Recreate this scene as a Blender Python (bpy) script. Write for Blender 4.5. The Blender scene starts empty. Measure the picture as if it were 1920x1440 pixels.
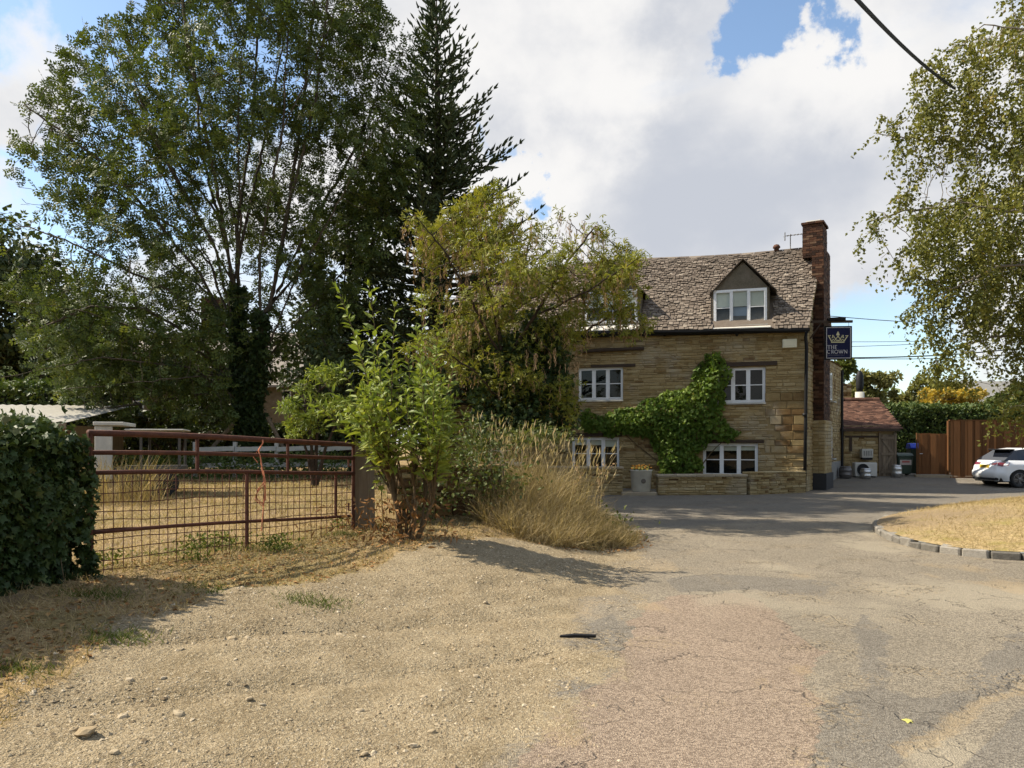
import bpy, bmesh, math, random
import numpy as np
from mathutils import Vector, Matrix, noise as mnoise

# ------------------------------------------------------------------ camera, sky, sun, exposure
F = 1442.0          # focal length in photo pixels (1920 wide)
HV = 830.0          # eye level row of the photo
EYE = 1.6
scene = bpy.context.scene
cam_d = bpy.data.cameras.new('camera'); cam = bpy.data.objects.new('camera', cam_d)
scene.collection.objects.link(cam); scene.camera = cam
cam.location = (0, 0, EYE); cam.rotation_euler = (math.radians(90), 0, 0)
cam_d.sensor_width = 36.0; cam_d.lens = 36.0 * F / 1920.0
cam_d.shift_y = (HV - 720.0) / 1920.0
cam_d.clip_start = 0.05; cam_d.clip_end = 3000

SUN_TO = Vector((-1.2, 0.19, 1.28)).normalized()      # towards the sun
sun_el = math.asin(SUN_TO.z)
sun_az = math.atan2(SUN_TO.x, SUN_TO.y)              # clockwise from +Y
sd = bpy.data.lights.new('sun', 'SUN'); sd.energy = 5.0; sd.angle = math.radians(0.53); sd.color = (1.0, 0.90, 0.74)
sun = bpy.data.objects.new('sun', sd); scene.collection.objects.link(sun)
sun.rotation_euler = SUN_TO.to_track_quat('Z', 'Y').to_euler(); sun.location = (-30, 20, 40)

w = bpy.data.worlds.new('World'); scene.world = w; w.use_nodes = True
nt = w.node_tree; nt.nodes.clear()
def wn(t, **k):
    n = nt.nodes.new(t)
    for a, b in k.items(): setattr(n, a, b)
    return n
def wl(a, b): nt.links.new(a, b)
def wmath(op, a, b=None, c=None, clamp=False):
    n = wn('ShaderNodeMath', operation=op, use_clamp=clamp)
    for i, s in enumerate((a, b, c)):
        if s is None: continue
        if isinstance(s, (int, float)): n.inputs[i].default_value = s
        else: wl(s, n.inputs[i])
    return n.outputs[0]
sky = wn('ShaderNodeTexSky', sky_type='NISHITA', sun_disc=False)
sky.sun_elevation = sun_el; sky.sun_rotation = sun_az; sky.air_density = 1.0; sky.dust_density = 0.6; sky.ozone_density = 1.6
tc = wn('ShaderNodeTexCoord')
mp = wn('ShaderNodeMapping'); mp.inputs['Scale'].default_value = (1.0, 1.0, 1.5); mp.inputs['Location'].default_value = (3.1, 0.4, 1.7)
wl(tc.outputs['Generated'], mp.inputs['Vector'])
n1 = wn('ShaderNodeTexNoise'); n1.inputs['Scale'].default_value = 2.6; n1.inputs['Detail'].default_value = 9; n1.inputs['Roughness'].default_value = 0.56; n1.inputs['Distortion'].default_value = 0.25
wl(mp.outputs[0], n1.inputs['Vector'])
n2 = wn('ShaderNodeTexNoise'); n2.inputs['Scale'].default_value = 3.4; n2.inputs['Detail'].default_value = 6; n2.inputs['Roughness'].default_value = 0.5
mp2 = wn('ShaderNodeMapping'); mp2.inputs['Scale'].default_value = (1.0, 1.0, 1.9); mp2.inputs['Location'].default_value = (7.3, 2.2, 0.35)
wl(tc.outputs['Generated'], mp2.inputs['Vector']); wl(mp2.outputs[0], n2.inputs['Vector'])
def pdir(u, v): return Vector((u - 960, F, HV - v)).normalized()
cov = n1.outputs['Fac']
n3 = wn('ShaderNodeTexNoise'); n3.inputs['Scale'].default_value = 7.0; n3.inputs['Detail'].default_value = 7; n3.inputs['Roughness'].default_value = 0.6; wl(tc.outputs['Generated'], n3.inputs['Vector'])
va = wn('ShaderNodeVectorMath', operation='SUBTRACT'); wl(n3.outputs['Color'], va.inputs[0]); va.inputs[1].default_value = (0.5, 0.5, 0.5)
vb0 = wn('ShaderNodeVectorMath', operation='SCALE'); wl(va.outputs[0], vb0.inputs[0]); vb0.inputs['Scale'].default_value = 0.30
vc0 = wn('ShaderNodeVectorMath', operation='ADD'); wl(tc.outputs['Generated'], vc0.inputs[0]); wl(vb0.outputs[0], vc0.inputs[1])
vd0 = wn('ShaderNodeVectorMath', operation='NORMALIZE'); wl(vc0.outputs[0], vd0.inputs[0]); wdir = vd0.outputs[0]
def bias(cov, u, v, deg, amt):
    vm = wn('ShaderNodeVectorMath', operation='DOT_PRODUCT'); wl(wdir, vm.inputs[0]); vm.inputs[1].default_value = pdir(u, v)
    mr = wn('ShaderNodeMapRange', interpolation_type='SMOOTHSTEP'); wl(vm.outputs['Value'], mr.inputs[0])
    mr.inputs[1].default_value = math.cos(math.radians(deg)); mr.inputs[2].default_value = 1.0
    mr.inputs[3].default_value = 0.0; mr.inputs[4].default_value = amt
    return wmath('ADD', cov, mr.outputs[0])
cov = bias(cov, 1330, 260, 34, 0.22)      # the wide cloud bank over the inn
cov = bias(cov, 200, 20, 15, -0.46)       # blue gaps
cov = bias(cov, 40, 110, 5.5, 0.50)
cov = bias(cov, 20, 300, 6, 0.16)
cov = bias(cov, 1455, 25, 4.2, -0.46)
cov = bias(cov, 960, 335, 1.4, -0.22)
cov = bias(cov, 1660, 640, 7, -0.34)
mask = wn('ShaderNodeMapRange', interpolation_type='SMOOTHSTEP'); wl(cov, mask.inputs[0])
mask.inputs[1].default_value = 0.39; mask.inputs[2].default_value = 0.64
tk = wmath('ADD', wmath('ADD', wmath('MULTIPLY', n1.outputs['Fac'], 0.5), wmath('MULTIPLY', n2.outputs['Fac'], 0.8)), wmath('MULTIPLY', wmath('SUBTRACT', n3.outputs['Fac'], 0.5), 0.45))
tk = bias(tk, 1330, 280, 20, 0.13); tk = bias(tk, 1000, 90, 11, -0.16); tk = bias(tk, 1480, 130, 7, -0.10)
thick = wn('ShaderNodeMapRange', interpolation_type='SMOOTHSTEP'); wl(tk, thick.inputs[0])
thick.inputs[1].default_value = 0.56; thick.inputs[2].default_value = 0.98
cc = wn('ShaderNodeMix', data_type='RGBA'); wl(thick.outputs[0], cc.inputs['Factor'])
cc.inputs['A'].default_value = (7.5, 7.4, 7.3, 1); cc.inputs['B'].default_value = (4.6, 4.85, 5.4, 1)
mx = wn('ShaderNodeMix', data_type='RGBA'); wl(mask.outputs[0], mx.inputs['Factor'])
skg = wn('ShaderNodeMix', data_type='RGBA', blend_type='MULTIPLY'); skg.inputs['Factor'].default_value = 1.0
wl(sky.outputs[0], skg.inputs['A']); skg.inputs['B'].default_value = (1.75, 1.75, 1.68, 1)
wl(skg.outputs['Result'], mx.inputs['A']); wl(cc.outputs['Result'], mx.inputs['B'])
bg = wn('ShaderNodeBackground'); bg.inputs['Strength'].default_value = 0.075; wl(mx.outputs['Result'], bg.inputs['Color'])
out = wn('ShaderNodeOutputWorld'); wl(bg.outputs[0], out.inputs['Surface'])

vs = scene.view_settings
vs.view_transform = 'Standard'; vs.look = 'None'; vs.exposure = 0.76; vs.gamma = 1.0; vs.use_curve_mapping = False
scene.cycles.use_denoising = True
try: scene.cycles.denoiser = 'OPENIMAGEDENOISE'
except Exception: pass
scene.cycles.max_bounces = 5; scene.cycles.transparent_max_bounces = 8; scene.cycles.diffuse_bounces = 2; scene.cycles.adaptive_threshold = 0.02; scene.cycles.caustics_reflective = False; scene.cycles.caustics_refractive = False

# ------------------------------------------------------------------ helpers
random.seed(7)
rng = np.random.default_rng(11)
COL = scene.collection
R = math.radians
def W(u, v, Y): return Vector(((u - 960) * Y / F, Y, EYE - (v - HV) * Y / F))
def G(u, v, z=0.0):
    Y = (EYE - z) * F / (v - HV); return ((u - 960) * Y / F, Y)
def smooth(a, b, x):
    t = np.clip((x - a) / (b - a), 0, 1); return t * t * (3 - 2 * t)
def vnoise(x, y, s=0):
    x = np.asarray(x, float); y = np.asarray(y, float)
    ix = np.floor(x); iy = np.floor(y); fx = x - ix; fy = y - iy
    fx = fx * fx * (3 - 2 * fx); fy = fy * fy * (3 - 2 * fy)
    def h(a, b):
        q = np.sin(a * 127.1 + b * 311.7 + s * 74.7) * 43758.5453; return q - np.floor(q)
    return (h(ix, iy) * (1 - fx) + h(ix + 1, iy) * fx) * (1 - fy) + (h(ix, iy + 1) * (1 - fx) + h(ix + 1, iy + 1) * fx) * fy
def fbm(x, y, o=4, s=0):
    t = 0; a = 0.5
    for i in range(o):
        t = t + a * vnoise(np.asarray(x) * 2 ** i, np.asarray(y) * 2 ** i, s + i * 3); a *= 0.5
    return t / (1 - 0.5 ** o)
def in_poly(px, py, poly):
    r = np.zeros(np.shape(px), bool); n = len(poly); j = n - 1
    for i in range(n):
        xi, yi = poly[i]; xj, yj = poly[j]
        c = ((yi > py) != (yj > py)) & (px < (xj - xi) * (py - yi) / (yj - yi + 1e-12) + xi)
        r ^= c; j = i
    return r
def poly_dist(px, py, poly):
    d = np.full(np.shape(px), 1e9); n = len(poly)
    for i in range(n):
        ax, ay = poly[i]; bx, by = poly[(i + 1) % n]
        vx, vy = bx - ax, by - ay; L = vx * vx + vy * vy + 1e-12
        t = np.clip(((px - ax) * vx + (py - ay) * vy) / L, 0, 1)
        d = np.minimum(d, np.hypot(px - ax - t * vx, py - ay - t * vy))
    return d

def tag(o, label=None, cat=None, group=None, kind=None):
    if label: o['label'] = label
    if cat: o['category'] = cat
    if group: o['group'] = group
    if kind: o['kind'] = kind
    return o
def link(name, me, mat=None, parent=None):
    o = bpy.data.objects.new(name, me); COL.objects.link(o)
    if mat is not None and me is not None and len(me.materials) == 0: me.materials.append(mat)
    if parent is not None: o.parent = parent
    return o
def empty(name, loc=(0, 0, 0), rz=0.0):
    o = bpy.data.objects.new(name, None); COL.objects.link(o); o.location = loc; o.rotation_euler = (0, 0, rz); o.empty_display_size = 0.2
    return o
def np_mesh(name, V, F4, tint=None, smooth_shade=False, attrs=None):
    """V (n,3); F4 list of (m,k) index arrays; tint per vertex"""
    me = bpy.data.meshes.new(name); V = np.ascontiguousarray(V, dtype=np.float32)
    if not isinstance(F4, (list, tuple)): F4 = [F4]
    F4 = [np.asarray(f, dtype=np.int32) for f in F4 if len(f)]
    nl = sum(f.size for f in F4); npol = sum(len(f) for f in F4)
    me.vertices.add(len(V)); me.vertices.foreach_set('co', V.ravel())
    me.loops.add(nl); me.polygons.add(npol)
    me.loops.foreach_set('vertex_index', np.concatenate([f.ravel() for f in F4]))
    tot = np.concatenate([np.full(len(f), f.shape[1], np.int32) for f in F4])
    st = np.concatenate([[0], np.cumsum(tot)[:-1]]).astype(np.int32)
    me.polygons.foreach_set('loop_start', st); me.polygons.foreach_set('loop_total', tot)
    me.polygons.foreach_set('use_smooth', np.full(npol, smooth_shade, bool))
    at = dict(attrs or {})
    if tint is not None: at['tint'] = tint
    for k, a in at.items():
        A = me.attributes.new(k, 'FLOAT', 'POINT'); A.data.foreach_set('value', np.ascontiguousarray(a, dtype=np.float32))
    me.update(calc_edges=True)
    return me

class MB:
    """collects shapes, then links them as one mesh object"""
    def __init__(s): s.v = []; s.f = []; s.t = []; s.cur = 0.5
    def add(s, vs_, fs_, tint=None):
        n = len(s.v); s.v += [tuple(p) for p in vs_]; s.f += [tuple(i + n for i in f) for f in fs_]
        s.t += [s.cur if tint is None else tint] * len(vs_); return s
    def box(s, lo, hi, tint=None, M=None, jit=0.0):
        (a, b, c), (d, e, f) = lo, hi
        P = [Vector(p) for p in ((a, b, c), (d, b, c), (d, e, c), (a, e, c), (a, b, f), (d, b, f), (d, e, f), (a, e, f))]
        if jit: P = [p + Vector((random.uniform(-jit, jit), random.uniform(-jit, jit), random.uniform(-jit, jit))) for p in P]
        if M is not None: P = [M @ p for p in P]
        return s.add(P, [(3, 2, 1, 0), (4, 5, 6, 7), (0, 1, 5, 4), (1, 2, 6, 5), (2, 3, 7, 6), (3, 0, 4, 7)], tint)
    def tube(s, pts, r, n=8, tint=None, cap=True):
        pts = [Vector(p) for p in pts]; rs = r if isinstance(r, (list, tuple)) else [r] * len(pts)
        vs_ = []; fs_ = []
        for i, p in enumerate(pts):
            t = (pts[min(i + 1, len(pts) - 1)] - pts[max(i - 1, 0)]).normalized()
            ref = Vector((0, 0, 1)) if abs(t.z) < 0.9 else Vector((1, 0, 0))
            a = t.cross(ref).normalized(); b = t.cross(a)
            for k in range(n):
                q = 2 * math.pi * k / n; vs_.append(p + (a * math.cos(q) + b * math.sin(q)) * rs[i])
        for i in range(len(pts) - 1):
            for k in range(n):
                k2 = (k + 1) % n; fs_.append((i * n + k, i * n + k2, (i + 1) * n + k2, (i + 1) * n + k))
        if cap:
            fs_.append(tuple(range(n - 1, -1, -1))); fs_.append(tuple(range((len(pts) - 1) * n, len(pts) * n)))
        return s.add(vs_, fs_, tint)
    def lathe(s, prof, c=(0, 0, 0), n=20, tint=None, M=None):
        c = Vector(c); vs_ = []; fs_ = []
        for (r, z) in prof:
            for k in range(n):
                q = 2 * math.pi * k / n; p = Vector((r * math.cos(q), r * math.sin(q), z)); p = (M @ p) if M is not None else p
                vs_.append(p + c)
        for i in range(len(prof) - 1):
            for k in range(n):
                k2 = (k + 1) % n; fs_.append((i * n + k, i * n + k2, (i + 1) * n + k2, (i + 1) * n + k))
        fs_.append(tuple(range(n - 1, -1, -1))); fs_.append(tuple(range((len(prof) - 1) * n, len(prof) * n)))
        return s.add(vs_, fs_, tint)
    def prism(s, poly, axis, a, b, tint=None, M=None):
        """poly: 2d points; axis 'x','y','z' is the extrusion axis from a to b"""
        def mk(p, h):
            return Vector({'x': (h, p[0], p[1]), 'y': (p[0], h, p[1]), 'z': (p[0], p[1], h)}[axis])
        n = len(poly); P = [mk(p, a) for p in poly] + [mk(p, b) for p in poly]
        if M is not None: P = [M @ p for p in P]
        fs_ = [tuple(range(n - 1, -1, -1)), tuple(range(n, 2 * n))] + [(i, (i + 1) % n, n + (i + 1) % n, n + i) for i in range(n)]
        return s.add(P, fs_, tint)
    def mesh(s, name, bevel=0.0, smooth_shade=False, seg=1):
        me = bpy.data.meshes.new(name); me.from_pydata(s.v, [], s.f)
        A = me.attributes.new('tint', 'FLOAT', 'POINT'); A.data.foreach_set('value', np.array(s.t, np.float32))
        bm = bmesh.new(); bm.from_mesh(me); bmesh.ops.recalc_face_normals(bm, faces=bm.faces)
        if bevel: bmesh.ops.bevel(bm, geom=list(bm.edges), offset=bevel, segments=seg, affect='EDGES', profile=0.6, clamp_overlap=True)
        if smooth_shade:
            for f in bm.faces: f.smooth = True
        bm.to_mesh(me); bm.free(); me.update(); return me
    def build(s, name, mat, parent=None, bevel=0.0, smooth_shade=False, seg=1):
        return link(name, s.mesh(name, bevel, smooth_shade, seg), mat, parent)

# ------------------------------------------------------------------ materials
def new_mat(name):
    m = bpy.data.materials.new(name); m.use_nodes = True; m.node_tree.nodes.clear(); return m
class NT:
    def __init__(s, m): s.t = m.node_tree
    def n(s, t, **k):
        x = s.t.nodes.new(t)
        for a, b in k.items(): setattr(x, a, b)
        return x
    def l(s, a, b): s.t.links.new(a, b)
    def setin(s, sock, v):
        if hasattr(v, 'is_linked') or hasattr(v, 'links'): s.l(v, sock)
        else: sock.default_value = v
    def math(s, op, a, b=None, clamp=False):
        x = s.n('ShaderNodeMath', operation=op, use_clamp=clamp); s.setin(x.inputs[0], a)
        if b is not None: s.setin(x.inputs[1], b)
        return x.outputs[0]
    def noise(s, scale, detail=4, rough=0.55, vec=None, dist=0.0):
        x = s.n('ShaderNodeTexNoise'); x.inputs['Scale'].default_value = scale; x.inputs['Detail'].default_value = detail
        x.inputs['Roughness'].default_value = rough; x.inputs['Distortion'].default_value = dist
        if vec is not None: s.l(vec, x.inputs['Vector'])
        return x.outputs['Fac']
    def attr(s, name): x = s.n('ShaderNodeAttribute', attribute_name=name); return x.outputs['Fac']
    def mix(s, f, a, b, blend='MIX'):
        x = s.n('ShaderNodeMix', data_type='RGBA', blend_type=blend); s.setin(x.inputs['Factor'], f)
        s.setin(x.inputs['A'], (*a, 1) if isinstance(a, tuple) and len(a) == 3 else a); s.setin(x.inputs['B'], (*b, 1) if isinstance(b, tuple) and len(b) == 3 else b)
        return x.outputs['Result']
    def ramp(s, f, stops):
        x = s.n('ShaderNodeValToRGB'); s.setin(x.inputs[0], f); e = x.color_ramp.elements
        while len(e) < len(stops): e.new(0.5)
        for q, (p, c) in zip(e, stops): q.position = p; q.color = (*c, 1)
        return x.outputs[0]
    def mr(s, f, a, b, c=0.0, d=1.0):
        x = s.n('ShaderNodeMapRange', interpolation_type='SMOOTHSTEP'); s.setin(x.inputs[0], f)
        for i, v in enumerate((a, b, c, d)): x.inputs[i + 1].default_value = v
        return x.outputs[0]
    def pos(s): return s.n('ShaderNodeNewGeometry').outputs['Position']
    def objc(s): return s.n('ShaderNodeTexCoord').outputs['Object']
    def bump(s, h, st=0.3, d=0.02):
        x = s.n('ShaderNodeBump'); x.inputs['Strength'].default_value = st; x.inputs['Distance'].default_value = d; s.l(h, x.inputs['Height']); return x.outputs[0]
    def out(s, sh): o = s.n('ShaderNodeOutputMaterial'); s.l(sh, o.inputs['Surface'])
    def bsdf(s, col, rough=0.8, metal=0.0, normal=None, spec=0.3):
        x = s.n('ShaderNodeBsdfPrincipled'); s.setin(x.inputs['Base Color'], (*col, 1) if isinstance(col, tuple) and len(col) == 3 else col)
        s.setin(x.inputs['Roughness'], rough); x.inputs['Metallic'].default_value = metal
        x.inputs['Specular IOR Level'].default_value = spec
        if normal is not None: s.l(normal, x.inputs['Normal'])
        return x.outputs[0]

def mat_tint(name, stops, rough=0.85, nscale=9.0, namt=0.35, bscale=40.0, bst=0.4, bd=0.01, spec=0.2, metal=0.0, use_tint=True, big=None):
    """colour from a ramp over per-piece tint + noise, with fine relief"""
    m = new_mat(name); k = NT(m); p = k.pos()
    f = k.noise(nscale, 5, 0.6, p)
    base = k.attr('tint') if use_tint else 0.5
    v = k.math('ADD', base, k.math('MULTIPLY', k.math('SUBTRACT', f, 0.5), namt * 2), clamp=True)
    c = k.ramp(v, stops)
    g = k.noise(bscale, 4, 0.65, p)
    c = k.mix(k.mr(g, 0.3, 0.75), k.mix(1.0, c, (0.72, 0.7, 0.68), 'MULTIPLY'), c)
    if big:
        c = k.mix(k.math('MULTIPLY', k.mr(k.noise(big[0], 4, 0.6, p), 0.5, 0.68), big[2]), c, big[1])
    k.out(k.bsdf(c, rough, metal, k.bump(g, bst, bd), spec)); return m
def mat_plain(name, col, rough=0.5, metal=0.0, spec=0.5, var=0.15, scale=6.0, bst=0.0):
    m = new_mat(name); k = NT(m); p = k.pos(); f = k.noise(scale, 5, 0.6, p)
    c = k.mix(f, tuple(x * (1 - var) for x in col), tuple(min(1, x * (1 + var)) for x in col))
    nm = k.bump(k.noise(scale * 12, 3, 0.6, p), bst, 0.005) if bst else None
    r = k.math('ADD', k.math('MULTIPLY', f, 0.2), rough - 0.1)
    k.out(k.bsdf(c, r, metal, nm, spec)); return m
def mat_leaf(name, stops, trans=0.35, rough=0.55, spec=0.35, clump=1.1):
    m = new_mat(name); k = NT(m)
    t = k.attr('tint'); p = k.pos()
    v = k.math('ADD', k.math('MULTIPLY', t, 0.7), k.math('MULTIPLY', k.mr(k.noise(clump, 3, 0.6, p), 0.3, 0.7), 0.3))
    c = k.ramp(v, stops)
    b = k.bsdf(c, rough, 0, None, spec)
    tr = k.n('ShaderNodeBsdfTranslucent'); k.l(k.mix(1.0, c, (1.0, 1.0, 0.55), 'MULTIPLY'), tr.inputs['Color'])
    ms = k.n('ShaderNodeMixShader'); ms.inputs[0].default_value = trans; k.l(b, ms.inputs[1]); k.l(tr.outputs[0], ms.inputs[2])
    k.out(ms.outputs[0]); return m

M = {}
M['stone'] = mat_tint('limestone', [(0.0, (0.09, 0.048, 0.020)), (0.18, (0.19, 0.115, 0.046)), (0.45, (0.355, 0.265, 0.125)), (0.7, (0.43, 0.335, 0.175)), (1.0, (0.50, 0.42, 0.26))], 0.9, 5.0, 0.22, 45, 0.7, 0.012, big=(0.8, (0.36, 0.325, 0.25), 0.5))
M['mortar'] = mat_tint('lime_mortar', [(0, (0.21, 0.155, 0.075)), (1, (0.40, 0.31, 0.165))], 0.95, 3.0, 0.6, 60, 0.6, 0.01, use_tint=False)
M['slate'] = mat_tint('stone_slate', [(0.0, (0.06, 0.048, 0.038)), (0.35, (0.155, 0.125, 0.10)), (0.7, (0.235, 0.195, 0.158)), (1.0, (0.36, 0.31, 0.25))], 0.9, 6.0, 0.2, 40, 0.5, 0.01, big=(1.3, (0.09, 0.075, 0.06), 0.5))
M['brick'] = mat_tint('brick', [(0, (0.03, 0.018, 0.013)), (0.4, (0.066, 0.032, 0.02)), (0.8, (0.11, 0.052, 0.030)), (1, (0.17, 0.105, 0.065))], 0.9, 8, 0.25, 60, 0.5, 0.008)
M['clay_tile'] = mat_tint('clay_tile', [(0, (0.055, 0.03, 0.022)), (0.5, (0.125, 0.062, 0.042)), (1, (0.21, 0.115, 0.078))], 0.85, 5, 0.2, 40, 0.4, 0.008)
M['render_grey'] = mat_tint('dormer_render', [(0, (0.10, 0.085, 0.06)), (0.5, (0.17, 0.15, 0.115)), (1, (0.24, 0.20, 0.16))], 0.95, 3.0, 0.7, 30, 0.3, 0.006, use_tint=False)
M['white_paint'] = mat_plain('white_paint', (0.78, 0.79, 0.80), 0.45, var=0.06)
M['white_weathered'] = mat_plain('white_weathered', (0.42, 0.41, 0.37), 0.8, var=0.3, scale=9)
M['lead'] = mat_plain('pale_flashing', (0.66, 0.63, 0.56), 0.6, var=0.15)
M['black_plastic'] = mat_plain('black_gutter', (0.010, 0.010, 0.011), 0.6, 0, 0.25, var=0.3)
M['timber_dark'] = mat_plain('dark_timber', (0.045, 0.028, 0.017), 0.85, var=0.5, scale=14, bst=0.5)
M['cream_plastic'] = mat_plain('cream_plastic', (0.70, 0.66, 0.50), 0.5, var=0.08)
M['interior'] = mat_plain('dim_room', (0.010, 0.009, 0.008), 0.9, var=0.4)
M['blind'] = mat_plain('roller_blind', (0.62, 0.60, 0.50), 0.9, var=0.12)
M['sky_reflection'] = mat_plain('sky_reflection', (0.30, 0.34, 0.42), 0.9, var=0.15)  # blue-grey of the reflected sky, put into the colour
M['concrete'] = mat_plain('worn_concrete', (0.42, 0.39, 0.33), 0.9, var=0.3, scale=7, bst=0.5)
M['plinth'] = mat_plain('black_plinth_paint', (0.02, 0.02, 0.022), 0.7, var=0.3)
M['grey_render'] = mat_plain('grey_render', (0.22, 0.215, 0.20), 0.9, var=0.25)
def glass(name, tintc=(0.9, 0.95, 0.95)):
    m = new_mat(name); k = NT(m)
    g = k.n('ShaderNodeBsdfGlossy'); g.inputs['Roughness'].default_value = 0.015; g.inputs['Color'].default_value = (1, 1, 1, 1)
    bmp = k.bump(k.noise(1.6, 2, 0.4, k.pos()), 0.08, 0.05); k.l(bmp, g.inputs['Normal'])
    t = k.n('ShaderNodeBsdfTransparent'); t.inputs['Color'].default_value = (*tintc, 1)
    fr = k.n('ShaderNodeFresnel'); fr.inputs['IOR'].default_value = 1.52
    ms = k.n('ShaderNodeMixShader'); k.l(k.math('MULTIPLY', fr.outputs[0], 0.5, True), ms.inputs[0]); k.l(t.outputs[0], ms.inputs[1]); k.l(g.outputs[0], ms.inputs[2]); k.out(ms.outputs[0]); return m
M['glass'] = glass('window_glass')
M['rust'] = mat_tint('rusty_steel', [(0, (0.035, 0.014, 0.010)), (0.5, (0.095, 0.034, 0.020)), (1, (0.19, 0.075, 0.035))], 0.75, 12, 0.5, 60, 0.5, 0.003, use_tint=False, spec=0.3)
M['wood_grey'] = None
def wood(name, a, b, axis_scale=(14, 14, 0.9), rough=0.85, tint=True):
    m = new_mat(name); k = NT(m); mp_ = k.n('ShaderNodeMapping'); mp_.inputs['Scale'].default_value = axis_scale; k.l(k.pos(), mp_.inputs['Vector'])
    f = k.noise(2.0, 6, 0.65, mp_.outputs[0], 0.6)
    v = k.math('ADD', k.math('MULTIPLY', f, 0.7), k.math('MULTIPLY', k.math('SUBTRACT', k.attr('tint'), 0.5), 0.7), True) if tint else f
    c = k.ramp(v, [(0.15, a), (0.8, b)])
    k.out(k.bsdf(c, rough, 0, k.bump(f, 0.35, 0.006), 0.2)); return m
M['wood_grey'] = wood('weathered_oak', (0.10, 0.075, 0.05), (0.36, 0.29, 0.21))
M['fence_wood'] = wood('treated_fence', (0.09, 0.040, 0.015), (0.235, 0.105, 0.040))
M['door_wood'] = wood('door_boards', (0.13, 0.10, 0.07), (0.30, 0.24, 0.17))
M['bark'] = mat_tint('grey_bark', [(0, (0.035, 0.028, 0.02)), (0.5, (0.10, 0.082, 0.06)), (1, (0.19, 0.16, 0.12))], 0.95, 6, 0.6, 30, 0.8, 0.02, use_tint=False)
M['bark_dark'] = mat_tint('dark_bark', [(0, (0.02, 0.015, 0.01)), (1, (0.09, 0.065, 0.045))], 0.95, 6, 0.6, 30, 0.8, 0.02, use_tint=False)
M['stem'] = mat_tint('brown_stem', [(0, (0.06, 0.04, 0.02)), (1, (0.22, 0.16, 0.09))], 0.9, 12, 0.6, 50, 0.5, 0.004, use_tint=False)
M['l_ash'] = mat_leaf('ash_leaf', [(0, (0.030, 0.050, 0.012)), (0.5, (0.078, 0.108, 0.022)), (0.85, (0.155, 0.182, 0.036)), (1, (0.17, 0.125, 0.045))], 0.27)
M['l_birch'] = mat_leaf('birch_leaf', [(0, (0.065, 0.080, 0.020)), (0.45, (0.148, 0.158, 0.034)), (0.8, (0.245, 0.235, 0.050)), (1, (0.30, 0.20, 0.055))], 0.35)
M['l_spruce'] = mat_leaf('spruce_needles', [(0, (0.024, 0.038, 0.017)), (0.6, (0.066, 0.088, 0.034)), (1, (0.135, 0.145, 0.055))], 0.12, 0.7, 0.2)
M['l_laburnum'] = mat_leaf('laburnum_leaf', [(0, (0.10, 0.125, 0.02)), (0.5, (0.21, 0.225, 0.032)), (0.85, (0.34, 0.31, 0.045)), (1, (0.38, 0.26, 0.06))], 0.35)
M['pods'] = mat_leaf('dry_pods', [(0, (0.22, 0.14, 0.07)), (0.6, (0.40, 0.26, 0.14)), (1, (0.54, 0.38, 0.24))], 0.2, 0.8)
M['l_bush'] = mat_leaf('bush_leaf', [(0, (0.10, 0.15, 0.024)), (0.5, (0.215, 0.27, 0.042)), (0.85, (0.33, 0.345, 0.06)), (1, (0.38, 0.31, 0.06))], 0.35)
M['l_ivy'] = mat_leaf('ivy_leaf', [(0, (0.016, 0.028, 0.010)), (0.5, (0.04, 0.068, 0.018)), (0.85, (0.10, 0.13, 0.035)), (1, (0.13, 0.11, 0.05))], 0.15, 0.5, 0.25)
M['l_creeper'] = mat_leaf('creeper_leaf', [(0, (0.05, 0.10, 0.015)), (0.5, (0.12, 0.20, 0.025)), (0.9, (0.24, 0.31, 0.045)), (1, (0.33, 0.27, 0.06))], 0.35)
M['l_dark'] = mat_leaf('dark_foliage', [(0, (0.018, 0.030, 0.010)), (0.5, (0.045, 0.065, 0.017)), (1, (0.09, 0.11, 0.03))], 0.2)
M['l_mid'] = mat_leaf('mid_foliage', [(0, (0.045, 0.065, 0.016)), (0.5, (0.095, 0.12, 0.026)), (1, (0.18, 0.19, 0.04))], 0.3)
M['l_olive'] = mat_leaf('olive_foliage', [(0, (0.09, 0.10, 0.03)), (0.5, (0.17, 0.165, 0.05)), (1, (0.27, 0.24, 0.07))], 0.3)
M['l_yellow'] = mat_leaf('yellow_foliage', [(0, (0.22, 0.17, 0.03)), (0.5, (0.50, 0.36, 0.06)), (1, (0.68, 0.50, 0.11))], 0.35)
M['l_hedge'] = mat_leaf('hedge_leaf', [(0, (0.03, 0.055, 0.014)), (0.5, (0.075, 0.115, 0.025)), (1, (0.15, 0.17, 0.04))], 0.2)
M['straw'] = mat_leaf('dry_grass', [(0, (0.13, 0.115, 0.035)), (0.25, (0.25, 0.19, 0.09)), (0.6, (0.40, 0.305, 0.155)), (1, (0.58, 0.47, 0.275))], 0.3, 0.8, 0.15, 0.7)
M['grass_green'] = mat_leaf('green_grass', [(0, (0.05, 0.075, 0.015)), (0.6, (0.13, 0.16, 0.03)), (1, (0.30, 0.26, 0.09))], 0.3, 0.7, 0.2)
M['litter'] = mat_leaf('leaf_litter', [(0, (0.12, 0.06, 0.024)), (0.5, (0.29, 0.15, 0.06)), (0.8, (0.42, 0.26, 0.11)), (1, (0.52, 0.40, 0.20))], 0.1, 0.9, 0.1)

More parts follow.
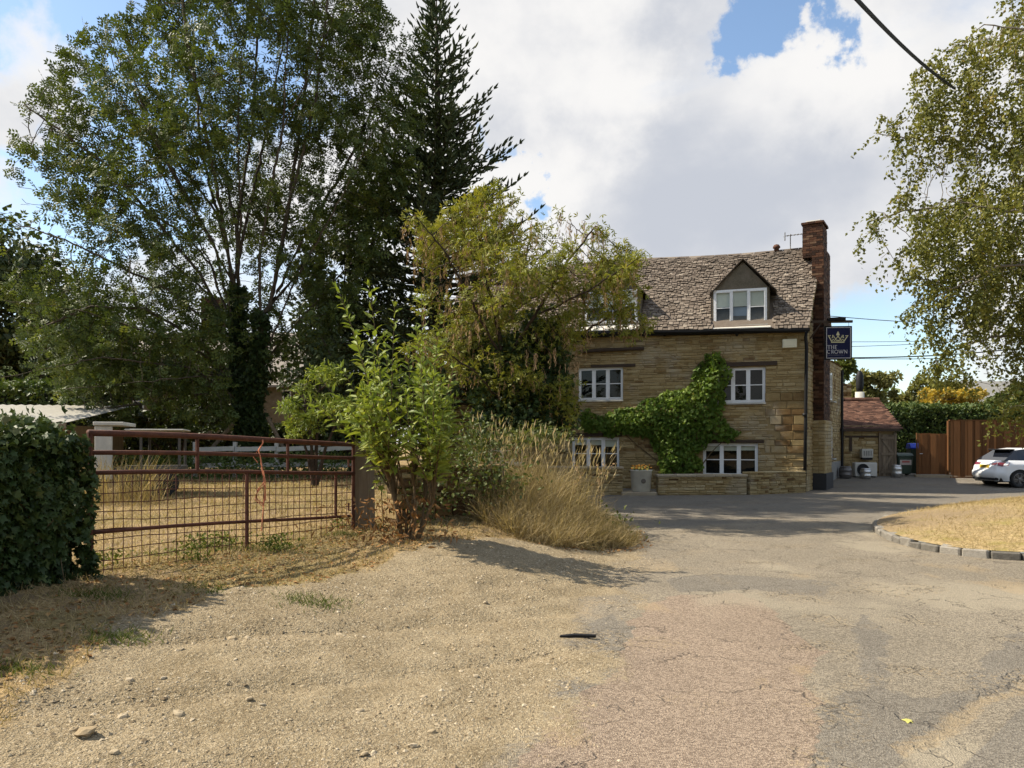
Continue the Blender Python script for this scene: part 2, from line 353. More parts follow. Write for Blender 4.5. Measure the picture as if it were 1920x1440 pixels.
# ------------------------------------------------------------------ terrain
XB = ([-60, 0, 3, 3.78, 6.2, 9.2, 12, 14, 24, 30], [-1.5, -0.6, -0.05, 0.1, 0.6, 1.2, 1.95, 2.1, 2.3, 2.3])        # dirt / tarmac border
XV = ([-60, 0, 3, 4.3, 5.5, 6.7, 7.8, 9.3, 10.2, 10.6, 11, 11.8, 14, 24, 30], [-4, -2.9, -2.6, -2.7, -2.9, -2.45, -1.5, -1.0, -0.45, 0.3, 1.1, 1.75, 2.0, 2.2, 2.2])  # verge edge
XG = ([-60, 3, 7.07, 10.4, 14, 30], [-7, -5.6, -3.85, -2.13, -1.0, -0.5])                                            # gate line
def gz(x, y):
    x = np.asarray(x, float); y = np.asarray(y, float)
    xb = np.interp(y, *XB); xg = np.interp(y, *XG)
    t = np.clip((xb - x) / np.maximum(xb - xg, 0.5), 0, None)
    z = 0.37 * smooth(0.0, 1.0, t)
    z = z + 0.018 * np.clip(xg - x, 0, 4) + 0.017 * np.clip(y - 8, 0, 18) * smooth(0.8, 1.2, t)
    z = z + 0.30 * np.exp(-(((x + 0.6) / 1.5) ** 2 + ((y - 12.6) / 1.7) ** 2)) * smooth(-0.1, 0.5, xb - x)
    z = z + 0.17 * np.exp(-(((x + 0.35) / 1.15) ** 2 + ((y - 9.3) / 1.5) ** 2)) * smooth(-0.3, 0.8, xb - x)
    z = z + np.clip(y - 27, 0, 5) * 0.045 * smooth(2, 4, x)
    return z
def gz1(x, y): return float(gz(x, y))
def island_poly():
    pts = [G(u, v) for u, v in ((1920, 1052), (1860, 1051), (1800, 1046), (1740, 1034), (1690, 1020), (1655, 1006), (1640, 993), (1650, 981), (1690, 970), (1780, 958), (1850, 950.5), (1920, 945.5))]
    return [(16.5, 19.4), (18.5, 15), (16, 11), (11, 10.0)][::-1][0:0] + pts + [(17.0, 20.6), (19.5, 16), (16.5, 11.2), (10.5, 10.15)]
ISL = island_poly()
def axis(a, b, d, lo, hi, g=1.18):
    m = list(np.arange(a, b + 1e-6, d)); s = d; x = m[-1]
    while x < hi: s *= g; x += s; m.append(x)
    s = d; x = m[0]; l = []
    while x > lo: s *= g; x -= s; l.append(x)
    return np.array(l[::-1] + m)
gx = axis(-6.5, 8.5, 0.065, -400, 400); gy = axis(2.9, 16.0, 0.065, -120, 900)
X, Y = np.meshgrid(gx, gy); nx, ny = len(gx), len(gy)
Z = gz(X, Y)
edge_n = (fbm(X * 1.3, Y * 1.3, 4, 5) - 0.5)
dB = np.interp(Y, *XB) - X + edge_n * 1.1 + (vnoise(X * 9, Y * 9, 3) - 0.5) * 0.22
dV = np.interp(Y, *XV) - X + (fbm(X * 1.6, Y * 1.6, 4, 9) - 0.5) * 0.9
dirt = smooth(-0.55, 0.55, dB)
near = smooth(26, 12, Y) * (np.abs(X) < 14)
relief = (fbm(X * 2.2, Y * 2.2, 3, 21) - 0.5) * 0.05 * dirt + (fbm(X * 7, Y * 7, 2, 31) - 0.5) * 0.042 * dirt
ang = 0.55; ax_ = X * math.cos(ang) + Y * math.sin(ang)
track = np.exp(-((Y - 4.7 - (X + 2.2) * 0.55) / 0.45) ** 2) * smooth(1.0, 0.2, dV) * dirt
rut = np.exp(-((Y - 5.6 - (X + 2.2) * 0.62) / 0.16) ** 2) + np.exp(-((Y - 4.3 - (X + 2.2) * 0.62) / 0.16) ** 2); rut = rut * smooth(0.6, -0.2, dV) * dirt
relief = relief - 0.045 * rut + 0.010 * np.sin((Y - X * 0.6) * 36) * rut
relief = relief + (fbm(X * 0.8, Y * 0.8, 3, 41) - 0.5) * 0.03 * (1 - dirt)
Z = Z + relief * near
pk = [G(u, v) for u, v in ((960, 1500), (1528, 1500), (1526, 1330), (1480, 1180), (1400, 1110), (1240, 1120), (1190, 1160), (1090, 1290))]
wx = X + (fbm(X * 1.2, Y * 1.2, 4, 51) - 0.5) * 0.5; wy = Y + (fbm(X * 1.2, Y * 1.2, 4, 52) - 0.5) * 0.5
pink = in_poly(wx, wy, pk).astype(float)
dp = [[G(u, v) for u, v in q] for q in (
    ((1526, 1500), (1526, 1345), (1560, 1315), (1625, 1290), (1600, 1180), (1625, 1150), (1665, 1185), (1662, 1290), (1720, 1310), (1800, 1290), (1905, 1185), (2100, 1170), (2200, 1240), (1900, 1270), (1700, 1400), (1660, 1500)),
    ((1780, 1500), (1830, 1400), (2000, 1290), (2400, 1290), (2400, 1500)),
    ((1250, 1085), (1350, 1075), (1560, 1090), (1550, 1120), (1400, 1105), (1280, 1112)),
    ((1040, 1300), (1060, 1190), (1150, 1150), (1190, 1180), (1130, 1290)))]
sx = X + (fbm(X * 3, Y * 3, 3, 61) - 0.5) * 0.14; sy = Y + (fbm(X * 3, Y * 3, 3, 62) - 0.5) * 0.2
patch = np.zeros_like(X)
for q in dp: patch = np.maximum(patch, in_poly(sx, sy, q).astype(float))
patch = np.maximum(patch, smooth(13.5, 16.5, Y + (fbm(X, Y, 3, 66) - .5) * 3) * 0.8)
worn = smooth(0.5, 0.66, fbm(X * 0.9 + 3, Y * 0.5, 4, 71)) * (1 - patch)
dust = smooth(0.55, 0.7, fbm(X * 1.1, Y * 0.6 + 9, 4, 81)) * smooth(13, 9, Y)
tr = np.array([G(1700, 1400), G(1920, 1278)]); tv = tr[1] - tr[0]; tn = np.array([-tv[1], tv[0]]) / np.hypot(*tv)
dd = np.abs((sx - tr[0][0]) * tn[0] + (sy - tr[0][1]) * tn[1])
dust = np.maximum(dust, smooth(0.12, 0.03, dd) * (X > tr[0][0] - .1)); Z = Z - 0.012 * smooth(0.12, 0.04, dd) * (X > tr[0][0] - .1)
fz = lambda a: 0.25 * (a[:-1, :-1] + a[1:, :-1] + a[:-1, 1:] + a[1:, 1:])
cX, cY = fz(X), fz(Y)
cdB, cdV = fz(dB), fz(dV)
green = cdV > 0
farg = (cY > 31.5) | (cX > 60) | (cY < -40) | (cX < -8)
isl_in = in_poly(cX, cY, ISL) & (poly_dist(cX, cY, ISL) > 0.35)
k_grass = (green | farg) & ~isl_in
k_dirt = (~k_grass) & (cdB > 0) & (cY < 20) & ~isl_in
k_road = ~(k_grass | k_dirt | isl_in)
idx = np.arange(nx * ny).reshape(ny, nx)
quads = np.stack([idx[:-1, :-1], idx[:-1, 1:], idx[1:, 1:], idx[1:, :-1]], -1)
def sub(name, sel, mat, kind='structure'):
    q = quads[sel]; u, inv = np.unique(q, return_inverse=True)
    V = np.stack([X.ravel()[u], Y.ravel()[u], Z.ravel()[u]], -1)
    at = {k: a.ravel()[u] for k, a in dict(dirt=dirt, pink=pink, patch=patch, worn=worn, dust=dust, verge=smooth(-0.3, 0.4, dV), green=smooth(0.55, 0.7, fbm(X * 0.9, Y * 0.9, 3, 91))).items()}
    o = link(name, np_mesh(name, V, [inv.reshape(-1, 4)], smooth_shade=True, attrs=at), mat); o['kind'] = kind; return o
def ground_mat():
    m = new_mat('ground_surface'); k = NT(m); p = k.pos()
    fine = k.noise(150, 3, 0.7, p); mid = k.noise(28, 4, 0.65, p); big = k.noise(2.2, 4, 0.6, p); wide = k.noise(0.5, 4, 0.6, p)
    vor = k.n('ShaderNodeTexVoronoi', feature='F1'); vor.inputs['Scale'].default_value = 95; k.l(p, vor.inputs['Vector'])
    chip = vor.outputs['Distance']; chipc = k.n('ShaderNodeSeparateColor'); k.l(vor.outputs['Color'], chipc.inputs[0]); cr = chipc.outputs[0]
    asph = k.mix(k.mr(cr, 0.1, 0.9), (0.15, 0.128, 0.098), (0.315, 0.27, 0.20))
    pink_ = k.mix(k.mr(cr, 0.1, 0.9), (0.17, 0.128, 0.094), (0.345, 0.27, 0.20))
    dark = k.mix(k.mr(cr, 0.1, 0.9), (0.135, 0.118, 0.095), (0.245, 0.218, 0.175))
    c = k.mix(k.mr(k.math('ADD', k.attr('pink'), k.math('MULTIPLY', k.math('SUBTRACT', mid, 0.5), 1.0)), 0.42, 0.58), asph, pink_)
    c = k.mix(k.math('MULTIPLY', k.attr('worn'), 0.55), c, (0.34, 0.295, 0.215))
    c = k.mix(k.mr(k.math('ADD', k.attr('patch'), k.math('MULTIPLY', k.math('SUBTRACT', mid, 0.5), 1.1)), 0.42, 0.58), c, dark)
    c = k.mix(k.math('MULTIPLY', k.mr(k.math('ADD', k.math('MULTIPLY', k.attr('dust'), 0.8), k.math('MULTIPLY', k.math('SUBTRACT', mid, 0.5), 1.6), True), 0.35, 0.9), 0.5), c, (0.36, 0.27, 0.155))
    c = k.mix(k.mr(wide, 0.35, 0.7, 0.0, 0.45), c, k.mix(1.0, c, (0.72, 0.72, 0.72), 'MULTIPLY'))
    cw = k.n('ShaderNodeTexVoronoi', feature='DISTANCE_TO_EDGE'); cw.inputs['Scale'].default_value = 0.75
    wv = k.n('ShaderNodeVectorMath', operation='ADD'); k.l(p, wv.inputs[0])
    nn = k.n('ShaderNodeTexNoise'); nn.inputs['Scale'].default_value = 2.4; nn.inputs['Detail'].default_value = 5; k.l(p, nn.inputs['Vector'])
    k.l(nn.outputs['Color'], wv.inputs[1]); k.l(wv.outputs[0], cw.inputs['Vector'])
    crack = k.math('MULTIPLY', k.mr(cw.outputs['Distance'], 0.016, 0.002), k.mr(big, 0.42, 0.55))
    cw2 = k.n('ShaderNodeTexVoronoi', feature='DISTANCE_TO_EDGE'); cw2.inputs['Scale'].default_value = 3.2; k.l(wv.outputs[0], cw2.inputs['Vector'])
    crz = k.mr(k.noise(0.9, 3, 0.5, p), 0.54, 0.62)
    crack = k.math('MAXIMUM', crack, k.math('MULTIPLY', k.mr(cw2.outputs['Distance'], 0.05, 0.01), crz))
    c = k.mix(k.math('MULTIPLY', k.math('MULTIPLY', crz, k.mr(mid, 0.5, 0.6)), 0.6), c, (0.33, 0.255, 0.155))
    c = k.mix(k.math('MULTIPLY', crack, 0.42), c, (0.06, 0.05, 0.04))
    soil = k.mix(k.mr(big, 0.3, 0.7), (0.29, 0.225, 0.132), (0.42, 0.335, 0.21))
    soil = k.mix(k.mr(mid, 0.58, 0.75), soil, (0.46, 0.385, 0.26))
    soil = k.mix(k.mr(mid, 0.42, 0.25), soil, (0.19, 0.135, 0.075))
    soil = k.mix(k.math('MULTIPLY', k.mr(fine, 0.35, 0.7), 0.5), k.mix(1.0, soil, (0.7, 0.7, 0.7), 'MULTIPLY'), soil)
    soil = k.mix(k.mr(cr, 0.72, 0.95, 0.0, 0.55), soil, (0.50, 0.42, 0.29))
    soil = k.mix(k.mr(cr, 0.22, 0.05, 0.0, 0.55), soil, (0.13, 0.095, 0.055))
    dm = k.math('ADD', k.attr('dirt'), k.math('MULTIPLY', k.math('SUBTRACT', mid, 0.5), 1.1), True)
    c = k.mix(k.mr(dm, 0.3, 0.7), c, soil)
    vm = k.math('ADD', k.attr('verge'), k.math('MULTIPLY', k.math('SUBTRACT', mid, 0.5), 0.9), True)
    turf = k.mix(k.mr(mid, 0.3, 0.7), (0.21, 0.145, 0.068), (0.41, 0.295, 0.145))
    turf = k.mix(k.mr(k.noise(3.2, 5, 0.65, p), 0.48, 0.64), turf, k.mix(mid, (0.16, 0.115, 0.06), (0.30, 0.22, 0.13)))
    turf = k.mix(k.math('MULTIPLY', k.mr(k.attr('green'), 0.2, 0.9), 0.3), turf, (0.13, 0.13, 0.035))
    c = k.mix(k.mr(vm, 0.35, 0.65), c, turf)
    h = k.math('ADD', k.math('MULTIPLY', chip, 0.9), k.math('ADD', k.math('MULTIPLY', fine, 0.6), k.math('MULTIPLY', mid, k.math('MULTIPLY', k.attr('dirt'), 4.5))))
    crack = k.math('MULTIPLY', crack, k.math('SUBTRACT', 1.0, k.attr('dirt'), True))
    h = k.math('SUBTRACT', h, k.math('MULTIPLY', crack, 1.5))
    k.out(k.bsdf(c, 0.92, 0, k.bump(h, 0.7, 0.014), 0.15)); return m
M['ground'] = ground_mat()
def gzr(x, y):
    """ground height with its relief"""
    x = np.asarray(x, float); y = np.asarray(y, float)
    i = np.clip(np.searchsorted(gx, x) - 1, 0, nx - 2); j = np.clip(np.searchsorted(gy, y) - 1, 0, ny - 2)
    fx = (x - gx[i]) / (gx[i + 1] - gx[i]); fy = (y - gy[j]) / (gy[j + 1] - gy[j])
    return (Z[j, i] * (1 - fx) + Z[j, i + 1] * fx) * (1 - fy) + (Z[j + 1, i] * (1 - fx) + Z[j + 1, i + 1] * fx) * fy
road = sub('road', k_road, M['ground']); layby = sub('dirt_track', k_dirt, M['ground']); field = sub('ground', k_grass, M['ground'])

# grassy island behind the kerb
def turf_mat():
    m = new_mat('dry_turf'); k = NT(m); p = k.pos(); mid = k.noise(22, 4, 0.65, p); big = k.noise(1.4, 4, 0.6, p)
    t = k.mix(k.mr(mid, 0.35, 0.65), (0.19, 0.14, 0.065), (0.43, 0.32, 0.165)); t = k.mix(k.mr(big, 0.48, 0.68), t, k.mix(mid, (0.16, 0.14, 0.045), (0.34, 0.27, 0.09)))
    t = k.mix(k.math('MULTIPLY', k.attr('bare'), 0.85), t, k.mix(mid, (0.13, 0.095, 0.06), (0.28, 0.21, 0.13)))
    k.out(k.bsdf(t, 0.95, 0, k.bump(mid, 0.5, 0.03), 0.1)); return m
pl = []
for i in range(len(ISL)):
    a = Vector(ISL[i]); b = Vector(ISL[(i + 1) % len(ISL)]); n = max(1, int((b - a).length / 0.25))
    pl += [tuple(a.lerp(b, j / n)) for j in range(n)]
# smooth the outline
pa = np.array(pl)
for _ in range(6): pa = 0.5 * pa + 0.25 * (np.roll(pa, 1, 0) + np.roll(pa, -1, 0))
cen = np.array([12.6, 14.8]); rings = 30
rv = []
for r in range(rings + 1):
    t = r / rings; q = pa * (1 - t) + cen * t
    rv.append(np.column_stack([q, 0.115 + 0.42 * (1 - (1 - t) ** 2.0) + (fbm(q[:, 0] * 2, q[:, 1] * 2, 3, 4) - .5) * 0.06 * min(1, t * 8)]))
rv = np.concatenate(rv); n = len(pa); ii = np.arange(n); jj = (ii + 1) % n
rq = np.concatenate([np.stack([r * n + ii, r * n + jj, (r + 1) * n + jj, (r + 1) * n + ii], -1) for r in range(rings)])
bare = smooth(2.6, 0.4, np.hypot((rv[:, 0] - 7.0) * 0.8, (rv[:, 1] - 14.6) * 0.8) + (fbm(rv[:, 0] * 2, rv[:, 1] * 2, 3, 44) - .5) * 1.5)
isl = link('grass_island', np_mesh('grass_island', rv, [rq], smooth_shade=True, attrs={'bare': bare}), turf_mat()); isl['kind'] = 'structure'
def isl_z(x, y):
    d = np.hypot(rv[:, 0] - x, rv[:, 1] - y); return float(rv[np.argmin(d), 2])
# kerb: single granite setts, each a piece of the kerb
M['granite'] = mat_tint('granite_kerb', [(0, (0.11, 0.102, 0.088)), (0.5, (0.22, 0.205, 0.175)), (1, (0.34, 0.315, 0.27))], 0.85, 14, 0.3, 55, 0.7, 0.012)
kerb = empty('kerb', (float(pa[0][0]), float(pa[0][1]), 0)); kerb['kind'] = 'structure'
seg = np.hypot(*(np.roll(pa, -1, 0) - pa).T); cum = np.concatenate([[0], np.cumsum(seg)])
tot = cum[-1]
NI = n; KT, KC, KS, KP = float(tot), cum.copy(), seg.copy(), pa.copy()
def along(s):
    s = s % KT; i = int(np.searchsorted(KC, s, 'right') - 1); i = min(i, NI - 1); t = (s - KC[i]) / max(KS[i], 1e-6)
    return KP[i] * (1 - t) + KP[(i + 1) % NI] * t
s = -3.0; endS = float(cum[int(np.argmin(np.hypot(pa[:, 0] - 15.0, pa[:, 1] - 20.3)))])
while s < endS:
    L = random.uniform(0.27, 0.44); a = Vector(along(s)); b = Vector(along(s + L - 0.018)); d = (b - a); mid = (a + b) / 2; ln = d.length
    Mt = Matrix.Translation((mid.x, mid.y, 0)) @ Matrix.Rotation(math.atan2(d.y, d.x) + random.uniform(-.03, .03), 4, 'Z')
    hh = random.uniform(0.085, 0.125)
    mb = MB(); mb.box((-ln / 2, -0.07, -0.08), (ln / 2, 0.07, hh), random.random(), Mt, 0.018)
    o = mb.build('kerb_stone', M['granite'], None, 0.018); o.parent = kerb; o.matrix_parent_inverse = Matrix.Translation(-kerb.location)
    s += L

# ------------------------------------------------------------------ the inn
A_F = R(18.0); SK = R(12.5)                       # facade angle; skew of the gable wall
CX, CY = (1510 - 960) * 25.0 / F, 25.0
inn = empty('stone_inn', (CX, CY, 0), -A_F)
tag(inn, 'stone inn with stone slate roof, two dormers and tall brick chimney', 'building')
def FL(u, v, off=0.0):
    """photo point on the facade plane (off = metres behind it) -> local x, z"""
    t = (u - 960) / F; c, s_ = math.cos(A_F), math.sin(A_F)
    ox, oy = CX + off * s_, CY + off * c
    q = (ox - t * oy) / (c + t * s_)
    Yd = oy + q * s_
    return -q, EYE - (v - HV) * Yd / F
XL = -12.6
def eave_z(x): return 5.30 - 0.030 * x * (1 if x > -8 else 8 / abs(x))
WINS = [  # u0,v0,u1,v1, lights
    (1343, 690, 1435, 755, 3, 'plain'), (1084, 690, 1168, 750, 3, 'plain'),
    (1318, 831, 1421, 893, 3, 'blind'), (1072, 820, 1161, 881, 3, 'blind')]
rects = []
for (u0, v0, u1, v1, nl, st) in WINS:
    x0, z1 = FL(u0, v0); x1, _ = FL(u1, v0); _, z0 = FL((u0 + u1) / 2, v1)
    rects.append((x0, x1, z0, z1))
rects += [(-10.9, -9.6, 3.0, 4.1), (-10.9, -9.6, 0.8, 1.8)]
THK = 0.45
# wall backing with openings (grid of cells)
xs = sorted({XL, 0.0, *[r[0] for r in rects], *[r[1] for r in rects]}); zs = sorted({-0.4, 5.25, *[r[2] for r in rects], *[r[3] for r in rects]})
mb = MB()
for i in range(len(xs) - 1):
    for j in range(len(zs) - 1):
        xm, zm = (xs[i] + xs[i + 1]) / 2, (zs[j] + zs[j + 1]) / 2
        if any(r[0] < xm < r[1] and r[2] < zm < r[3] for r in rects): continue
        a, b, c, d = xs[i], xs[i + 1], zs[j], zs[j + 1]
        mb.add([(a, 0, c), (b, 0, c), (b, 0, d), (a, 0, d)], [(0, 1, 2, 3)])
for (a, b, c, d) in rects:
    mb.add([(a, 0, c), (a, THK, c), (a, THK, d), (a, 0, d)], [(0, 1, 2, 3)]); mb.add([(b, 0, c), (b, THK, c), (b, THK, d), (b, 0, d)], [(0, 1, 2, 3)])
    mb.add([(a, 0, d), (b, 0, d), (b, THK, d), (a, THK, d)], [(0, 1, 2, 3)]); mb.add([(a, 0, c), (b, 0, c), (b, THK, c), (a, THK, c)], [(0, 1, 2, 3)])
mb.add([(XL, 0, 5.25), (0, 0, 5.25), (0, 0, eave_z(0) + .05), (XL, 0, eave_z(XL) + .05)], [(0, 1, 2, 3)])
sdx, sdy = math.sin(SK), math.cos(SK)            # along gable wall ; outward normal
snx, sny = math.cos(SK), -math.sin(SK)
def S(q, o, z): return (sdx * q + snx * o, sdy * q + sny * o, z)
DEP = 5.2; RY = 2.5; RZ = 8.5; QR = RY / sdy
mb.add([S(0, 0, -.4), S(DEP, 0, -.4), S(DEP, 0, 5.2), S(QR, 0, RZ - .08), S(0, 0, 5.3)], [(0, 1, 2, 3, 4)])
mb.add([S(DEP, 0, -.4), S(8.3, 0, -.4), S(8.3, 0, 4.75), S(DEP, 0, 4.75)], [(0, 1, 2, 3)])
mb.add([S(8.3, 0, -.4), (-6, S(8.3, 0, 0)[1], -.4), (-6, S(8.3, 0, 0)[1], 4.75), S(8.3, 0, 4.75)], [(0, 1, 2, 3)])
mb.add([(XL, 0, -.4), (XL, DEP * sdy, -.4), (XL, DEP * sdy, 5.2), (XL, RY, RZ), (XL, 0, 5.3)], [(0, 1, 2, 3, 4)])
mb.add([(XL, DEP * sdy, -.4), S(DEP, 0, -.4), S(DEP, 0, 5.2), (XL, DEP * sdy, 5.2)], [(0, 1, 2, 3)])
# flat roof of the low rear wing
mb.add([S(DEP, 0.1, 4.75), S(8.4, 0.1, 4.75), (-6, S(8.4, 0, 0)[1], 4.75), (-6, DEP * sdy, 4.75)], [(0, 1, 2, 3)])
mb.build('wall', M['mortar'], inn)

# coursed rubble, stone by stone
def stone_geo(x0, x1, z0, z1, proud, fn, tint):
    j = lambda s_: random.uniform(-s_, s_)
    b = min(0.014, (z1 - z0) * 0.22)
    back = [(x0, 0, z0), (x1, 0, z0), (x1, 0, z1), (x0, 0, z1)]
    fr = [(x0 + b + j(.006), proud + j(.008), z0 + b + j(.008)), (x1 - b + j(.006), proud + j(.008), z0 + b + j(.008)), (x1 - b + j(.006), proud + j(.008), z1 - b + j(.008)), (x0 + b + j(.006), proud + j(.008), z1 - b + j(.008))]
    P = [fn(*p) for p in back + fr]
    return P, [(4, 5, 6, 7), (0, 1, 5, 4), (1, 2, 6, 5), (2, 3, 7, 6), (3, 0, 4, 7)], tint
stones = []
z = -0.15
while z < 5.6:
    h = random.choice((0.055, 0.07, 0.08, 0.095, 0.12)); 
    x = XL; first = True
    while x < 0:
        wdt = random.uniform(0.13, 0.46) * (1.2 if h > .09 else 1); xe = min(x + wdt, 0.0)
        if 0 - xe < 0.12: xe = 0.0
        za, zb = z + 0.006, z + h - 0.006
        zb = min(zb, eave_z((x + xe) / 2) - 0.02)
        segs = [(x + .005, xe - .005)]
        for r in rects:
            if zb > r[2] - 0.0 and za < r[3] + 0.0:
                ns = []
                for (a, b) in segs:
                    if b <= r[0] or a >= r[1]: ns.append((a, b)); continue
                    if a < r[0] - .04: ns.append((a, r[0] - .003))
                    if b > r[1] + .04: ns.append((r[1] + .003, b))
                segs = ns
        if zb - za > 0.03:
            for (a, b) in segs: stones.append((a, b, za, zb))
        x = xe
    z += h
# the big ironstone quoins at the corner replace the small stones there
qz = 1.25; quo = []
while qz < 3.05:
    hq = random.uniform(0.2, 0.3); wq = random.choice((0.45, 0.7, 0.95)); xq = 0.0
    while xq > -wq - .3:
        ww = random.uniform(.35, .6); quo.append((max(xq - ww, -1.25) + .006, xq - .006, qz + .008, qz + hq - .008)); xq -= ww
    qz += hq
qm = min(q[0] for q in quo)
def hits(st): return any(st[0] < q[1] and st[1] > q[0] and st[2] < q[3] and st[3] > q[2] for q in quo)
stones = [s_ for s_ in stones if not hits(s_)]
def st_tint(x, zc, quoin=False):
    if quoin: return random.uniform(0.10, 0.33) if random.random() < .65 else random.uniform(.36, .5)
    t = random.gauss(0.56, 0.12) + 0.10 * (mnoise.noise(Vector((x * .5, zc * .5, 3))))
    if x < -2.6: t -= 0.06
    if random.random() < 0.05: t -= 0.3
    return min(max(t, 0), 1)
def seen(s_):   # stones the photograph shows: right of the laburnum, not under the creeper
    xc, zc = (s_[0] + s_[1]) / 2, (s_[2] + s_[3]) / 2
    if xc < -6.5: return False
    if -4.9 < xc < -2.4 and 0.2 < zc < 2.6: return False
    return zc > 0.55
cand = sorted([s_ for s_ in stones if seen(s_)], key=lambda s_: -(s_[1] - s_[0]) * (s_[3] - s_[2]))
single = set(cand[:300 - len(quo)])
fn = lambda x, y, z_: (x, -y, z_)
mass = MB()
for s_ in stones:
    g = stone_geo(*s_, random.uniform(0.004, 0.036), fn, st_tint(s_[0], s_[2]))
    if s_ in single: m1 = MB(); m1.add(*g); m1.build('stone', M['stone'], inn)
    else: mass.add(*g)
for q in quo:
    m1 = MB(); m1.add(*stone_geo(*q, random.uniform(0.02, 0.035), fn, st_tint(q[0], q[2], True))); m1.build('stone', M['stone'], inn)
# gable and rear wing stones: too small to pick apart
gz_ = -0.1
while gz_ < 8.3:
    h = random.choice((0.09, 0.11, 0.14)); x = 0.0
    top = 5.2 + (RZ - 5.3) * 1.0
    while x < 8.3:
        wd = random.uniform(.2, .5); xe = min(x + wd, 8.3); xc = (x + xe) / 2
        lim = 4.75 if xc > DEP else min(5.25 + xc / QR * (RZ - 5.3), RZ - (xc - QR) / (DEP - QR) * (RZ - 5.2)) - .1
        if gz_ + h < lim and not (5.05 < xc < 5.75 and (1.0 < gz_ + h / 2 < 2.25 or 3.2 < gz_ + h / 2 < 4.3)):
            mass.add(*stone_geo(x + .005, xe - .005, gz_ + .006, gz_ + h - .006, random.uniform(.008, .03), lambda a, o, z_: S(a, o, z_), st_tint(-1, gz_)))
        x = xe
    gz_ += h
o = mass.build('stonework', M['stone'], inn); o['kind'] = 'stuff'

# windows
def window(rect, lights, style, yset=0.10, parent=inn, fn3=lambda x, y, z_: (x, y, z_), bars=True, open_light=None):
    x0, x1, z0, z1 = rect; fw = 0.055; W_ = x1 - x0; deep = parent is not inn
    f = MB()
    def bx(a, b, c, d, y0, y1, mbb, t=.5): 
        P = [fn3(*p) for p in ((a, y0, c), (b, y0, c), (b, y1, c), (a, y1, c), (a, y0, d), (b, y0, d), (b, y1, d), (a, y1, d))]
        mbb.add(P, [(3, 2, 1, 0), (4, 5, 6, 7), (0, 1, 5, 4), (1, 2, 6, 5), (2, 3, 7, 6), (3, 0, 4, 7)], t)
    bx(x0, x0 + fw, z0, z1, yset, yset + .07, f); bx(x1 - fw, x1, z0, z1, yset, yset + .07, f)
    bx(x0 + fw, x1 - fw, z1 - fw, z1, yset + .001, yset + .071, f); bx(x0 + fw, x1 - fw, z0, z0 + fw, yset + .001, yset + .071, f)
    lw = (W_ - 2 * fw) / lights
    for i in range(1, lights): bx(x0 + fw + lw * i - .028, x0 + fw + lw * i + .028, z0 + fw, z1 - fw, yset + .002, yset + .069, f)
    win = f.build('window', M['white_paint'], parent)
    if deep: win = parent
    sl = MB(); bx(x0 - .02, x1 + .02, z0 - .055, z0 - .003, yset - .16, yset + .07, sl); sl.build('sill', M['white_weathered'], win)
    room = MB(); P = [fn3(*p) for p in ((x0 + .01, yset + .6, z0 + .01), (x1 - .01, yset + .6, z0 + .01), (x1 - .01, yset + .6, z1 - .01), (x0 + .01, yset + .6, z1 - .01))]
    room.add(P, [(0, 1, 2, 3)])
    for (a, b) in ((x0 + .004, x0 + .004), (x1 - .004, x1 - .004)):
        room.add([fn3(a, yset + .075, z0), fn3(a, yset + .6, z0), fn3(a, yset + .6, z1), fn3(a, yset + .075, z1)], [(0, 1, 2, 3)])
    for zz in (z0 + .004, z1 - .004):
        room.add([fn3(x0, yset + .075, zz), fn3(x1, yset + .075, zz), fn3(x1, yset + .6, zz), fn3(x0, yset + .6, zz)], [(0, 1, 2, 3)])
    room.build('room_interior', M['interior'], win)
    for i in range(lights):
        a = x0 + fw + lw * i + (.03 if i else .002); b = x0 + fw + lw * (i + 1) - (.03 if i < lights - 1 else .002)
        c, d = z0 + fw + .002, z1 - fw - .002; zm = c + (d - c) * (0.5 if style != 'dormer' else 0.5)
        cs = MB(); e = .035; y0, y1 = yset - .012, yset + .045
        if style == 'dormer' and i == 1: e = .012; y0 = yset + .01
        bx(a, a + e, c, d, y0, y1, cs); bx(b - e, b, c, d, y0, y1, cs); bx(a + e, b - e, c, c + e, y0 + .001, y1, cs); bx(a + e, b - e, d - e, d, y0 + .001, y1, cs)
        has_bar = not (style == 'dormer' and i == 1)
        if has_bar: bx(a + e, b - e, zm - .014, zm + .014, y0 + .003, y1 - .003, cs)
        cs.build('casement', M['white_paint'], win)
        for (p, q) in (((c + e, zm - .014), (zm + .014, d - e)) if has_bar else ((c + e, d - e),)):
            pn = MB(); yy = yset + .02; k_ = random.uniform(-.004, .004)
            pn.add([fn3(a + e, yy + k_, p), fn3(b - e, yy - k_, p), fn3(b - e, yy - k_, q), fn3(a + e, yy + k_, q)], [(0, 1, 2, 3)]); pn.build('pane', M['glass'], win)
        if style in ('blind', 'dormer'):
            bl = MB(); dz = (d - c) * (0.24 if style == 'blind' else 0.46); 
            if style == 'blind': dz *= random.uniform(.75, 1.3)
            bx(a + .01, b - .01, d - dz, d, yset + .085, yset + .1, bl); bl.build('blind', M['blind'], win)
        if style == 'dormer' and i == 1:
            ct = MB(); bx(a + .01, b - .01, c, d - dz - .01, yset + .16, yset + .18, ct); ct.build('sky_reflection', M['sky_reflection'], win)  # sheet coloured as the sky reflected in the centre pane
    return win
for r, (u0, v0, u1, v1, nl, st) in zip(rects, WINS): window(r, nl, st)
for r in rects[4:]: window(r, 3, 'plain')
# narrow windows in the wing wall behind the chimney
gf = lambda x, y, z_: S(x, -y, z_)
window((5.1, 5.7, 1.0, 2.25), 1, 'plain', -0.02, inn, gf); window((5.1, 5.7, 3.2, 4.3), 1, 'plain', -0.02, inn, gf)
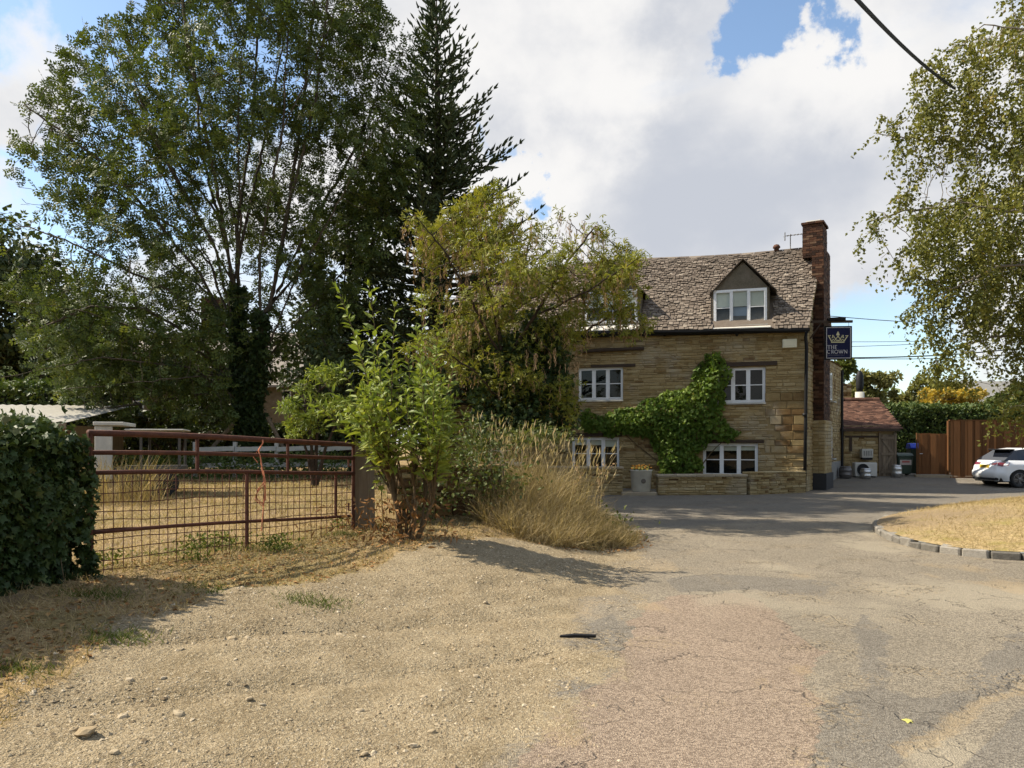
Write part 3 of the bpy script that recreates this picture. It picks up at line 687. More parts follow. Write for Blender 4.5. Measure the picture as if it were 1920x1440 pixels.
# timber lintels
for (u0, u1, v0, v1, tl) in ((1308, 1457, 681, 688, 1), (1108, 1192, 684, 689, 0), (1318, 1432, 825, 831, -1), (1056, 1166, 812, 819, 0)):
    x0, z1 = FL(u0, v0); x1, _ = FL(u1, v0); _, z0 = FL((u0 + u1) / 2, v1)
    l_ = MB(); l_.box((x0, -.045, z0 + .01), (x1, .1, z1), .5, None, .015); l_.build('lintel', M['timber_dark'], inn, .01)
x0, z1 = FL(1088, 657); x1, z1b = FL(1208, 653)
l_ = MB(); l_.tube([(x0, -.11, z1 - .06), (x0 + .9, -.12, z1 - .03), (x1, -.12, z1b - .02)], .06, 8); l_.build('old_pipe', M['timber_dark'], inn)
x0, z1 = FL(1042, 788); x1, z1b = FL(1064, 787)
l_ = MB(); l_.tube([(x0, -.1, z1), (x1, -.1, z1b)], .06, 8); l_.build('old_pipe', M['black_plastic'], inn)
# alarm box and eave lights
x0, z1 = FL(1467, 637); x1, z0 = FL(1494, 652)
l_ = MB(); l_.box((x0, -.13, z0), (x1, -.012, z1)); l_.box((x0 + .04, -.145, z0 + .05), (x1 - .05, -.128, z1 - .03)); l_.build('alarm_box', M['cream_plastic'], inn, .012)
for u in (1247, 1382):
    x0, z0 = FL(u, 629); l_ = MB(); l_.lathe([(.03, 0), (.055, .05), (.06, .12), (.02, .14)], (x0, -.14, z0 - .04), 10, .5, Matrix.Rotation(R(25), 4, 'X')); l_.tube([(x0, -.14, z0 + .06), (x0, -.005, z0 + .1)], .018, 6); l_.build('eave_light', M['black_plastic'], inn, 0, True)

# unseen rear range behind the main roof, added to shadow the outbuilding roof
rw = MB(); rw.box((-6.5, 5.0, -.4), (-1.1, 10.2, 4.9)); rw.add([(-6.5, 10.2, 4.9), (-1.1, 10.2, 4.9), (-3.8, 10.2, 7.6)], [(0, 1, 2)]); rw.build('unseen_rear_range', M['stone'], inn)
rw = MB(); rw.add([(-6.8, 3.6, 4.65), (-6.8, 10.5, 4.65), (-3.8, 10.5, 7.7), (-3.8, 3.6, 7.7), (-.8, 10.5, 4.65), (-.8, 3.6, 4.65)], [(0, 1, 2, 3), (3, 2, 4, 5)]); rw.build('unseen_rear_roof', M['slate'], inn)
# roof: deck, slates, ridge
EY = -0.26
def roof_z(x, y): return eave_z(x) - 0.02 + (RZ + 0.05 * math.sin(x * .7) - 0.018 * abs(x + 5) * 0 - eave_z(x)) * (y - EY) / (RY - EY)
def vx(y): return 0.12 + y * math.tan(SK)         # verge
mb = MB()
NX = 14
for i in range(NX):
    xa, xb_ = XL - .1 + (vx(EY) - .02 - XL + .1) * i / NX, XL - .1 + (vx(EY) - .02 - XL + .1) * (i + 1) / NX
    xc, xd = XL - .1 + (vx(RY) - .02 - XL + .1) * i / NX, XL - .1 + (vx(RY) - .02 - XL + .1) * (i + 1) / NX
    mb.add([(xa, EY + .03, roof_z(xa, EY + .03)), (xb_, EY + .03, roof_z(xb_, EY + .03)), (xd, RY, roof_z(xd, RY)), (xc, RY, roof_z(xc, RY))], [(0, 1, 2, 3)])
    mb.add([(xa, 5.3, 5.15), (xb_ + .2, 5.3, 5.15), (xd, RY, roof_z(xd, RY)), (xc, RY, roof_z(xc, RY))], [(0, 1, 2, 3)])
roof = mb.build('roof', M['slate'], inn)
DORM = []
for (uc, vpk, half, u0, u1) in ((1393, 487, 62, 1338, 1438), (1147, 489, 60, 1097, 1195)):
    xc, zpk = FL(uc, vpk, .05); xw0, zt = FL(u0, 545, .05); xw1, zb_ = FL(u1, 608, .05)
    if uc < 1200: zt += .0; zb_ = FL(uc, 605, .05)[1]; zt = FL(uc, 545, .05)[1]
    xe0 = FL(uc - half, 548, .05)[0]; hw = xc - xe0
    DORM.append((xc, zpk, xw0, xw1, zb_, zt, hw))
def in_dormer(x, zr):
    for (xc, zpk, a, b, c, d, hw) in DORM:
        dx = abs(x - xc)
        if dx < hw - .1 and zr < zpk - .12 - dx * 1.05: return True
    return False
slates = []
L_ = math.hypot(RY - EY, RZ - 5.3); s_ = 0.0; row = 0
rows = []
while s_ < L_ - .03:
    ex = 0.135 - 0.045 * s_ / L_; rows.append((s_, ex)); s_ += ex
for (s_, ex) in rows:
    t0 = s_ / L_; y0 = EY + (RY - EY) * t0 - (.03 if s_ == 0 else 0); y1 = EY + (RY - EY) * min(1, (s_ + ex * 2.0) / L_)
    x = XL - .12 + random.uniform(-.1, 0); xr = vx(y0) + .05
    while x < xr - .05:
        wd = random.uniform(.085, .20); xe = min(x + wd, xr); xm = (x + xe) / 2
        zr = roof_z(xm, y0)
        if not in_dormer(xm, zr + .1): slates.append((x + .008, xe - .008, y0 + random.uniform(-.03, .03), y1, s_, (xe - x) * ex))
        x = xe
def slate_geo(sl):
    x0, x1, y0, y1, s0, ar = sl
    th = random.uniform(.018, .036); lift = random.uniform(.03, .062)
    sl_ = (RZ - 5.3) / (RY - EY); nn = Vector((0, -sl_, 1)).normalized()
    def P(x, y, up): v = Vector((x, y, roof_z(x, y))) + nn * up; return v
    j = lambda: random.uniform(-.012, .012)
    vs_ = [P(x0 + j(), y0 + j(), lift), P(x1 + j(), y0 + j(), lift + j()), P(x1, y1, .012), P(x0, y1, .012), P(x0 + j() + .006, y0 + j(), lift + th), P(x1 + j() - .006, y0 + j(), lift + th), P(x1, y1, .022), P(x0, y1, .022)]
    return vs_, [(4, 5, 6, 7), (0, 1, 5, 4), (1, 2, 6, 5), (3, 0, 4, 7), (0, 3, 2, 1)], min(1, max(0, random.gauss(.58, .15)))
vis = sorted([q for q in slates if q[0] > -5.6], key=lambda q: -q[5])
vset = set(vis[:300]); mass = MB()
for q in slates:
    g = slate_geo(q)
    if q in vset: m1 = MB(); m1.add(*g); m1.build('slate', M['slate'], roof)
    else: mass.add(*g)
o = mass.build('slates', M['slate'], roof); o['kind'] = 'stuff'
x = XL - .1
while x < vx(RY):
    xe = min(x + random.uniform(.4, .55), vx(RY) + .05)
    rm = MB(); za, zb = roof_z(x, RY), roof_z(xe, RY)
    rm.add([(x, RY - .16, za - .10), (xe - .01, RY - .16, zb - .10), (xe - .01, RY, zb + .07), (x, RY, za + .07), (x, RY + .16, za - .10), (xe - .01, RY + .16, zb - .10), (x, RY - .16, za - .14), (xe - .01, RY - .16, zb - .14)], [(0, 1, 2, 3), (3, 2, 5, 4), (6, 7, 1, 0)], random.uniform(.3, .8))
    rm.build('ridge_stone', M['slate'], roof); x = xe
# dormers
for di, (xc, zpk, a, b, zb, zt, hw) in enumerate(DORM):
    fr = MB(); yf = .05; zs_ = zpk - hw * 1.05 + .06
    fr.add([(a - .09, yf, zb - .02), (a, yf, zb - .02), (a, yf, zt), (a - .09, yf, zt)], [(0, 1, 2, 3)])
    fr.add([(b, yf, zb - .02), (b + .09, yf, zb - .02), (b + .09, yf, zt), (b, yf, zt)], [(0, 1, 2, 3)])
    fr.prism([(a - .09, zt), (b + .09, zt), (b + .09, zs_ + .06), (xc, zpk - .07), (a - .09, zs_ + .06)], 'y', yf, yf + .12)
    d = fr.build('dormer', M['render_grey'], inn)
    for xx in (a - .09, b + .09):
        ck = MB(); sgn = 1 if xx > xc else -1
        yb = EY + (RY - EY) * (zs_ + .1 - 5.3) / (RZ - 5.3)
        yl = yf; zl = roof_z(xx, yl)
        ck.prism([(yl, zl - .05), (yl, zs_ + .12), (yb + .1, zs_ + .12)], 'x', xx - .0 * sgn, xx - .04 * sgn); ck.build('dormer_cheek', M['render_grey'], d)
    window((a, b, zb, zt), 3, 'dormer', .04, d)
    # dormer roof slopes with slates
    yb_pk = EY + (RY - EY) * (zpk - 5.3) / (RZ - 5.3) + .1
    sm = MB()
    for sgn in (-1, 1):
        nrow = 9
        for r_ in range(nrow):
            f0, f1 = r_ / nrow, min(1.0, (r_ + 1.7) / nrow)
            za_, zb2 = zpk - hw * 1.05 * (1 - f0), zpk - hw * 1.05 * (1 - f1)
            xa, xb2 = xc + sgn * hw * (1 - f0), xc + sgn * hw * (1 - f1)
            y = -.10 + random.uniform(-.01, .01)
            ye = EY + (RY - EY) * (za_ - 5.3) / (RZ - 5.3) + .12
            while y < ye:
                y2 = min(y + random.uniform(.15, .26), ye + .05); th = random.uniform(.022, .04); lf = .02
                sm.add([(xa, y, za_ + lf), (xa, y2 - .008, za_ + lf), (xb2, y2 - .008, zb2), (xb2, y, zb2), (xa, y, za_ + lf + th), (xa, y2 - .008, za_ + lf + th), (xb2, y2 - .008, zb2 + .02), (xb2, y, zb2 + .02)],
                       [(0, 1, 2, 3), (4, 5, 6, 7), (0, 1, 5, 4), (1, 2, 6, 5), (3, 0, 4, 7), (2, 3, 7, 6)], min(1, max(0, random.gauss(.42, .2))))
                y = y2
        # underside so the verge has thickness
        sm.add([(xc, -.09, zpk - .012), (xc + sgn * hw, -.09, zpk - hw * 1.05 - .012), (xc + sgn * hw, 1.0, zpk - hw * 1.05 - .012), (xc, yb_pk, zpk - .012)], [(0, 1, 2, 3)], .2)
    o = sm.build('dormer_roof', M['slate'], d); o['kind'] = 'stuff'
    fl = MB(); fl.add([(a - .35, EY - .03, eave_z(xc) + .05), (b + .12, EY - .03, eave_z(xc) + .03), (b + .08, .06, zb), (a - .1, .06, zb), (a - .35, EY - .03, eave_z(xc) + .02), (b + .12, EY - .03, eave_z(xc) + .0)], [(0, 1, 2, 3), (0, 4, 5, 1)]); fl.build('flashing', M['lead'], d)
# verge boards, gutter and down pipe
gt = MB()
pts = [(x, -.33, eave_z(x) - .06 + .012 * math.sin(x * 2.1)) for x in np.linspace(XL, .12, 18)]
prof = [(-.075, .04), (-.07, -.03), (-.03, -.075), (.03, -.075), (.07, -.03), (.075, .04)]
for i in range(len(pts) - 1):
    a, b = Vector(pts[i]), Vector(pts[i + 1])
    gt.add([a + Vector((0, y, zz)) for y, zz in prof] + [b + Vector((0, y, zz)) for y, zz in prof], [(k_, k_ + 1, k_ + 7, k_ + 6) for k_ in range(5)])
gt.build('gutter', M['black_plastic'], inn)
fb = MB(); fb.add([(XL, -.25, eave_z(XL) - .12), (.05, -.25, eave_z(0) - .12), (.05, -.25, eave_z(0) + .0), (XL, -.25, eave_z(XL) + .0), (XL, 0, eave_z(XL) - .12), (.05, 0, eave_z(0) - .12)], [(0, 1, 2, 3), (4, 5, 1, 0)]); fb.build('fascia', M['black_plastic'], inn)
dpz = MB(); dpz.tube([(.02, -.33, 5.2), (.0, -.2, 5.0), (.03, -.14, 4.7), (-.0, -.13, 2.2), (-.03, -.13, .02)], .055, 10); dpz.tube([(-.02, -.13, 2.55), (-.02, -.13, 2.45)], .075, 10); dpz.build('down_pipe', M['black_plastic'], inn, 0, True)
dpz = MB(); dpz.tube([S(4.2, .1, 0), S(4.2, .1, 4.6)], .045, 8); dpz.build('down_pipe', M['black_plastic'], inn)
dpz = MB(); dpz.tube([S(7.9, .1, 0), S(7.9, .1, 4.6)], .05, 8); dpz.build('down_pipe', M['black_plastic'], inn)
vb = MB(); 
for (ya, yb2) in ((EY, RY), (RY, 5.2)):
    za, zb2 = (roof_z(0, EY) - .16, RZ - .12) if ya == EY else (RZ - .12, 5.1)
    vb.add([(vx(ya) - .03, ya, za), (vx(yb2) - .03, yb2, zb2), (vx(yb2) - .03, yb2, zb2 + .17), (vx(ya) - .03, ya, za + .17), (vx(ya) + .02, ya, za), (vx(yb2) + .02, yb2, zb2), (vx(yb2) + .02, yb2, zb2 + .17), (vx(ya) + .02, ya, za + .17)], [(0, 1, 2, 3), (4, 5, 6, 7), (0, 1, 5, 4), (3, 2, 6, 7)])
vb.build('verge_mortar', M['mortar'], inn)
# chimney breast and stack in brick
def bricks(mbb, q0, q1, o0, o1, z0, z1, bh=.077, bl=.225):
    z_ = z0; r_ = 0
    core = .012
    P = [S(q, o, zz) for zz in (z0, z1) for (q, o) in ((q0 + core, o0), (q1 - core, o0), (q1 - core, o1 - core), (q0 + core, o1 - core))]
    mbb.add(P, [(4, 5, 6, 7), (0, 1, 5, 4), (1, 2, 6, 5), (2, 3, 7, 6), (3, 0, 4, 7)], .75)
    while z_ + bh <= z1 + 1e-6:
        for (face) in ('front', 'right', 'left'):
            lo, hi = (o0, o1) if face == 'front' else (q0, q1)
            if face == 'left' and o0 > -.2: continue
            x_ = lo - (bl / 2 if r_ % 2 else 0)
            while x_ < hi - .01:
                a, b = max(x_, lo), min(x_ + bl, hi)
                if b - a > .03:
                    p = random.uniform(0, .01); t = random.random()
                    a += .005; b -= .005; zA, zB = z_ + .005, z_ + bh - .005
                    if face == 'front': c8 = [S(q0 + core + .002, a, zA), S(q0 + core + .002, b, zA), S(q0 + core + .002, b, zB), S(q0 + core + .002, a, zB), S(q0 - p, a, zA), S(q0 - p, b, zA), S(q0 - p, b, zB), S(q0 - p, a, zB)]
                    elif face == 'right': c8 = [S(a, o1 - core - .002, zA), S(b, o1 - core - .002, zA), S(b, o1 - core - .002, zB), S(a, o1 - core - .002, zB), S(a, o1 + p, zA), S(b, o1 + p, zA), S(b, o1 + p, zB), S(a, o1 + p, zB)]
                    else: c8 = [S(a, o0, zA), S(b, o0, zA), S(b, o0, zB), S(a, o0, zB), S(a, o0 - p - .01, zA), S(b, o0 - p - .01, zA), S(b, o0 - p - .01, zB), S(a, o0 - p - .01, zB)]
                    mbb.add(c8, [(4, 5, 6, 7), (0, 1, 5, 4), (1, 2, 6, 5), (2, 3, 7, 6), (3, 0, 4, 7)], t)
                x_ += bl
        z_ += bh; r_ += 1
ch = MB()
bricks(ch, 1.35, 2.75, -.02, .36, 2.35, 8.25)
bricks(ch, 1.75, 2.70, -.38, .27, 8.0, 9.15)
bricks(ch, 1.71, 2.74, -.42, .31, 9.15, 9.23)
o = ch.build('chimney', M['brick'], inn)
st_ = MB(); zc_ = .55
while zc_ < 2.35:
    h = .12
    for (a, b) in ((0.0, .2), (.2, .40)): st_.add(*stone_geo(a + .004, b - .004, zc_ + .005, zc_ + h - .005, .02, lambda a_, o_, z_: S(1.32 - o_, a_, z_), random.uniform(.4, .8)))
    for (a, b) in ((1.32, 1.8), (1.8, 2.3), (2.3, 2.78)): st_.add(*stone_geo(a + .004, b - .004, zc_ + .005, zc_ + h - .005, .02, lambda a_, o_, z_: S(a_, .40 + o_, z_), random.uniform(.4, .8)))
    zc_ += h
P = [S(q, o_, zz) for zz in (-.1, 2.36) for (q, o_) in ((1.33, -.02), (2.77, -.02), (2.77, .395), (1.33, .395))]
st_.add(P, [(4, 5, 6, 7), (0, 1, 5, 4), (1, 2, 6, 5), (2, 3, 7, 6), (3, 0, 4, 7)], .6)
st_.build('chimney_foot', M['stone'], inn)
pb = MB(); P = [S(q, o_, zz) for zz in (-.1, .56) for (q, o_) in ((1.26, -.02), (2.85, -.02), (2.85, .46), (1.26, .46))]
pb.add(P, [(4, 5, 6, 7), (0, 1, 5, 4), (1, 2, 6, 5), (2, 3, 7, 6), (3, 0, 4, 7)]); pb.build('plinth', M['plinth'], inn, .01)
pb = MB(); P = [S(q, o_, zz) for zz in (-.1, .85) for (q, o_) in ((2.86, -.02), (8.3, -.02), (8.3, .05), (2.86, .05))]
pb.add(P, [(4, 5, 6, 7), (0, 1, 5, 4), (1, 2, 6, 5), (2, 3, 7, 6), (3, 0, 4, 7)]); pb.build('plinth', M['grey_render'], inn, .01)
cp = MB(); P = [S(q, o_, zz) for zz in (9.23, 9.30) for (q, o_) in ((1.85, -.3), (2.6, -.3), (2.6, .2), (1.85, .2))]
cp.add(P, [(4, 5, 6, 7), (0, 1, 5, 4), (1, 2, 6, 5), (2, 3, 7, 6), (3, 0, 4, 7)]); cp.build('chimney_cap', M['concrete'], inn, .02)
# small flue on the ridge and the aerial
xq, zq = FL(1456, 462, RY); rp = MB(); rp.lathe([(.09, 0), (.085, .1), (.13, .12), (.12, .19), (.09, .2), (.09, .23), (.01, .26)], (xq, RY, roof_z(xq, RY) + .02), 12); rp.build('ridge_vent', M['clay_tile'], inn, 0, True)
xq, zq = FL(1482, 440, RY); ae = MB(); ae.tube([(xq, RY, RZ - .05), (xq, RY, zq + .02)], .018, 6); ae.tube([(xq - .15, RY - .1, zq - .06), (xq + .55, RY + .4, zq + .1)], .012, 5)
for i in range(7):
    t = i / 6; p = Vector((xq - .15 + .7 * t, RY - .1 + .5 * t, zq - .06 + .16 * t)); ae.tube([p + Vector((-.08, .11, 0)), p + Vector((.08, -.11, 0))], .008, 4)
ae.box((xq - .2, RY - .16, zq - .2), (xq - .17, RY + .02, zq + .06)); ae.build('aerial', M['grey_render'], inn)

# hanging sign
M['sign_blue'] = mat_plain('sign_blue', (0.010, 0.012, 0.042), 0.75, 0, 0.15, var=0.1)
M['sign_black'] = mat_plain('sign_frame', (0.008, 0.008, 0.009), 0.7, 0, 0.2, var=0.2)
M['sign_pale'] = mat_plain('sign_pale', (0.50, 0.49, 0.50), 0.6, var=0.05)
M['sign_gold'] = mat_plain('sign_gold', (0.50, 0.46, 0.27), 0.5, var=0.1)
SY = 25.35
c0 = W(1571.5, 643, SY); sw, sh = 50 * SY / F, 63 * SY / F
sgn_ = empty('hanging_sign', c0, R(-4)); tag(sgn_, 'navy pub sign with pale crown hanging from a bracket beside the chimney', 'sign')
q = MB(); q.box((-sw / 2, -.03, -sh / 2), (sw / 2, .03, sh / 2)); q.build('board', M['sign_black'], sgn_, .008)
q = MB(); q.box((-sw / 2 + .055, -.036, -sh / 2 + .05), (sw / 2 - .055, -.029, sh / 2 - .05)); q.build('panel', M['sign_blue'], sgn_)
q = MB(); bw = .016; X0, X1, Z0, Z1 = -sw / 2 + .05, sw / 2 - .05, -sh / 2 + .045, sh / 2 - .045
for lo, hi in (((X0, -.041, Z0), (X1, -.034, Z0 + bw)), ((X0, -.041, Z1 - bw), (X1, -.034, Z1)), ((X0, -.041, Z0 + bw), (X0 + bw, -.034, Z1 - bw)), ((X1 - bw, -.041, Z0 + bw), (X1, -.034, Z1 - bw))): q.box(lo, hi)
q.build('border', M['sign_pale'], sgn_)
def sx_(x): return -sw / 2 + (x - 230) / 680 * sw       # coordinates of the enlarged photo crop
def sz_(y): return sh / 2 - (y - 395) / 850 * sh
q = MB()
def strip(pts, th, mbb, y0=-.046, y1=-.037):
    for (a, b) in zip(pts, pts[1:]):
        a = Vector((sx_(a[0]), 0, sz_(a[1]))); b = Vector((sx_(b[0]), 0, sz_(b[1]))); d = (b - a).normalized(); n_ = Vector((-d.z, 0, d.x)) * th / 2
        mbb.add([a - n_ + Vector((0, y0, 0)), b - n_ + Vector((0, y0, 0)), b + n_ + Vector((0, y0, 0)), a + n_ + Vector((0, y0, 0)), a - n_ + Vector((0, y1, 0)), b - n_ + Vector((0, y1, 0)), b + n_ + Vector((0, y1, 0)), a + n_ + Vector((0, y1, 0))], [(0, 1, 2, 3), (4, 5, 6, 7), (0, 1, 5, 4), (1, 2, 6, 5), (2, 3, 7, 6), (3, 0, 4, 7)])
        y0 -= .0004
strip([(385, 808), (715, 808)], .03, q); strip([(398, 780), (705, 780)], .012, q)
strip([(400, 790), (320, 640)], .03, q); strip([(700, 790), (795, 645)], .03, q); strip([(305, 635), (380, 640)], .02, q); strip([(735, 645), (810, 640)], .02, q)
strip([(400, 700), (455, 660), (500, 730), (555, 650), (610, 730), (650, 660), (705, 700)], .022, q)
strip([(415, 690), (430, 625)], .022, q); strip([(690, 690), (680, 625)], .022, q); strip([(410, 632), (462, 632)], .018, q); strip([(650, 632), (700, 632)], .018, q)
for cx_, cy_ in ((440, 740), (500, 745), (555, 760), (610, 745), (670, 740)): strip([(cx_ - 30, cy_ + 25), (cx_, cy_ - 15), (cx_ + 30, cy_ + 25)], .018, q)
q.prism([(sx_(505), sz_(630)), (sx_(600), sz_(630)), (sx_(580), sz_(575)), (sx_(555), sz_(525)), (sx_(530), sz_(575))], 'y', -.047, -.038); strip([(555, 630), (555, 680)], .03, q)
q.build('crown_emblem', M['sign_gold'], sgn_)
q = MB()
def letter(ch_, x, y, w_, h_):
    th, tn = .017, .009
    P = lambda a, b: (x + a * w_, y - b * h_)
    ser = lambda a, b, l=.22: strip([P(a - l / 2 - .04, b), P(a + l / 2 + .04, b)], .006, q)
    arc = lambda a0, a1, cxx=.5, cyy=.5, rx=.5, ry=.5: [P(cxx + rx * math.cos(R(a)), cyy + ry * math.sin(R(a))) for a in np.linspace(a0, a1, 12)]
    if ch_ == 'T': strip([P(0, 1), P(1, 1)], tn, q); strip([P(.5, 0), P(.5, 1)], th, q); ser(.5, 0); strip([P(0, 1), P(0, .85)], .006, q); strip([P(1, 1), P(1, .85)], .006, q)
    if ch_ == 'H': strip([P(.12, 0), P(.12, 1)], th, q); strip([P(.88, 0), P(.88, 1)], th, q); strip([P(.12, .52), P(.88, .52)], tn, q); [ser(a, b) for a in (.12, .88) for b in (0, 1)]
    if ch_ == 'E': strip([P(.2, 0), P(.2, 1)], th, q); [strip([P(.2, b), P(.9 - (.15 if b == .5 else 0), b)], tn, q) for b in (0.02, .5, .98)]; ser(.2, 0); ser(.2, 1)
    if ch_ == 'C': strip(arc(50, 310), th * .85, q); strip([P(.86, .72), P(.86, .95)], .006, q)
    if ch_ == 'R': strip([P(.2, 0), P(.2, 1)], th, q); strip([P(.2, .98)] + arc(90, -90, .5, .74, .32, .25) + [P(.2, .48)], tn * 1.2, q); strip([P(.5, .48), P(1.0, 0)], th, q); ser(.2, 0); ser(.2, 1)
    if ch_ == 'O': strip(arc(0, 360), th * .85, q)
    if ch_ == 'W': strip([P(0, 1), P(.28, 0), P(.5, .9), P(.74, 0), P(1, 1)], th * .75, q); ser(0, 1); ser(.5, 1, .15); ser(1, 1)
    if ch_ == 'N': strip([P(.12, 0), P(.12, 1)], tn, q); strip([P(.12, 1), P(.88, 0)], th, q); strip([P(.88, 0), P(.88, 1)], tn, q); ser(.12, 0); ser(.12, 1); ser(.88, 1)
for c_, x_, w_ in (('T', 292, 78), ('H', 385, 75), ('E', 478, 60)): letter(c_, x_, 975, w_, 92)
for c_, x_, w_ in (('C', 285, 85), ('R', 388, 65), ('O', 468, 90), ('W', 575, 110), ('N', 705, 85)): letter(c_, x_, 1088, w_, 85)
q.build('lettering', M['sign_pale'], sgn_)
q = MB(); x_ = 295
while x_ < 700: strip([(x_, 1130), (x_ + random.uniform(8, 18), 1130)], .016, q); x_ += random.choice((22, 26, 34))
q.build('strapline', mat_plain('sign_strapline', (.22, .22, .25), .6), sgn_)
q = MB(); zt = W(1571, 603, SY).z - c0.z
q.box((-1.05, -.04, zt - .04), (sw / 2 + .02, .04, zt + .04)); q.box((-sw / 2 - .02, -.045, sh / 2), (-sw / 2 + .12, .045, zt - .06)); q.tube([(sw / 2 - .1, 0, sh / 2), (sw / 2 - .1, 0, zt - .04)], .008, 5); q.tube([(-sw / 2 + .2, 0, sh / 2), (-sw / 2 + .2, 0, zt - .04)], .008, 5)
q.tube([(-.9, 0, zt - .55), (-.55, 0, zt - .04)], .025, 6); q.build('bracket', M['timber_dark'], sgn_, .004)
q = MB(); q.box((-sw / 2 + .12, -.11, zt + .02), (sw / 2 - .2, .07, zt + .13), .5, Matrix.Rotation(R(-2), 4, 'Y')); q.build('lamp_hood', M['sign_black'], sgn_, .01)

# ------------------------------------------------------------------ low walls, planter, step in front of the inn
def dry_wall(name, p0, p1, zb, h, thick, label, cap=None, course=(.05, .075, .09), tb=.5, capmat='stone', jit=0.02, parts=True):
    p0, p1 = Vector((*p0, zb)), Vector((*p1, zb)); d = p1 - p0; L = d.length; ang_ = math.atan2(d.y, d.x)
    wl_ = empty(name, p0, ang_); tag(wl_, label, 'wall')
    b = MB(); b.box((.02, -thick / 2 + .02, -.2), (L - .02, thick / 2 - .02, h - .01)); b.build('wall_core', M['mortar'], wl_)
    ms_ = MB(); z_ = 0; nst = 0; first = None
    while z_ < h - .02:
        hh = min(random.choice(course), h - z_)
        for side in (-1, 1):
            x_ = 0
            while x_ < L - .01:
                xe = min(x_ + random.uniform(.12, .38), L)
                if L - xe < .08: xe = L
                g = stone_geo(x_ + .004, xe - .004, z_ + .004, z_ + hh - .003, random.uniform(.012, .012 + jit), lambda a, o_, zz, sd_=side: (a, sd_ * (thick / 2 - .02 + o_), zz), min(1, max(0, random.gauss(tb, .18))))
                if side == -1 and parts: m1 = MB(); m1.add(*g); m1.build('stone', M['stone'], wl_)
                else: ms_.add(*g)
                x_ = xe
        for xend, s2 in ((0, -1), (L, 1)):
            ms_.add(*stone_geo(-thick / 2 + .01, thick / 2 - .01, z_ + .004, z_ + hh - .003, .012, lambda a, o_, zz, xe_=xend, s3=s2: (xe_ + s3 * (o_ - .02), a, zz), random.gauss(tb, .15)))
        z_ += hh
    o = ms_.build('stonework', M['stone'], wl_); o['kind'] = 'stuff'
    if cap:
        for (zc, tk, ov) in cap:
            x_ = -ov
            while x_ < L + ov:
                xe = min(x_ + random.uniform(.5, .8), L + ov); c_ = MB(); c_.box((x_ + .004, -thick / 2 - ov, zc), (xe - .004, thick / 2 + ov, zc + tk), random.uniform(.5, .9), None, .008); c_.build('coping_stone', M[capmat], wl_, .012); x_ = xe
    return wl_
M['cope'] = mat_tint('pale_coping', [(0, (0.25, 0.2, 0.13)), (1, (0.48, 0.41, 0.3))], 0.9, 6, 0.4, 40, 0.5, 0.01)
def loc2w(x, y): c, s2 = math.cos(-A_F), math.sin(-A_F); return (CX + x * c - y * s2, CY + x * s2 + y * c)
def wx_at(u, Yd): return ((u - 960) * Yd / F, Yd)
dry_wall('garden_wall', wx_at(1232, 23.6), wx_at(1397, 23.7), -.06, .62, .34, 'low stone wall with long coping below the creeper', [(.62, .075, .03)], capmat='cope')
dry_wall('garden_wall', wx_at(1399, 23.7), loc2w(-.12, -.28), -.06, .72, .36, 'taller low wall section rising against the inn corner by the down pipe', [(.72, .04, .0)])
dry_wall('garden_wall', wx_at(1030, 23.9), wx_at(1167, 23.7), -.06, .86, .34, 'low stone wall half hidden behind the tall dry grass', [(.86, .07, .03)], capmat='cope')
ps = MB(); a = wx_at(1283, 24.3); b = wx_at(1396, 24.3); ps.box((a[0], 24.15, .5), (b[0], 24.5, .575)); ps.box((a[0] + .2, 24.2, -.05), (b[0] - .2, 24.45, .5)); tag(ps.build('stone_bench', M['cope'], None, .02), 'pale stone slab seat under the lower window beside the creeper', 'bench')
st = MB(); a = wx_at(1164, 23.6); b = wx_at(1229, 23.6); st.box((a[0], 23.3, -.05), (b[0], 24.1, .10)); tag(st.build('door_step', M['cope'], None, .02), 'pale stone step between the low walls with the flower tub on it', 'step')
pc = W(1202, 925, 23.7); pc.z = .10
pt = empty('flower_tub', pc); tag(pt, 'round pale tub of small orange flowers between the low walls', 'planter')
q = MB(); q.lathe([(.27, 0), (.29, .02), (.325, .62), (.345, .635), (.345, .66), (.30, .66), (.29, .60), (.02, .58)], (0, 0, 0), 28); q.build('tub', mat_plain('tub_stone', (.50, .46, .38), .85, var=.3, scale=5, bst=.4), pt, 0, True)
q = MB(); q.lathe([(.04, -.03), (.075, -.02), (.075, .02), (.04, .03)], (.02, -.315, .33), 10, .5, Matrix.Rotation(R(90), 4, 'X')); q.build('ring_boss', mat_plain('boss', (.12, .1, .08), .9), pt)

# ------------------------------------------------------------------ outbuilding in the yard
OY = 32.0
ob = empty('outbuilding', (*wx_at(1582, OY), .2), R(-3)); tag(ob, 'small stone outbuilding with brown tiled roof at the back of the yard', 'building')
PXM = OY / F
OW = (1676 - 1582) * PXM; EH = EYE - (799 - HV) * PXM - .2; RH = EYE - (750 - HV) * 34.0 / F - .2
q = MB(); q.add([(0, 0, -.3), (OW, 0, -.3), (OW, 0, EH), (0, 0, EH)], [(0, 1, 2, 3)]); q.add([(OW, 0, -.3), (OW, 4.2, -.3), (OW, 4.2, EH), (OW, 2.1, RH - .05), (OW, 0, EH)], [(0, 1, 2, 3, 4)])
q.add([(-1.2, 0, -.3), (-1.2, 4.2, -.3), (-1.2, 4.2, EH), (-1.2, 2.1, RH - .05), (-1.2, 0, EH)], [(0, 1, 2, 3, 4)]); q.add([(-1.2, 4.2, -.3), (OW, 4.2, -.3), (OW, 4.2, EH), (-1.2, 4.2, EH)], [(0, 1, 2, 3)]); q.add([(-1.2, .01, -.3), (0, .01, -.3), (0, .01, EH), (-1.2, .01, EH)], [(0, 1, 2, 3)])
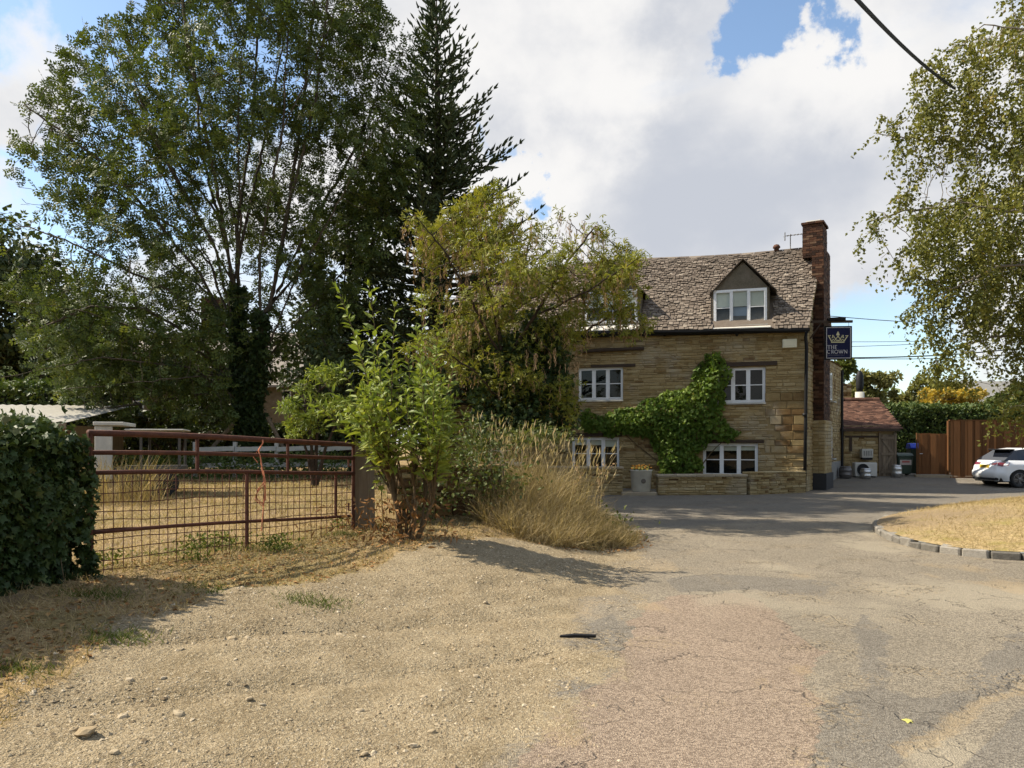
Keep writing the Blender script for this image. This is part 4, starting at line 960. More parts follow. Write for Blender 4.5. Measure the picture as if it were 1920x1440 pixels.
q.build('wall', M['mortar'], ob)
ms_ = MB(); z_ = 0
while z_ < EH - .05:
    h = random.choice((.08, .1, .13)); x_ = 0
    while x_ < OW - .45:
        xe = min(x_ + random.uniform(.15, .45), OW - .6); 
        if xe - x_ < .05: break
        ms_.add(*stone_geo(x_ + .005, xe - .005, z_ + .005, z_ + h - .005, random.uniform(.01, .03), fn, random.gauss(.55, .16))); x_ = xe
    z_ += h
o = ms_.build('stonework', M['stone'], ob); o['kind'] = 'stuff'
rf = MB(); slp = math.hypot(2.25, RH - EH + .1); nr = 26
rf.add([(-1.3, -.2, EH - .12), (OW + .1, -.2, EH - .12), (OW + .1, 2.1, RH), (-1.3, 2.1, RH)], [(0, 1, 2, 3)], .3); rf.add([(-1.3, 4.4, EH - .12), (OW + .1, 4.4, EH - .12), (OW + .1, 2.1, RH), (-1.3, 2.1, RH)], [(0, 1, 2, 3)], .3)
roof2 = rf.build('roof', M['clay_tile'], ob)
tl = MB()
for r_ in range(nr):
    f0 = r_ / nr; f1 = min(1, (r_ + 1.5) / nr); x_ = -1.3 - (.08 if r_ % 2 else 0)
    sag = lambda x__: -.03 * math.sin((x__ + 1.3) / (OW + 1.4) * math.pi)
    while x_ < OW + .1:
        xe = x_ + .165; y0 = -.22 + 2.3 * f0; y1 = -.22 + 2.3 * f1; z0_ = EH - .12 + (RH - EH + .12) * f0 + sag(x_); z1_ = EH - .12 + (RH - EH + .12) * f1 + sag(x_); j = random.uniform(0, .012)
        tl.add([(x_ + .003, y0, z0_ + .02 + j), (xe - .003, y0, z0_ + .02 + j), (xe - .003, y1, z1_ + .01), (x_ + .003, y1, z1_ + .01), (x_ + .003, y0, z0_ + .0), (xe - .003, y0, z0_ + .0)], [(0, 1, 2, 3), (4, 5, 1, 0)], random.random()); x_ = xe
o = tl.build('tiles', M['clay_tile'], roof2); o['kind'] = 'stuff'
x_ = -1.3
while x_ < OW + .1:
    rt = MB(); rt.tube([(x_, 2.1, RH + .0), (x_ + .29, 2.1, RH + .0)], .11, 10, random.random()); rt.build('ridge_tile', M['clay_tile'], roof2); x_ += .3
q = MB(); q.box((-1.3, -.24, EH - .22), (OW + .1, -.18, EH - .1)); q.build('gutter', M['timber_dark'], ob)
q = MB(); q.box((.05, -.05, EH - .48), (OW - .7, -.0, EH - .40)); q.box((.22, -.06, EH - 1.05), (.32, -.0, EH - .45)); q.build('timber_strip', M['timber_dark'], ob)
dx0, dx1 = (1648 - 1582) * PXM, (1673 - 1582) * PXM
dr = empty('door', (dx0, -.06, .02)); dr.parent = ob
dw = dx1 - dx0; dh = (890 - 808) * PXM - .1; nb = 5
for i in range(nb):
    q = MB(); q.box((dw * i / nb + .004, 0, 0), (dw * (i + 1) / nb - .004, .04, dh), random.random()); q.build('plank', M['door_wood'], dr)
q = MB(); 
for zz in (.12, dh * .5, dh - .2): q.box((.02, -.035, zz), (dw - .02, -.001, zz + .11))
q.add([(.05, -.03, dh * .5 + .95 - .95 + .62), (.16, -.03, dh * .5 + .62), (dw - .05, -.03, dh * .5 + .13), (dw - .16, -.03, dh * .5 + .13)], [(0, 1, 2, 3)]); q.add([(.05, -.03, .24), (.16, -.03, .24), (dw - .05, -.03, dh * .5 - .02), (dw - .16, -.03, dh * .5 - .02)], [(0, 1, 2, 3)])
q.build('ledge', M['door_wood'], dr)
q = MB(); q.box((-.06, -.02, -.1), (-.004, .06, dh + .08)); q.box((dw + .004, -.02, -.1), (dw + .1, .06, dh + .08)); q.build('door_frame', M['door_wood'], dr)
# stone chimney and dark flue beyond the outbuilding
p = W(1579, 745, 37); q = MB(); rc = empty('stone_chimney', (p.x, p.y, 0)); tag(rc, 'short stone chimney rising behind the tiled outbuilding roof', 'chimney')
hh = EYE - (722 - HV) * 37 / F; q.box((-.35, -.3, 0), (.3, .3, hh - .55)); q.build('shaft', M['stone'], rc)
for zz in range(6): 
    for xx in (-.36, -.13, .1): q = MB(); q.box((xx, -.32, hh - .55 + zz * .1), (xx + .215, .32, hh - .46 + zz * .1), random.random()); q.build('stone', M['stone'], rc, .008)
p = W(1612, 745, 36); q = empty('flue_pipe', (p.x, p.y, 0)); tag(q, 'black capped flue pipe on a white base behind the tiled roof', 'flue')
h1 = EYE - (735 - HV) * 36 / F; h2 = EYE - (695 - HV) * 36 / F
k_ = MB(); k_.lathe([(.22, 0), (.20, h1)], (0, 0, 0), 12); k_.build('base', M['white_weathered'], q, 0, True)
k_ = MB(); k_.lathe([(.13, h1), (.16, h1 + .2), (.165, h2 - .25), (.11, h2 - .1), (.05, h2)], (0, 0, 0), 12); k_.build('pipe', M['black_plastic'], q, 0, True)

# kegs
M['steel'] = mat_plain('keg_steel', (.55, .55, .54), .38, 1.0, var=.2, scale=4)
M['steel_dark'] = mat_plain('keg_dark', (.16, .15, .145), .5, .6, var=.3, scale=4)
def keg(u, v, Yd, r, h, mat, label, lying=False):
    p = W(u, v, Yd); z = gz1(p.x, p.y); k_ = empty('beer_keg', (p.x, p.y, z)); tag(k_, label, 'keg', 'kegs in the yard')
    q = MB(); prof = [(r * .80, 0), (r * .88, .02), (r * .88, h * .1), (r * .93, h * .13), (r * .99, h * .2), (r, h * .28), (r * 1.03, h * .3), (r * 1.03, h * .34), (r, h * .36), (r * 1.0, h * .64), (r * 1.03, h * .66), (r * 1.03, h * .70), (r, h * .72), (r * .99, h * .8), (r * .93, h * .87), (r * .2, h * .9)]
    q.lathe(prof, (0, 0, 0), 24); q.build('barrel', M[mat], k_, 0, True)
    q = MB(); q.lathe([(r * .86, h * .87), (r * .88, h * .9), (r * .88, h), (r * .80, h), (r * .80, h * .9)], (0, 0, 0), 24); q.build('rim', M[mat], k_, 0, True)
    q = MB(); q.lathe([(.03, h * .88), (.03, h * .95), (.01, h * .95)], (0, 0, 0), 10); q.build('valve', M['black_plastic'], k_)
keg(1585, 886, 30.8, .24, .48, 'steel_dark', 'dark round beer keg nearest the inn wall')
keg(1623, 890, 30.6, .2, .42, 'steel', 'shiny steel keg in front of the air conditioning unit')
keg(1681, 887, 31.3, .2, .5, 'steel', 'steel keg beside the boarded door, in front of the green bin')
# air conditioner and wall box
p = W(1621, 888, 31.3); ac = empty('air_conditioner', (p.x, p.y, gz1(p.x, p.y)), R(-3)); tag(ac, 'white outdoor air conditioning unit with round fan against the outbuilding', 'air conditioner')
q = MB(); q.box((-.44, -.16, .04), (.44, .16, .6)); q.build('casing', mat_plain('ac_casing', (.5, .49, .45), .6, var=.15), ac, .02)
q = MB(); q.lathe([(.21, 0), (.235, .01), (.235, .03), (.21, .03)], (-.13, -.16, .32), 24, .5, Matrix.Rotation(R(90), 4, 'X')); 
for r_ in (.05, .1, .15, .19): q.lathe([(r_, .012), (r_ + .008, .02), (r_, .03), (r_ - .008, .02)], (-.13, -.16, .32), 20, .5, Matrix.Rotation(R(90), 4, 'X'))
q.build('fan_guard', M['black_plastic'], ac); q = MB()
for i in range(5):
    a = i * R(72); q.add([(-.13, -.163, .32), (-.13 + .19 * math.cos(a), -.17, .32 + .19 * math.sin(a)), (-.13 + .19 * math.cos(a + .7), -.163, .32 + .19 * math.sin(a + .7))], [(0, 1, 2)])
q.build('fan', M['plinth'], ac); q = MB(); q.box((-.4, -.12, 0), (-.3, .12, .04)); q.box((.3, -.12, 0), (.4, .12, .04)); q.build('foot', M['black_plastic'], ac)
p = W(1625, 858, 31.75); vb_ = empty('wall_unit', (p.x, p.y, p.z), R(-3)); tag(vb_, 'pale square vent box on the outbuilding wall above the air conditioner', 'vent')
q = MB(); q.box((-.24, -.12, 0), (.22, .12, .36)); q.build('casing', M['white_weathered'], vb_, .015); q = MB()
for i in range(4): q.box((-.16 + i * .09, -.135, .08), (-.12 + i * .09, -.118, .28))
q.build('grille', M['grey_render'], vb_); q = MB(); q.box((-.2, -.1, -.09), (.2, .12, -.004)); q.build('shelf', M['black_plastic'], vb_)
# wheelie bins
def wheelie(u0, u1, v0, v1, Yd, body, lid, label, sticker=False):
    p = W((u0 + u1) / 2, v1, Yd); wd = (u1 - u0) * Yd / F; h = (v1 - v0) * Yd / F; b_ = empty('wheelie_bin', (p.x, p.y, gz1(p.x, p.y)), R(-6)); tag(b_, label, 'bin', 'bins in the yard')
    hw = wd / 2; q = MB(); zt = h * .82
    q.add([(-hw * .8, -hw * .8, .08), (hw * .8, -hw * .8, .08), (hw * .8, hw * .8, .08), (-hw * .8, hw * .8, .08), (-hw, -hw * 1.05, zt), (hw, -hw * 1.05, zt), (hw, hw * 1.05, zt), (-hw, hw * 1.05, zt)], [(3, 2, 1, 0), (4, 5, 6, 7), (0, 1, 5, 4), (1, 2, 6, 5), (2, 3, 7, 6), (3, 0, 4, 7)]); q.build('body', body, b_, .02)
    q = MB(); q.prism([(-hw * 1.12, zt + .01), (-hw * 1.12, zt + .06), (-hw * .6, h - .02), (hw * .6, h), (hw * 1.1, zt + .09), (hw * 1.1, zt + .01)], 'x', -hw * 1.06, hw * 1.06); q.build('lid', lid, b_, .015)
    for s2 in (-1, 1): q = MB(); q.lathe([(.1, -.025), (.1, .025)], (s2 * hw * .8, hw * .85, .1), 14, .5, Matrix.Rotation(R(90), 4, 'Y')); q.build('wheel', M['black_plastic'], b_)
    q = MB(); q.tube([(-hw * .8, hw * 1.15, zt + .02), (hw * .8, hw * 1.15, zt + .02)], .015, 6); q.build('handle', M['black_plastic'], b_)
    if sticker: 
        q = MB(); q.box((-hw * .75, -hw * 1.06, h * .48), (hw * .75, -hw * .99, h * .7)); q.build('sticker', mat_plain('bin_sticker', (.38, .33, .3), .6), b_); q = MB(); q.box((-hw * .5, -hw * 1.075, h * .58), (hw * .5, -hw * 1.05, h * .66)); q.build('sticker_print', mat_plain('bin_print', (.3, .08, .07), .6), b_)
gb = mat_plain('bin_green', (.022, .045, .03), .5, var=.2)
wheelie(1679, 1706, 846, 889, 32.0, gb, gb, 'dark green bin with a pale sticker beside the boarded door', True)
wheelie(1704, 1726, 829, 889, 32.6, gb, mat_plain('bin_blue', (.015, .06, .5), .45), 'green bin with a bright blue lid beside the wooden gate')

# ------------------------------------------------------------------ wooden fence and gate
def boards(root, u0, u1, Ya, Yb, vt0, vt1, zb, wpx, name='board', over=True):
    p0, p1 = wx_at(u0, Ya), wx_at(u1, Yb); a, b = Vector((*p0, 0)), Vector((*p1, 0)); d = (b - a); L = d.length; dd_ = d.normalized(); nb = int(L / wpx)
    for i in range(nb):
        t = i / nb; pa_ = a + d * t; zt = EYE - ((vt0 + (vt1 - vt0) * t) - HV) * pa_.y / F + random.uniform(-.012, .012)
        q = MB(); M_ = Matrix.Translation(pa_) @ Matrix.Rotation(math.atan2(d.y, d.x), 4, 'Z')
        y0 = -.02 if (i % 2 or not over) else 0.0
        ov = .02 if i % 2 else -.012
        q.box((.004 - ov, y0 - .012, zb + random.uniform(-.01, .01)), (L / nb - .004 + ov, y0 + .008, zt), random.random(), M_); q.build(name, M['fence_wood'], root)
    return a, d, L
fc = empty('panel_fence', (0, 0, 0)); tag(fc, 'tall brown close board fence behind the white car', 'fence')
a, d, L = boards(fc, 1781, 2090, 31.0, 31.2, 789, 791, .25, .145)
M_ = Matrix.Translation(a) @ Matrix.Rotation(math.atan2(d.y, d.x), 4, 'Z')
zt0 = EYE - (789 - HV) * 31 / F
for nm, lo, hi in (('gravel_board', (0, -.035, .02), (L, .01, .24)), ('rail', (0, .012, 1.9), (L, .07, 2.0)), ('rail', (0, .012, .6), (L, .07, .7))):
    q = MB(); q.box(lo, hi, .8, M_); q.build(nm, M['fence_wood'], fc)
q = MB(); q.add([M_ @ Vector(p) for p in ((-.03, -.05, zt0 + .0), (L, -.05, zt0 - .02), (L, .05, zt0 - .02), (-.03, .05, zt0), (-.03, -.05, zt0 + .045), (L, -.05, zt0 + .025), (L, .05, zt0 + .025), (-.03, .05, zt0 + .045))], [(0, 1, 2, 3), (4, 5, 6, 7), (0, 1, 5, 4), (2, 3, 7, 6), (3, 0, 4, 7)], .4); q.build('cap_rail', M['fence_wood'], fc)
q = MB(); q.box((-.06, -.0, -.2), (-.004, .12, zt0), .4, M_); q.build('post', M['fence_wood'], fc)
ga = empty('yard_gate', (0, 0, 0)); tag(ga, 'lower brown boarded gate between the bins and tall fence', 'gate')
a, d, L = boards(ga, 1721, 1779, 31.4, 31.1, 812, 814, .32, .145)
M_ = Matrix.Translation(a) @ Matrix.Rotation(math.atan2(d.y, d.x), 4, 'Z')
q = MB(); q.box((-.05, -.01, .1), (-.004, .09, 2.0), .5, M_); q.build('post', M['fence_wood'], ga)
q = MB(); q.tube([M_ @ Vector((.06, -.04, 1.15)), M_ @ Vector((.17, -.04, 1.15))], .015, 6); q.build('latch', M['steel'], ga)
q = MB(); q.box((-.1, -.12, .14), (L + .1, .2, .30), .5, M_); tag(q.build('sunlit_strip', M['cope'], None, .01), 'pale strip coloured as sunlit ground under the brown boarded gate', 'sill')  # pale strip stands in for sunlit ground below the gate

# ------------------------------------------------------------------ white hatchback
M['car_white'] = mat_plain('car_white', (.80, .81, .82), .22, 0, .6, var=.02)
M['car_glass'] = mat_plain('car_glass', (.010, .012, .018), .06, 0, .8, var=.1)
M['rubber'] = mat_plain('tyre_rubber', (.012, .012, .012), .8, var=.2)
M['alloy'] = mat_plain('alloy_grey', (.20, .20, .21), .35, .9, var=.1)
M['red_lamp'] = mat_plain('red_lamp', (.16, .004, .008), .15, 0, .7, var=.2)
M['plate'] = mat_plain('plate_yellow', (.62, .42, .03), .5, var=.05)
car_p = W(1874, 905, 27.0); car = empty('parked_car', (car_p.x, 27.87, gz1(car_p.x, 27.0)), R(1)); tag(car, 'white hatchback parked by the brown fence with its red tail lamp showing', 'car')
CW = .87
def cw(x, z):     # half width
    pl_ = CW * (0.72 + .28 * smooth(0, .28, x)) * (0.80 + .20 * smooth(3.95, 3.35, x))
    return float(pl_ * (1 - .10 * smooth(.80, 1.0, z) - .07 * smooth(.45, .2, z)))
def cxr(z): return float(.13 * smooth(.70, .98, z) + .02 * smooth(.62, .4, z) * 0 + .05 * smooth(.35, .2, z) - .06 * smooth(.66, .56, z) * smooth(.3, .45, z))
def belt(x): return float(np.interp(x, [0, .12, .6, 2.6, 3.0, 3.7, 3.95], [.96, .97, .97, .93, .92, .78, .62]))
WHL = (.72, 3.18); AR = .36
def zlow(x):
    z = .24
    for wx2 in WHL:
        if abs(x - wx2) < AR: z = max(z, .30 + math.sqrt(AR * AR - (x - wx2) ** 2))
    return z
xs_ = sorted(set([round(v, 3) for v in np.arange(0, 3.96, .08)] + [round(wx2 + AR * math.cos(a), 3) for wx2 in WHL for a in np.linspace(0, math.pi, 15)]))
NZ = 12; V = []; Fq = []
for x in xs_:
    zl, zb = zlow(x), belt(x)
    fade = 1 - float(smooth(0, .8, x))
    for s2 in (-1, 1):
        for k_ in range(NZ):
            z = zl + (zb - zl) * k_ / (NZ - 1); V.append((x + cxr(z) * fade, s2 * cw(x, z), z))
st_ = 2 * NZ
for i in range(len(xs_) - 1):
    for s2 in range(2):
        for k_ in range(NZ - 1):
            a0 = i * st_ + s2 * NZ + k_; Fq.append((a0, a0 + 1, a0 + st_ + 1, a0 + st_))
    Fq.append((i * st_ + NZ - 1, i * st_ + 2 * NZ - 1, (i + 1) * st_ + 2 * NZ - 1, (i + 1) * st_ + NZ - 1))
for k_ in range(NZ - 1):
    Fq.append((k_, k_ + 1, NZ + k_ + 1, NZ + k_)); e = (len(xs_) - 1) * st_; Fq.append((e + k_, e + k_ + 1, e + NZ + k_ + 1, e + NZ + k_))
q = MB(); q.add(V, Fq); q.build('body', M['car_white'], car, 0, True)
q = MB(); q.box((.12, -.74, .2), (3.85, .74, .62)); q.build('underbody', M['rubber'], car)
q = MB(); rp_ = [(.20, .955), (.72, 1.33), (1.2, 1.39), (2.0, 1.385), (2.35, 1.33), (3.0, .93)]
for (xa, za), (xb_, zb) in zip(rp_, rp_[1:]):
    def rg(x, z): t = float(smooth(.9, 1.4, z)); wy = cw(min(max(x, .3), 3.2), .95) * (.985 - .23 * t); return wy
    bt = lambda x: belt(x) - .012
    P = [(xa, -rg(xa, za), za), (xb_, -rg(xb_, zb), zb), (xb_, rg(xb_, zb), zb), (xa, rg(xa, za), za), (xa, -rg(xa, .9), bt(xa)), (xb_, -rg(xb_, .9), bt(xb_)), (xb_, rg(xb_, .9), bt(xb_)), (xa, rg(xa, .9), bt(xa))]
    q.add(P, [(0, 1, 2, 3), (0, 4, 5, 1), (3, 2, 6, 7)])
q.build('windows', M['car_glass'], car)
q = MB()
for (xa, za), (xb_, zb) in zip(rp_[1:4], rp_[2:5]):
    P = [(xa, -rg(xa, za) - .012, za - .03), (xb_, -rg(xb_, zb) - .012, zb - .03), (xb_, -rg(xb_, zb) + .05, zb + .022), (xa, -rg(xa, za) + .05, za + .022), (xa, rg(xa, za) - .05, za + .022), (xb_, rg(xb_, zb) - .05, zb + .022), (xb_, rg(xb_, zb) + .012, zb - .03), (xa, rg(xa, za) + .012, za - .03)]
    q.add(P, [(0, 1, 2, 3), (3, 2, 5, 4), (4, 5, 6, 7)])
q.build('roof', M['car_white'], car, 0, False)
q = MB(); q.box((.46, -.52, 1.335), (.80, .52, 1.37), .5, None); q.build('spoiler', M['black_plastic'], car, .012)
for s2 in (-1, 1):
    q = MB(); pts_ = []
    for (x, z) in ((.02, .80), (.02, .90), (.16, .91), (.34, .90), (.28, .80), (.14, .76)):
        f_ = 1 - float(smooth(0, .8, x)); pts_.append((x + cxr(z) * f_ - .012, s2 * (cw(x, z) + .012), z))
    q.add(pts_, [(0, 1, 2, 3, 4, 5)]); q.add([(cxr(.8) - .012, s2 * .62, .80), (cxr(.9) - .012, s2 * .62, .90), (cxr(.9) - .012, s2 * .30, .88), (cxr(.8) - .012, s2 * .34, .82)], [(0, 1, 2, 3)]); q.build('tail_lamp', M['red_lamp'], car)
q = MB(); q.box((cxr(.75) - .02, -.26, .70), (cxr(.75) + .03, .26, .81)); q.build('number_plate', M['plate'], car)
q = MB()
for i in range(6): q.box((cxr(.75) - .024, -.2 + i * .065, .73), (cxr(.75) - .019, -.165 + i * .065, .78))
q.build('plate_marks', M['rubber'], car)
q = MB(); q.box((-.02, -.66, .26), (.1, .66, .36)); q.build('rear_valance', M['rubber'], car, .02)
for s2 in (-.36, .36): q = MB(); q.lathe([(.04, -.08), (.045, 0), (.03, 0)], (.02, s2, .27), 12, .5, Matrix.Rotation(R(-90), 4, 'Y')); q.build('exhaust', M['steel'], car)
for wx2 in WHL:
    for s2 in (-1, 1):
        wh = empty('wheel', (wx2, s2 * .76, .315)); wh.parent = car
        Mw = Matrix.Rotation(R(-90 * s2), 4, 'X')
        q = MB(); q.lathe([(.21, -.10), (.29, -.10), (.315, -.07), (.315, .07), (.29, .10), (.225, .10), (.22, .0)], (0, 0, 0), 32, .5, Mw); q.build('tyre', M['rubber'], wh, 0, True)
        q = MB(); q.lathe([(.225, -.02), (.225, -.085), (.205, -.09), (.205, -.02)], (0, 0, 0), 32, .5, Mw @ Matrix.Rotation(math.pi, 4, 'X')); 
        for i in range(10):
            a_ = i * math.tau / 10; q.box((.03, -.014, .06), (.215, .014, .092), .5, Mw @ Matrix.Rotation(a_ + (.12 if i % 2 else -.12), 4, 'Z'))
        q.lathe([(.05, .05), (.05, .1), (.02, .105)], (0, 0, 0), 14, .5, Mw); q.build('rim', M['alloy'], wh)
        q = MB(); q.lathe([(.15, .0), (.15, .04)], (0, 0, 0), 20, .5, Mw); q.build('brake_disc', M['steel_dark'], wh)
q = MB(); q.box((1.35, -CW - .005, .45), (1.355, -CW + .01, .95)); q.box((2.45, -CW - .005, .45), (2.455, -CW + .01, .93)); q.build('door_seam', M['rubber'], car)
for s2 in (-1, 1): q = MB(); q.box((1.45, s2 * CW - .02, .80), (1.66, s2 * CW + .02, .83)); q.build('door_handle', M['car_white'], car, .008)

# ------------------------------------------------------------------ rusty field gate, post, twine
g0, g1 = Vector((-3.87, 7.02, 0)), Vector((-2.13, 10.38, 0)); gd = g1 - g0; gl = gd.length
def gp(t, f):
    """t along the gate, f height key"""
    lz = {'top': (1.69, 1.586), 'r2': (1.51, 1.405), 'r3': (1.325, 1.2), 'mid': (.776, .626), 'bot': (.40, .27)}
    p = g0 + gd * t; z0_, z1_ = lz[f] if isinstance(f, str) else f; p.z = z0_ + (z1_ - z0_) * t; return p
gate = empty('field_gate', (g0.x, g0.y, gz1(g0.x, g0.y))); tag(gate, 'long rusty steel field gate filled with wire mesh', 'gate')
def gpart(mb_, name, mat='rust', bevel=0, sm=False):
    o = mb_.build(name, M[mat], gate, bevel, sm); o.matrix_parent_inverse = Matrix.Translation(-gate.location); return o
for f, r_ in (('top', .030), ('r2', .022), ('r3', .022), ('mid', .019)):
    q = MB(); q.tube([gp(t, f) + Vector((0, 0, .012 * math.sin(t * 5))) for t in np.linspace(0, 1, 9)], r_, 8); gpart(q, 'rail', sm=True)
def gw(t, f0, f1, r_, name='upright', n=6):
    q = MB(); q.tube([gp(t, f0), gp(t, f1)], r_, n); gpart(q, name)
for t in (.005, .995): gw(t, 'bot', 'top', .024)
for t in (.32, .67): gw(t, 'r3', 'top', .020)
gw(.50, (.42, .30), 'r3', .022); gw(.90, 'mid', 'r3', .018)
for i in range(38):
    t = (i + .5) / 38; q = MB(); q.tube([gp(t, (.40, .27)) + Vector((random.uniform(-.01, .01), 0, random.uniform(-.03, .02))), gp(t + random.uniform(-.002, .002), (.85, .74)), gp(t, 'r3')], .0046, 4); gpart(q, 'mesh_wire')
for i in range(10):
    f = i / 10; z0_, z1_ = .43 + (1.325 - .43) * f, .30 + (1.2 - .30) * f
    q = MB(); q.tube([gp(t, (z0_, z1_)) + Vector((0, 0, random.uniform(-.006, .006) - .012 * math.sin(t * 9 + i))) for t in np.linspace(0, 1, 14)], .0044, 4); gpart(q, 'mesh_wire')
M['twine'] = mat_plain('orange_twine', (.55, .20, .10), .8, var=.3)
tp = gp(.56, 'top'); tw = MB()
pts_ = [tp + Vector((0, 0, .03)), tp + Vector((.03, -.05, -.03)), tp + Vector((-.02, -.05, -.12)), tp + Vector((.0, -.05, -.2)), tp + Vector((.02, -.05, -.33)), tp + Vector((.05, -.06, -.48)), tp + Vector((-.03, -.06, -.58)), tp + Vector((-.05, -.06, -.66)), tp + Vector((.03, -.06, -.74)), tp + Vector((.06, -.06, -.66)), tp + Vector((.05, -.06, -.5))]
tw.tube(pts_, .009, 5); tw.tube([p_ + Vector((random.uniform(-.02, .02), -.01, -.02)) for p_ in pts_[4:]] + [tp + Vector((.02, -.05, -.95)), tp + Vector((.01, -.05, -1.05))], .007, 5); tw.tube([tp + Vector((-.02, -.04, -.1)), tp + Vector((-.08, -.05, -.2)), tp + Vector((-.03, -.05, -.26))], .006, 5)
tag(tw.build('baler_twine', M['twine'], None), 'orange baler twine knotted and hanging from the top rail of the gate', 'twine')
pp = g1 + gd.normalized() * .16; gp_ = empty('gate_post', (pp.x + .02, pp.y, gz1(pp.x, pp.y) - .1), R(-8)); tag(gp_, 'thick weathered square wooden post at the far end of the rusty gate', 'post')
q = MB(); zt = EYE - (830 - HV) * pp.y / F - gz1(pp.x, pp.y) + .1
q.add([(-.14, -.13, -.3), (.15, -.13, -.3), (.14, .13, -.3), (-.14, .13, -.3), (-.125, -.12, zt), (.13, -.12, zt - .02), (.12, .12, zt - .05), (-.12, .12, zt - .02)], [(3, 2, 1, 0), (4, 5, 6, 7), (0, 1, 5, 4), (1, 2, 6, 5), (2, 3, 7, 6), (3, 0, 4, 7)]); q.build('shaft', M['wood_grey'], gp_, .018)
q = MB(); q.tube([(-.14, 0, .95), (-.2, -.02, .95), (-.2, -.02, 1.05)], .015, 6); q.tube([(-.14, 0, .35), (-.2, -.02, .35), (-.2, -.02, .45)], .015, 6); q.build('hinge', M['rust'], gp_)
dry_wall('field_wall', (-1.72, 10.95), (-.2, 12.1), .42, .85, .3, 'rough dark stone wall behind the leafy shrub next to the gate post', None, (.09, .12, .15), .2, jit=.05)

# ------------------------------------------------------------------ things beyond the gate
tr_ = empty('paddock_rails', (0, 0, 0)); tag(tr_, 'weathered white two rail fence at the back of the field', 'fence')
for (va, vb_) in ((842, 840), (873, 871)):
    for i in range(4):
        ua, ub = 362 + i * 78, 362 + (i + 1) * 78 - 1; a_, b_ = W(ua, va + random.uniform(-2, 2), 20.5), W(ub, vb_ + random.uniform(-2, 2), 20.5 - .0)
        q = MB(); q.add([a_ + Vector((0, 0, -.06)), b_ + Vector((0, 0, -.06)), b_ + Vector((0, .03, -.06)), a_ + Vector((0, .03, -.06)), a_ + Vector((0, 0, .06)), b_ + Vector((0, 0, .06)), b_ + Vector((0, .03, .06)), a_ + Vector((0, .03, .06))], [(3, 2, 1, 0), (4, 5, 6, 7), (0, 1, 5, 4), (1, 2, 6, 5), (2, 3, 7, 6), (3, 0, 4, 7)]); q.build('rail', M['white_weathered'], tr_)
for u in (365, 440, 518, 596, 672):
    p = W(u, 880, 20.56); q = MB(); q.box((p.x - .05, p.y, gz1(p.x, p.y) - .2), (p.x + .05, p.y + .1, 1.62)); q.build('post', M['white_weathered'], tr_)
p = W(205, 870, 14.5); tl_ = empty('white_trailer', (p.x, p.y, gz1(p.x, p.y)), R(18)); tag(tl_, 'old white panelled trailer parked beyond the gate by the ivy', 'trailer')
q = MB(); q.box((-.25, 0, .35), (.05, .05, 1.36)); q.box((-.25, .052, .35), (-.2, 1.4, 1.36)); q.build('panel', M['white_weathered'], tl_, .01)
q = MB(); q.box((.06, .1, .45), (1.25, 1.4, .58)); [q.box((xx_, yy_, .58), (xx_ + .05, yy_ + .05, 1.26)) for xx_ in (.5, 1.18) for yy_ in (.1, 1.3)]; q.build('body', mat_plain('trailer_body', (.075, .07, .062), .8, var=.3), tl_, .01); q = MB(); q.box((-.27, -.05, 1.37), (.25, 1.45, 1.44)); q.box((.26, -.05, 1.28), (1.3, 1.45, 1.31)); q.build('lid', M['white_weathered'], tl_, .01)
for xx in (.4, .95): q = MB(); q.lathe([(.12, -.08), (.26, -.08), (.26, .08), (.12, .08)], (xx, .0, .26), 18, .5, Matrix.Rotation(R(90), 4, 'X')); q.build('wheel', M['rubber'], tl_)
# pale roofed shed
sh_ = empty('field_shed', (*wx_at(60, 17.0), .5), R(9)); tag(sh_, 'low shed with a pale corrugated roof behind the ivy', 'shed')
q = MB(); q.box((-6, .3, -.4), (.55, 4.2, 1.5)); q.build('wall', wood('shed_boards', (.13, .075, .03), (.26, .16, .07), (9, 9, .8), tint=False), sh_)
q = MB(); nn_ = 60
for i in range(nn_):
    xa, xb_ = -6.2 + 6.9 * i / nn_, -6.2 + 6.9 * (i + 1) / nn_; d0, d1 = (.03 if i % 2 else 0), (0 if i % 2 else .03)
    q.add([(xa, 0, 1.55 + d0), (xb_, 0, 1.55 + d1), (xb_, 4.5, 2.12 + d1), (xa, 4.5, 2.12 + d0)], [(0, 1, 2, 3)])
q.build('roof', mat_plain('pale_sheet_roof', (.42, .40, .35), .7, var=.2), sh_); q = MB(); q.box((-6.2, -.02, 1.42), (.7, .02, 1.54)); q.build('fascia', M['door_wood'], sh_)
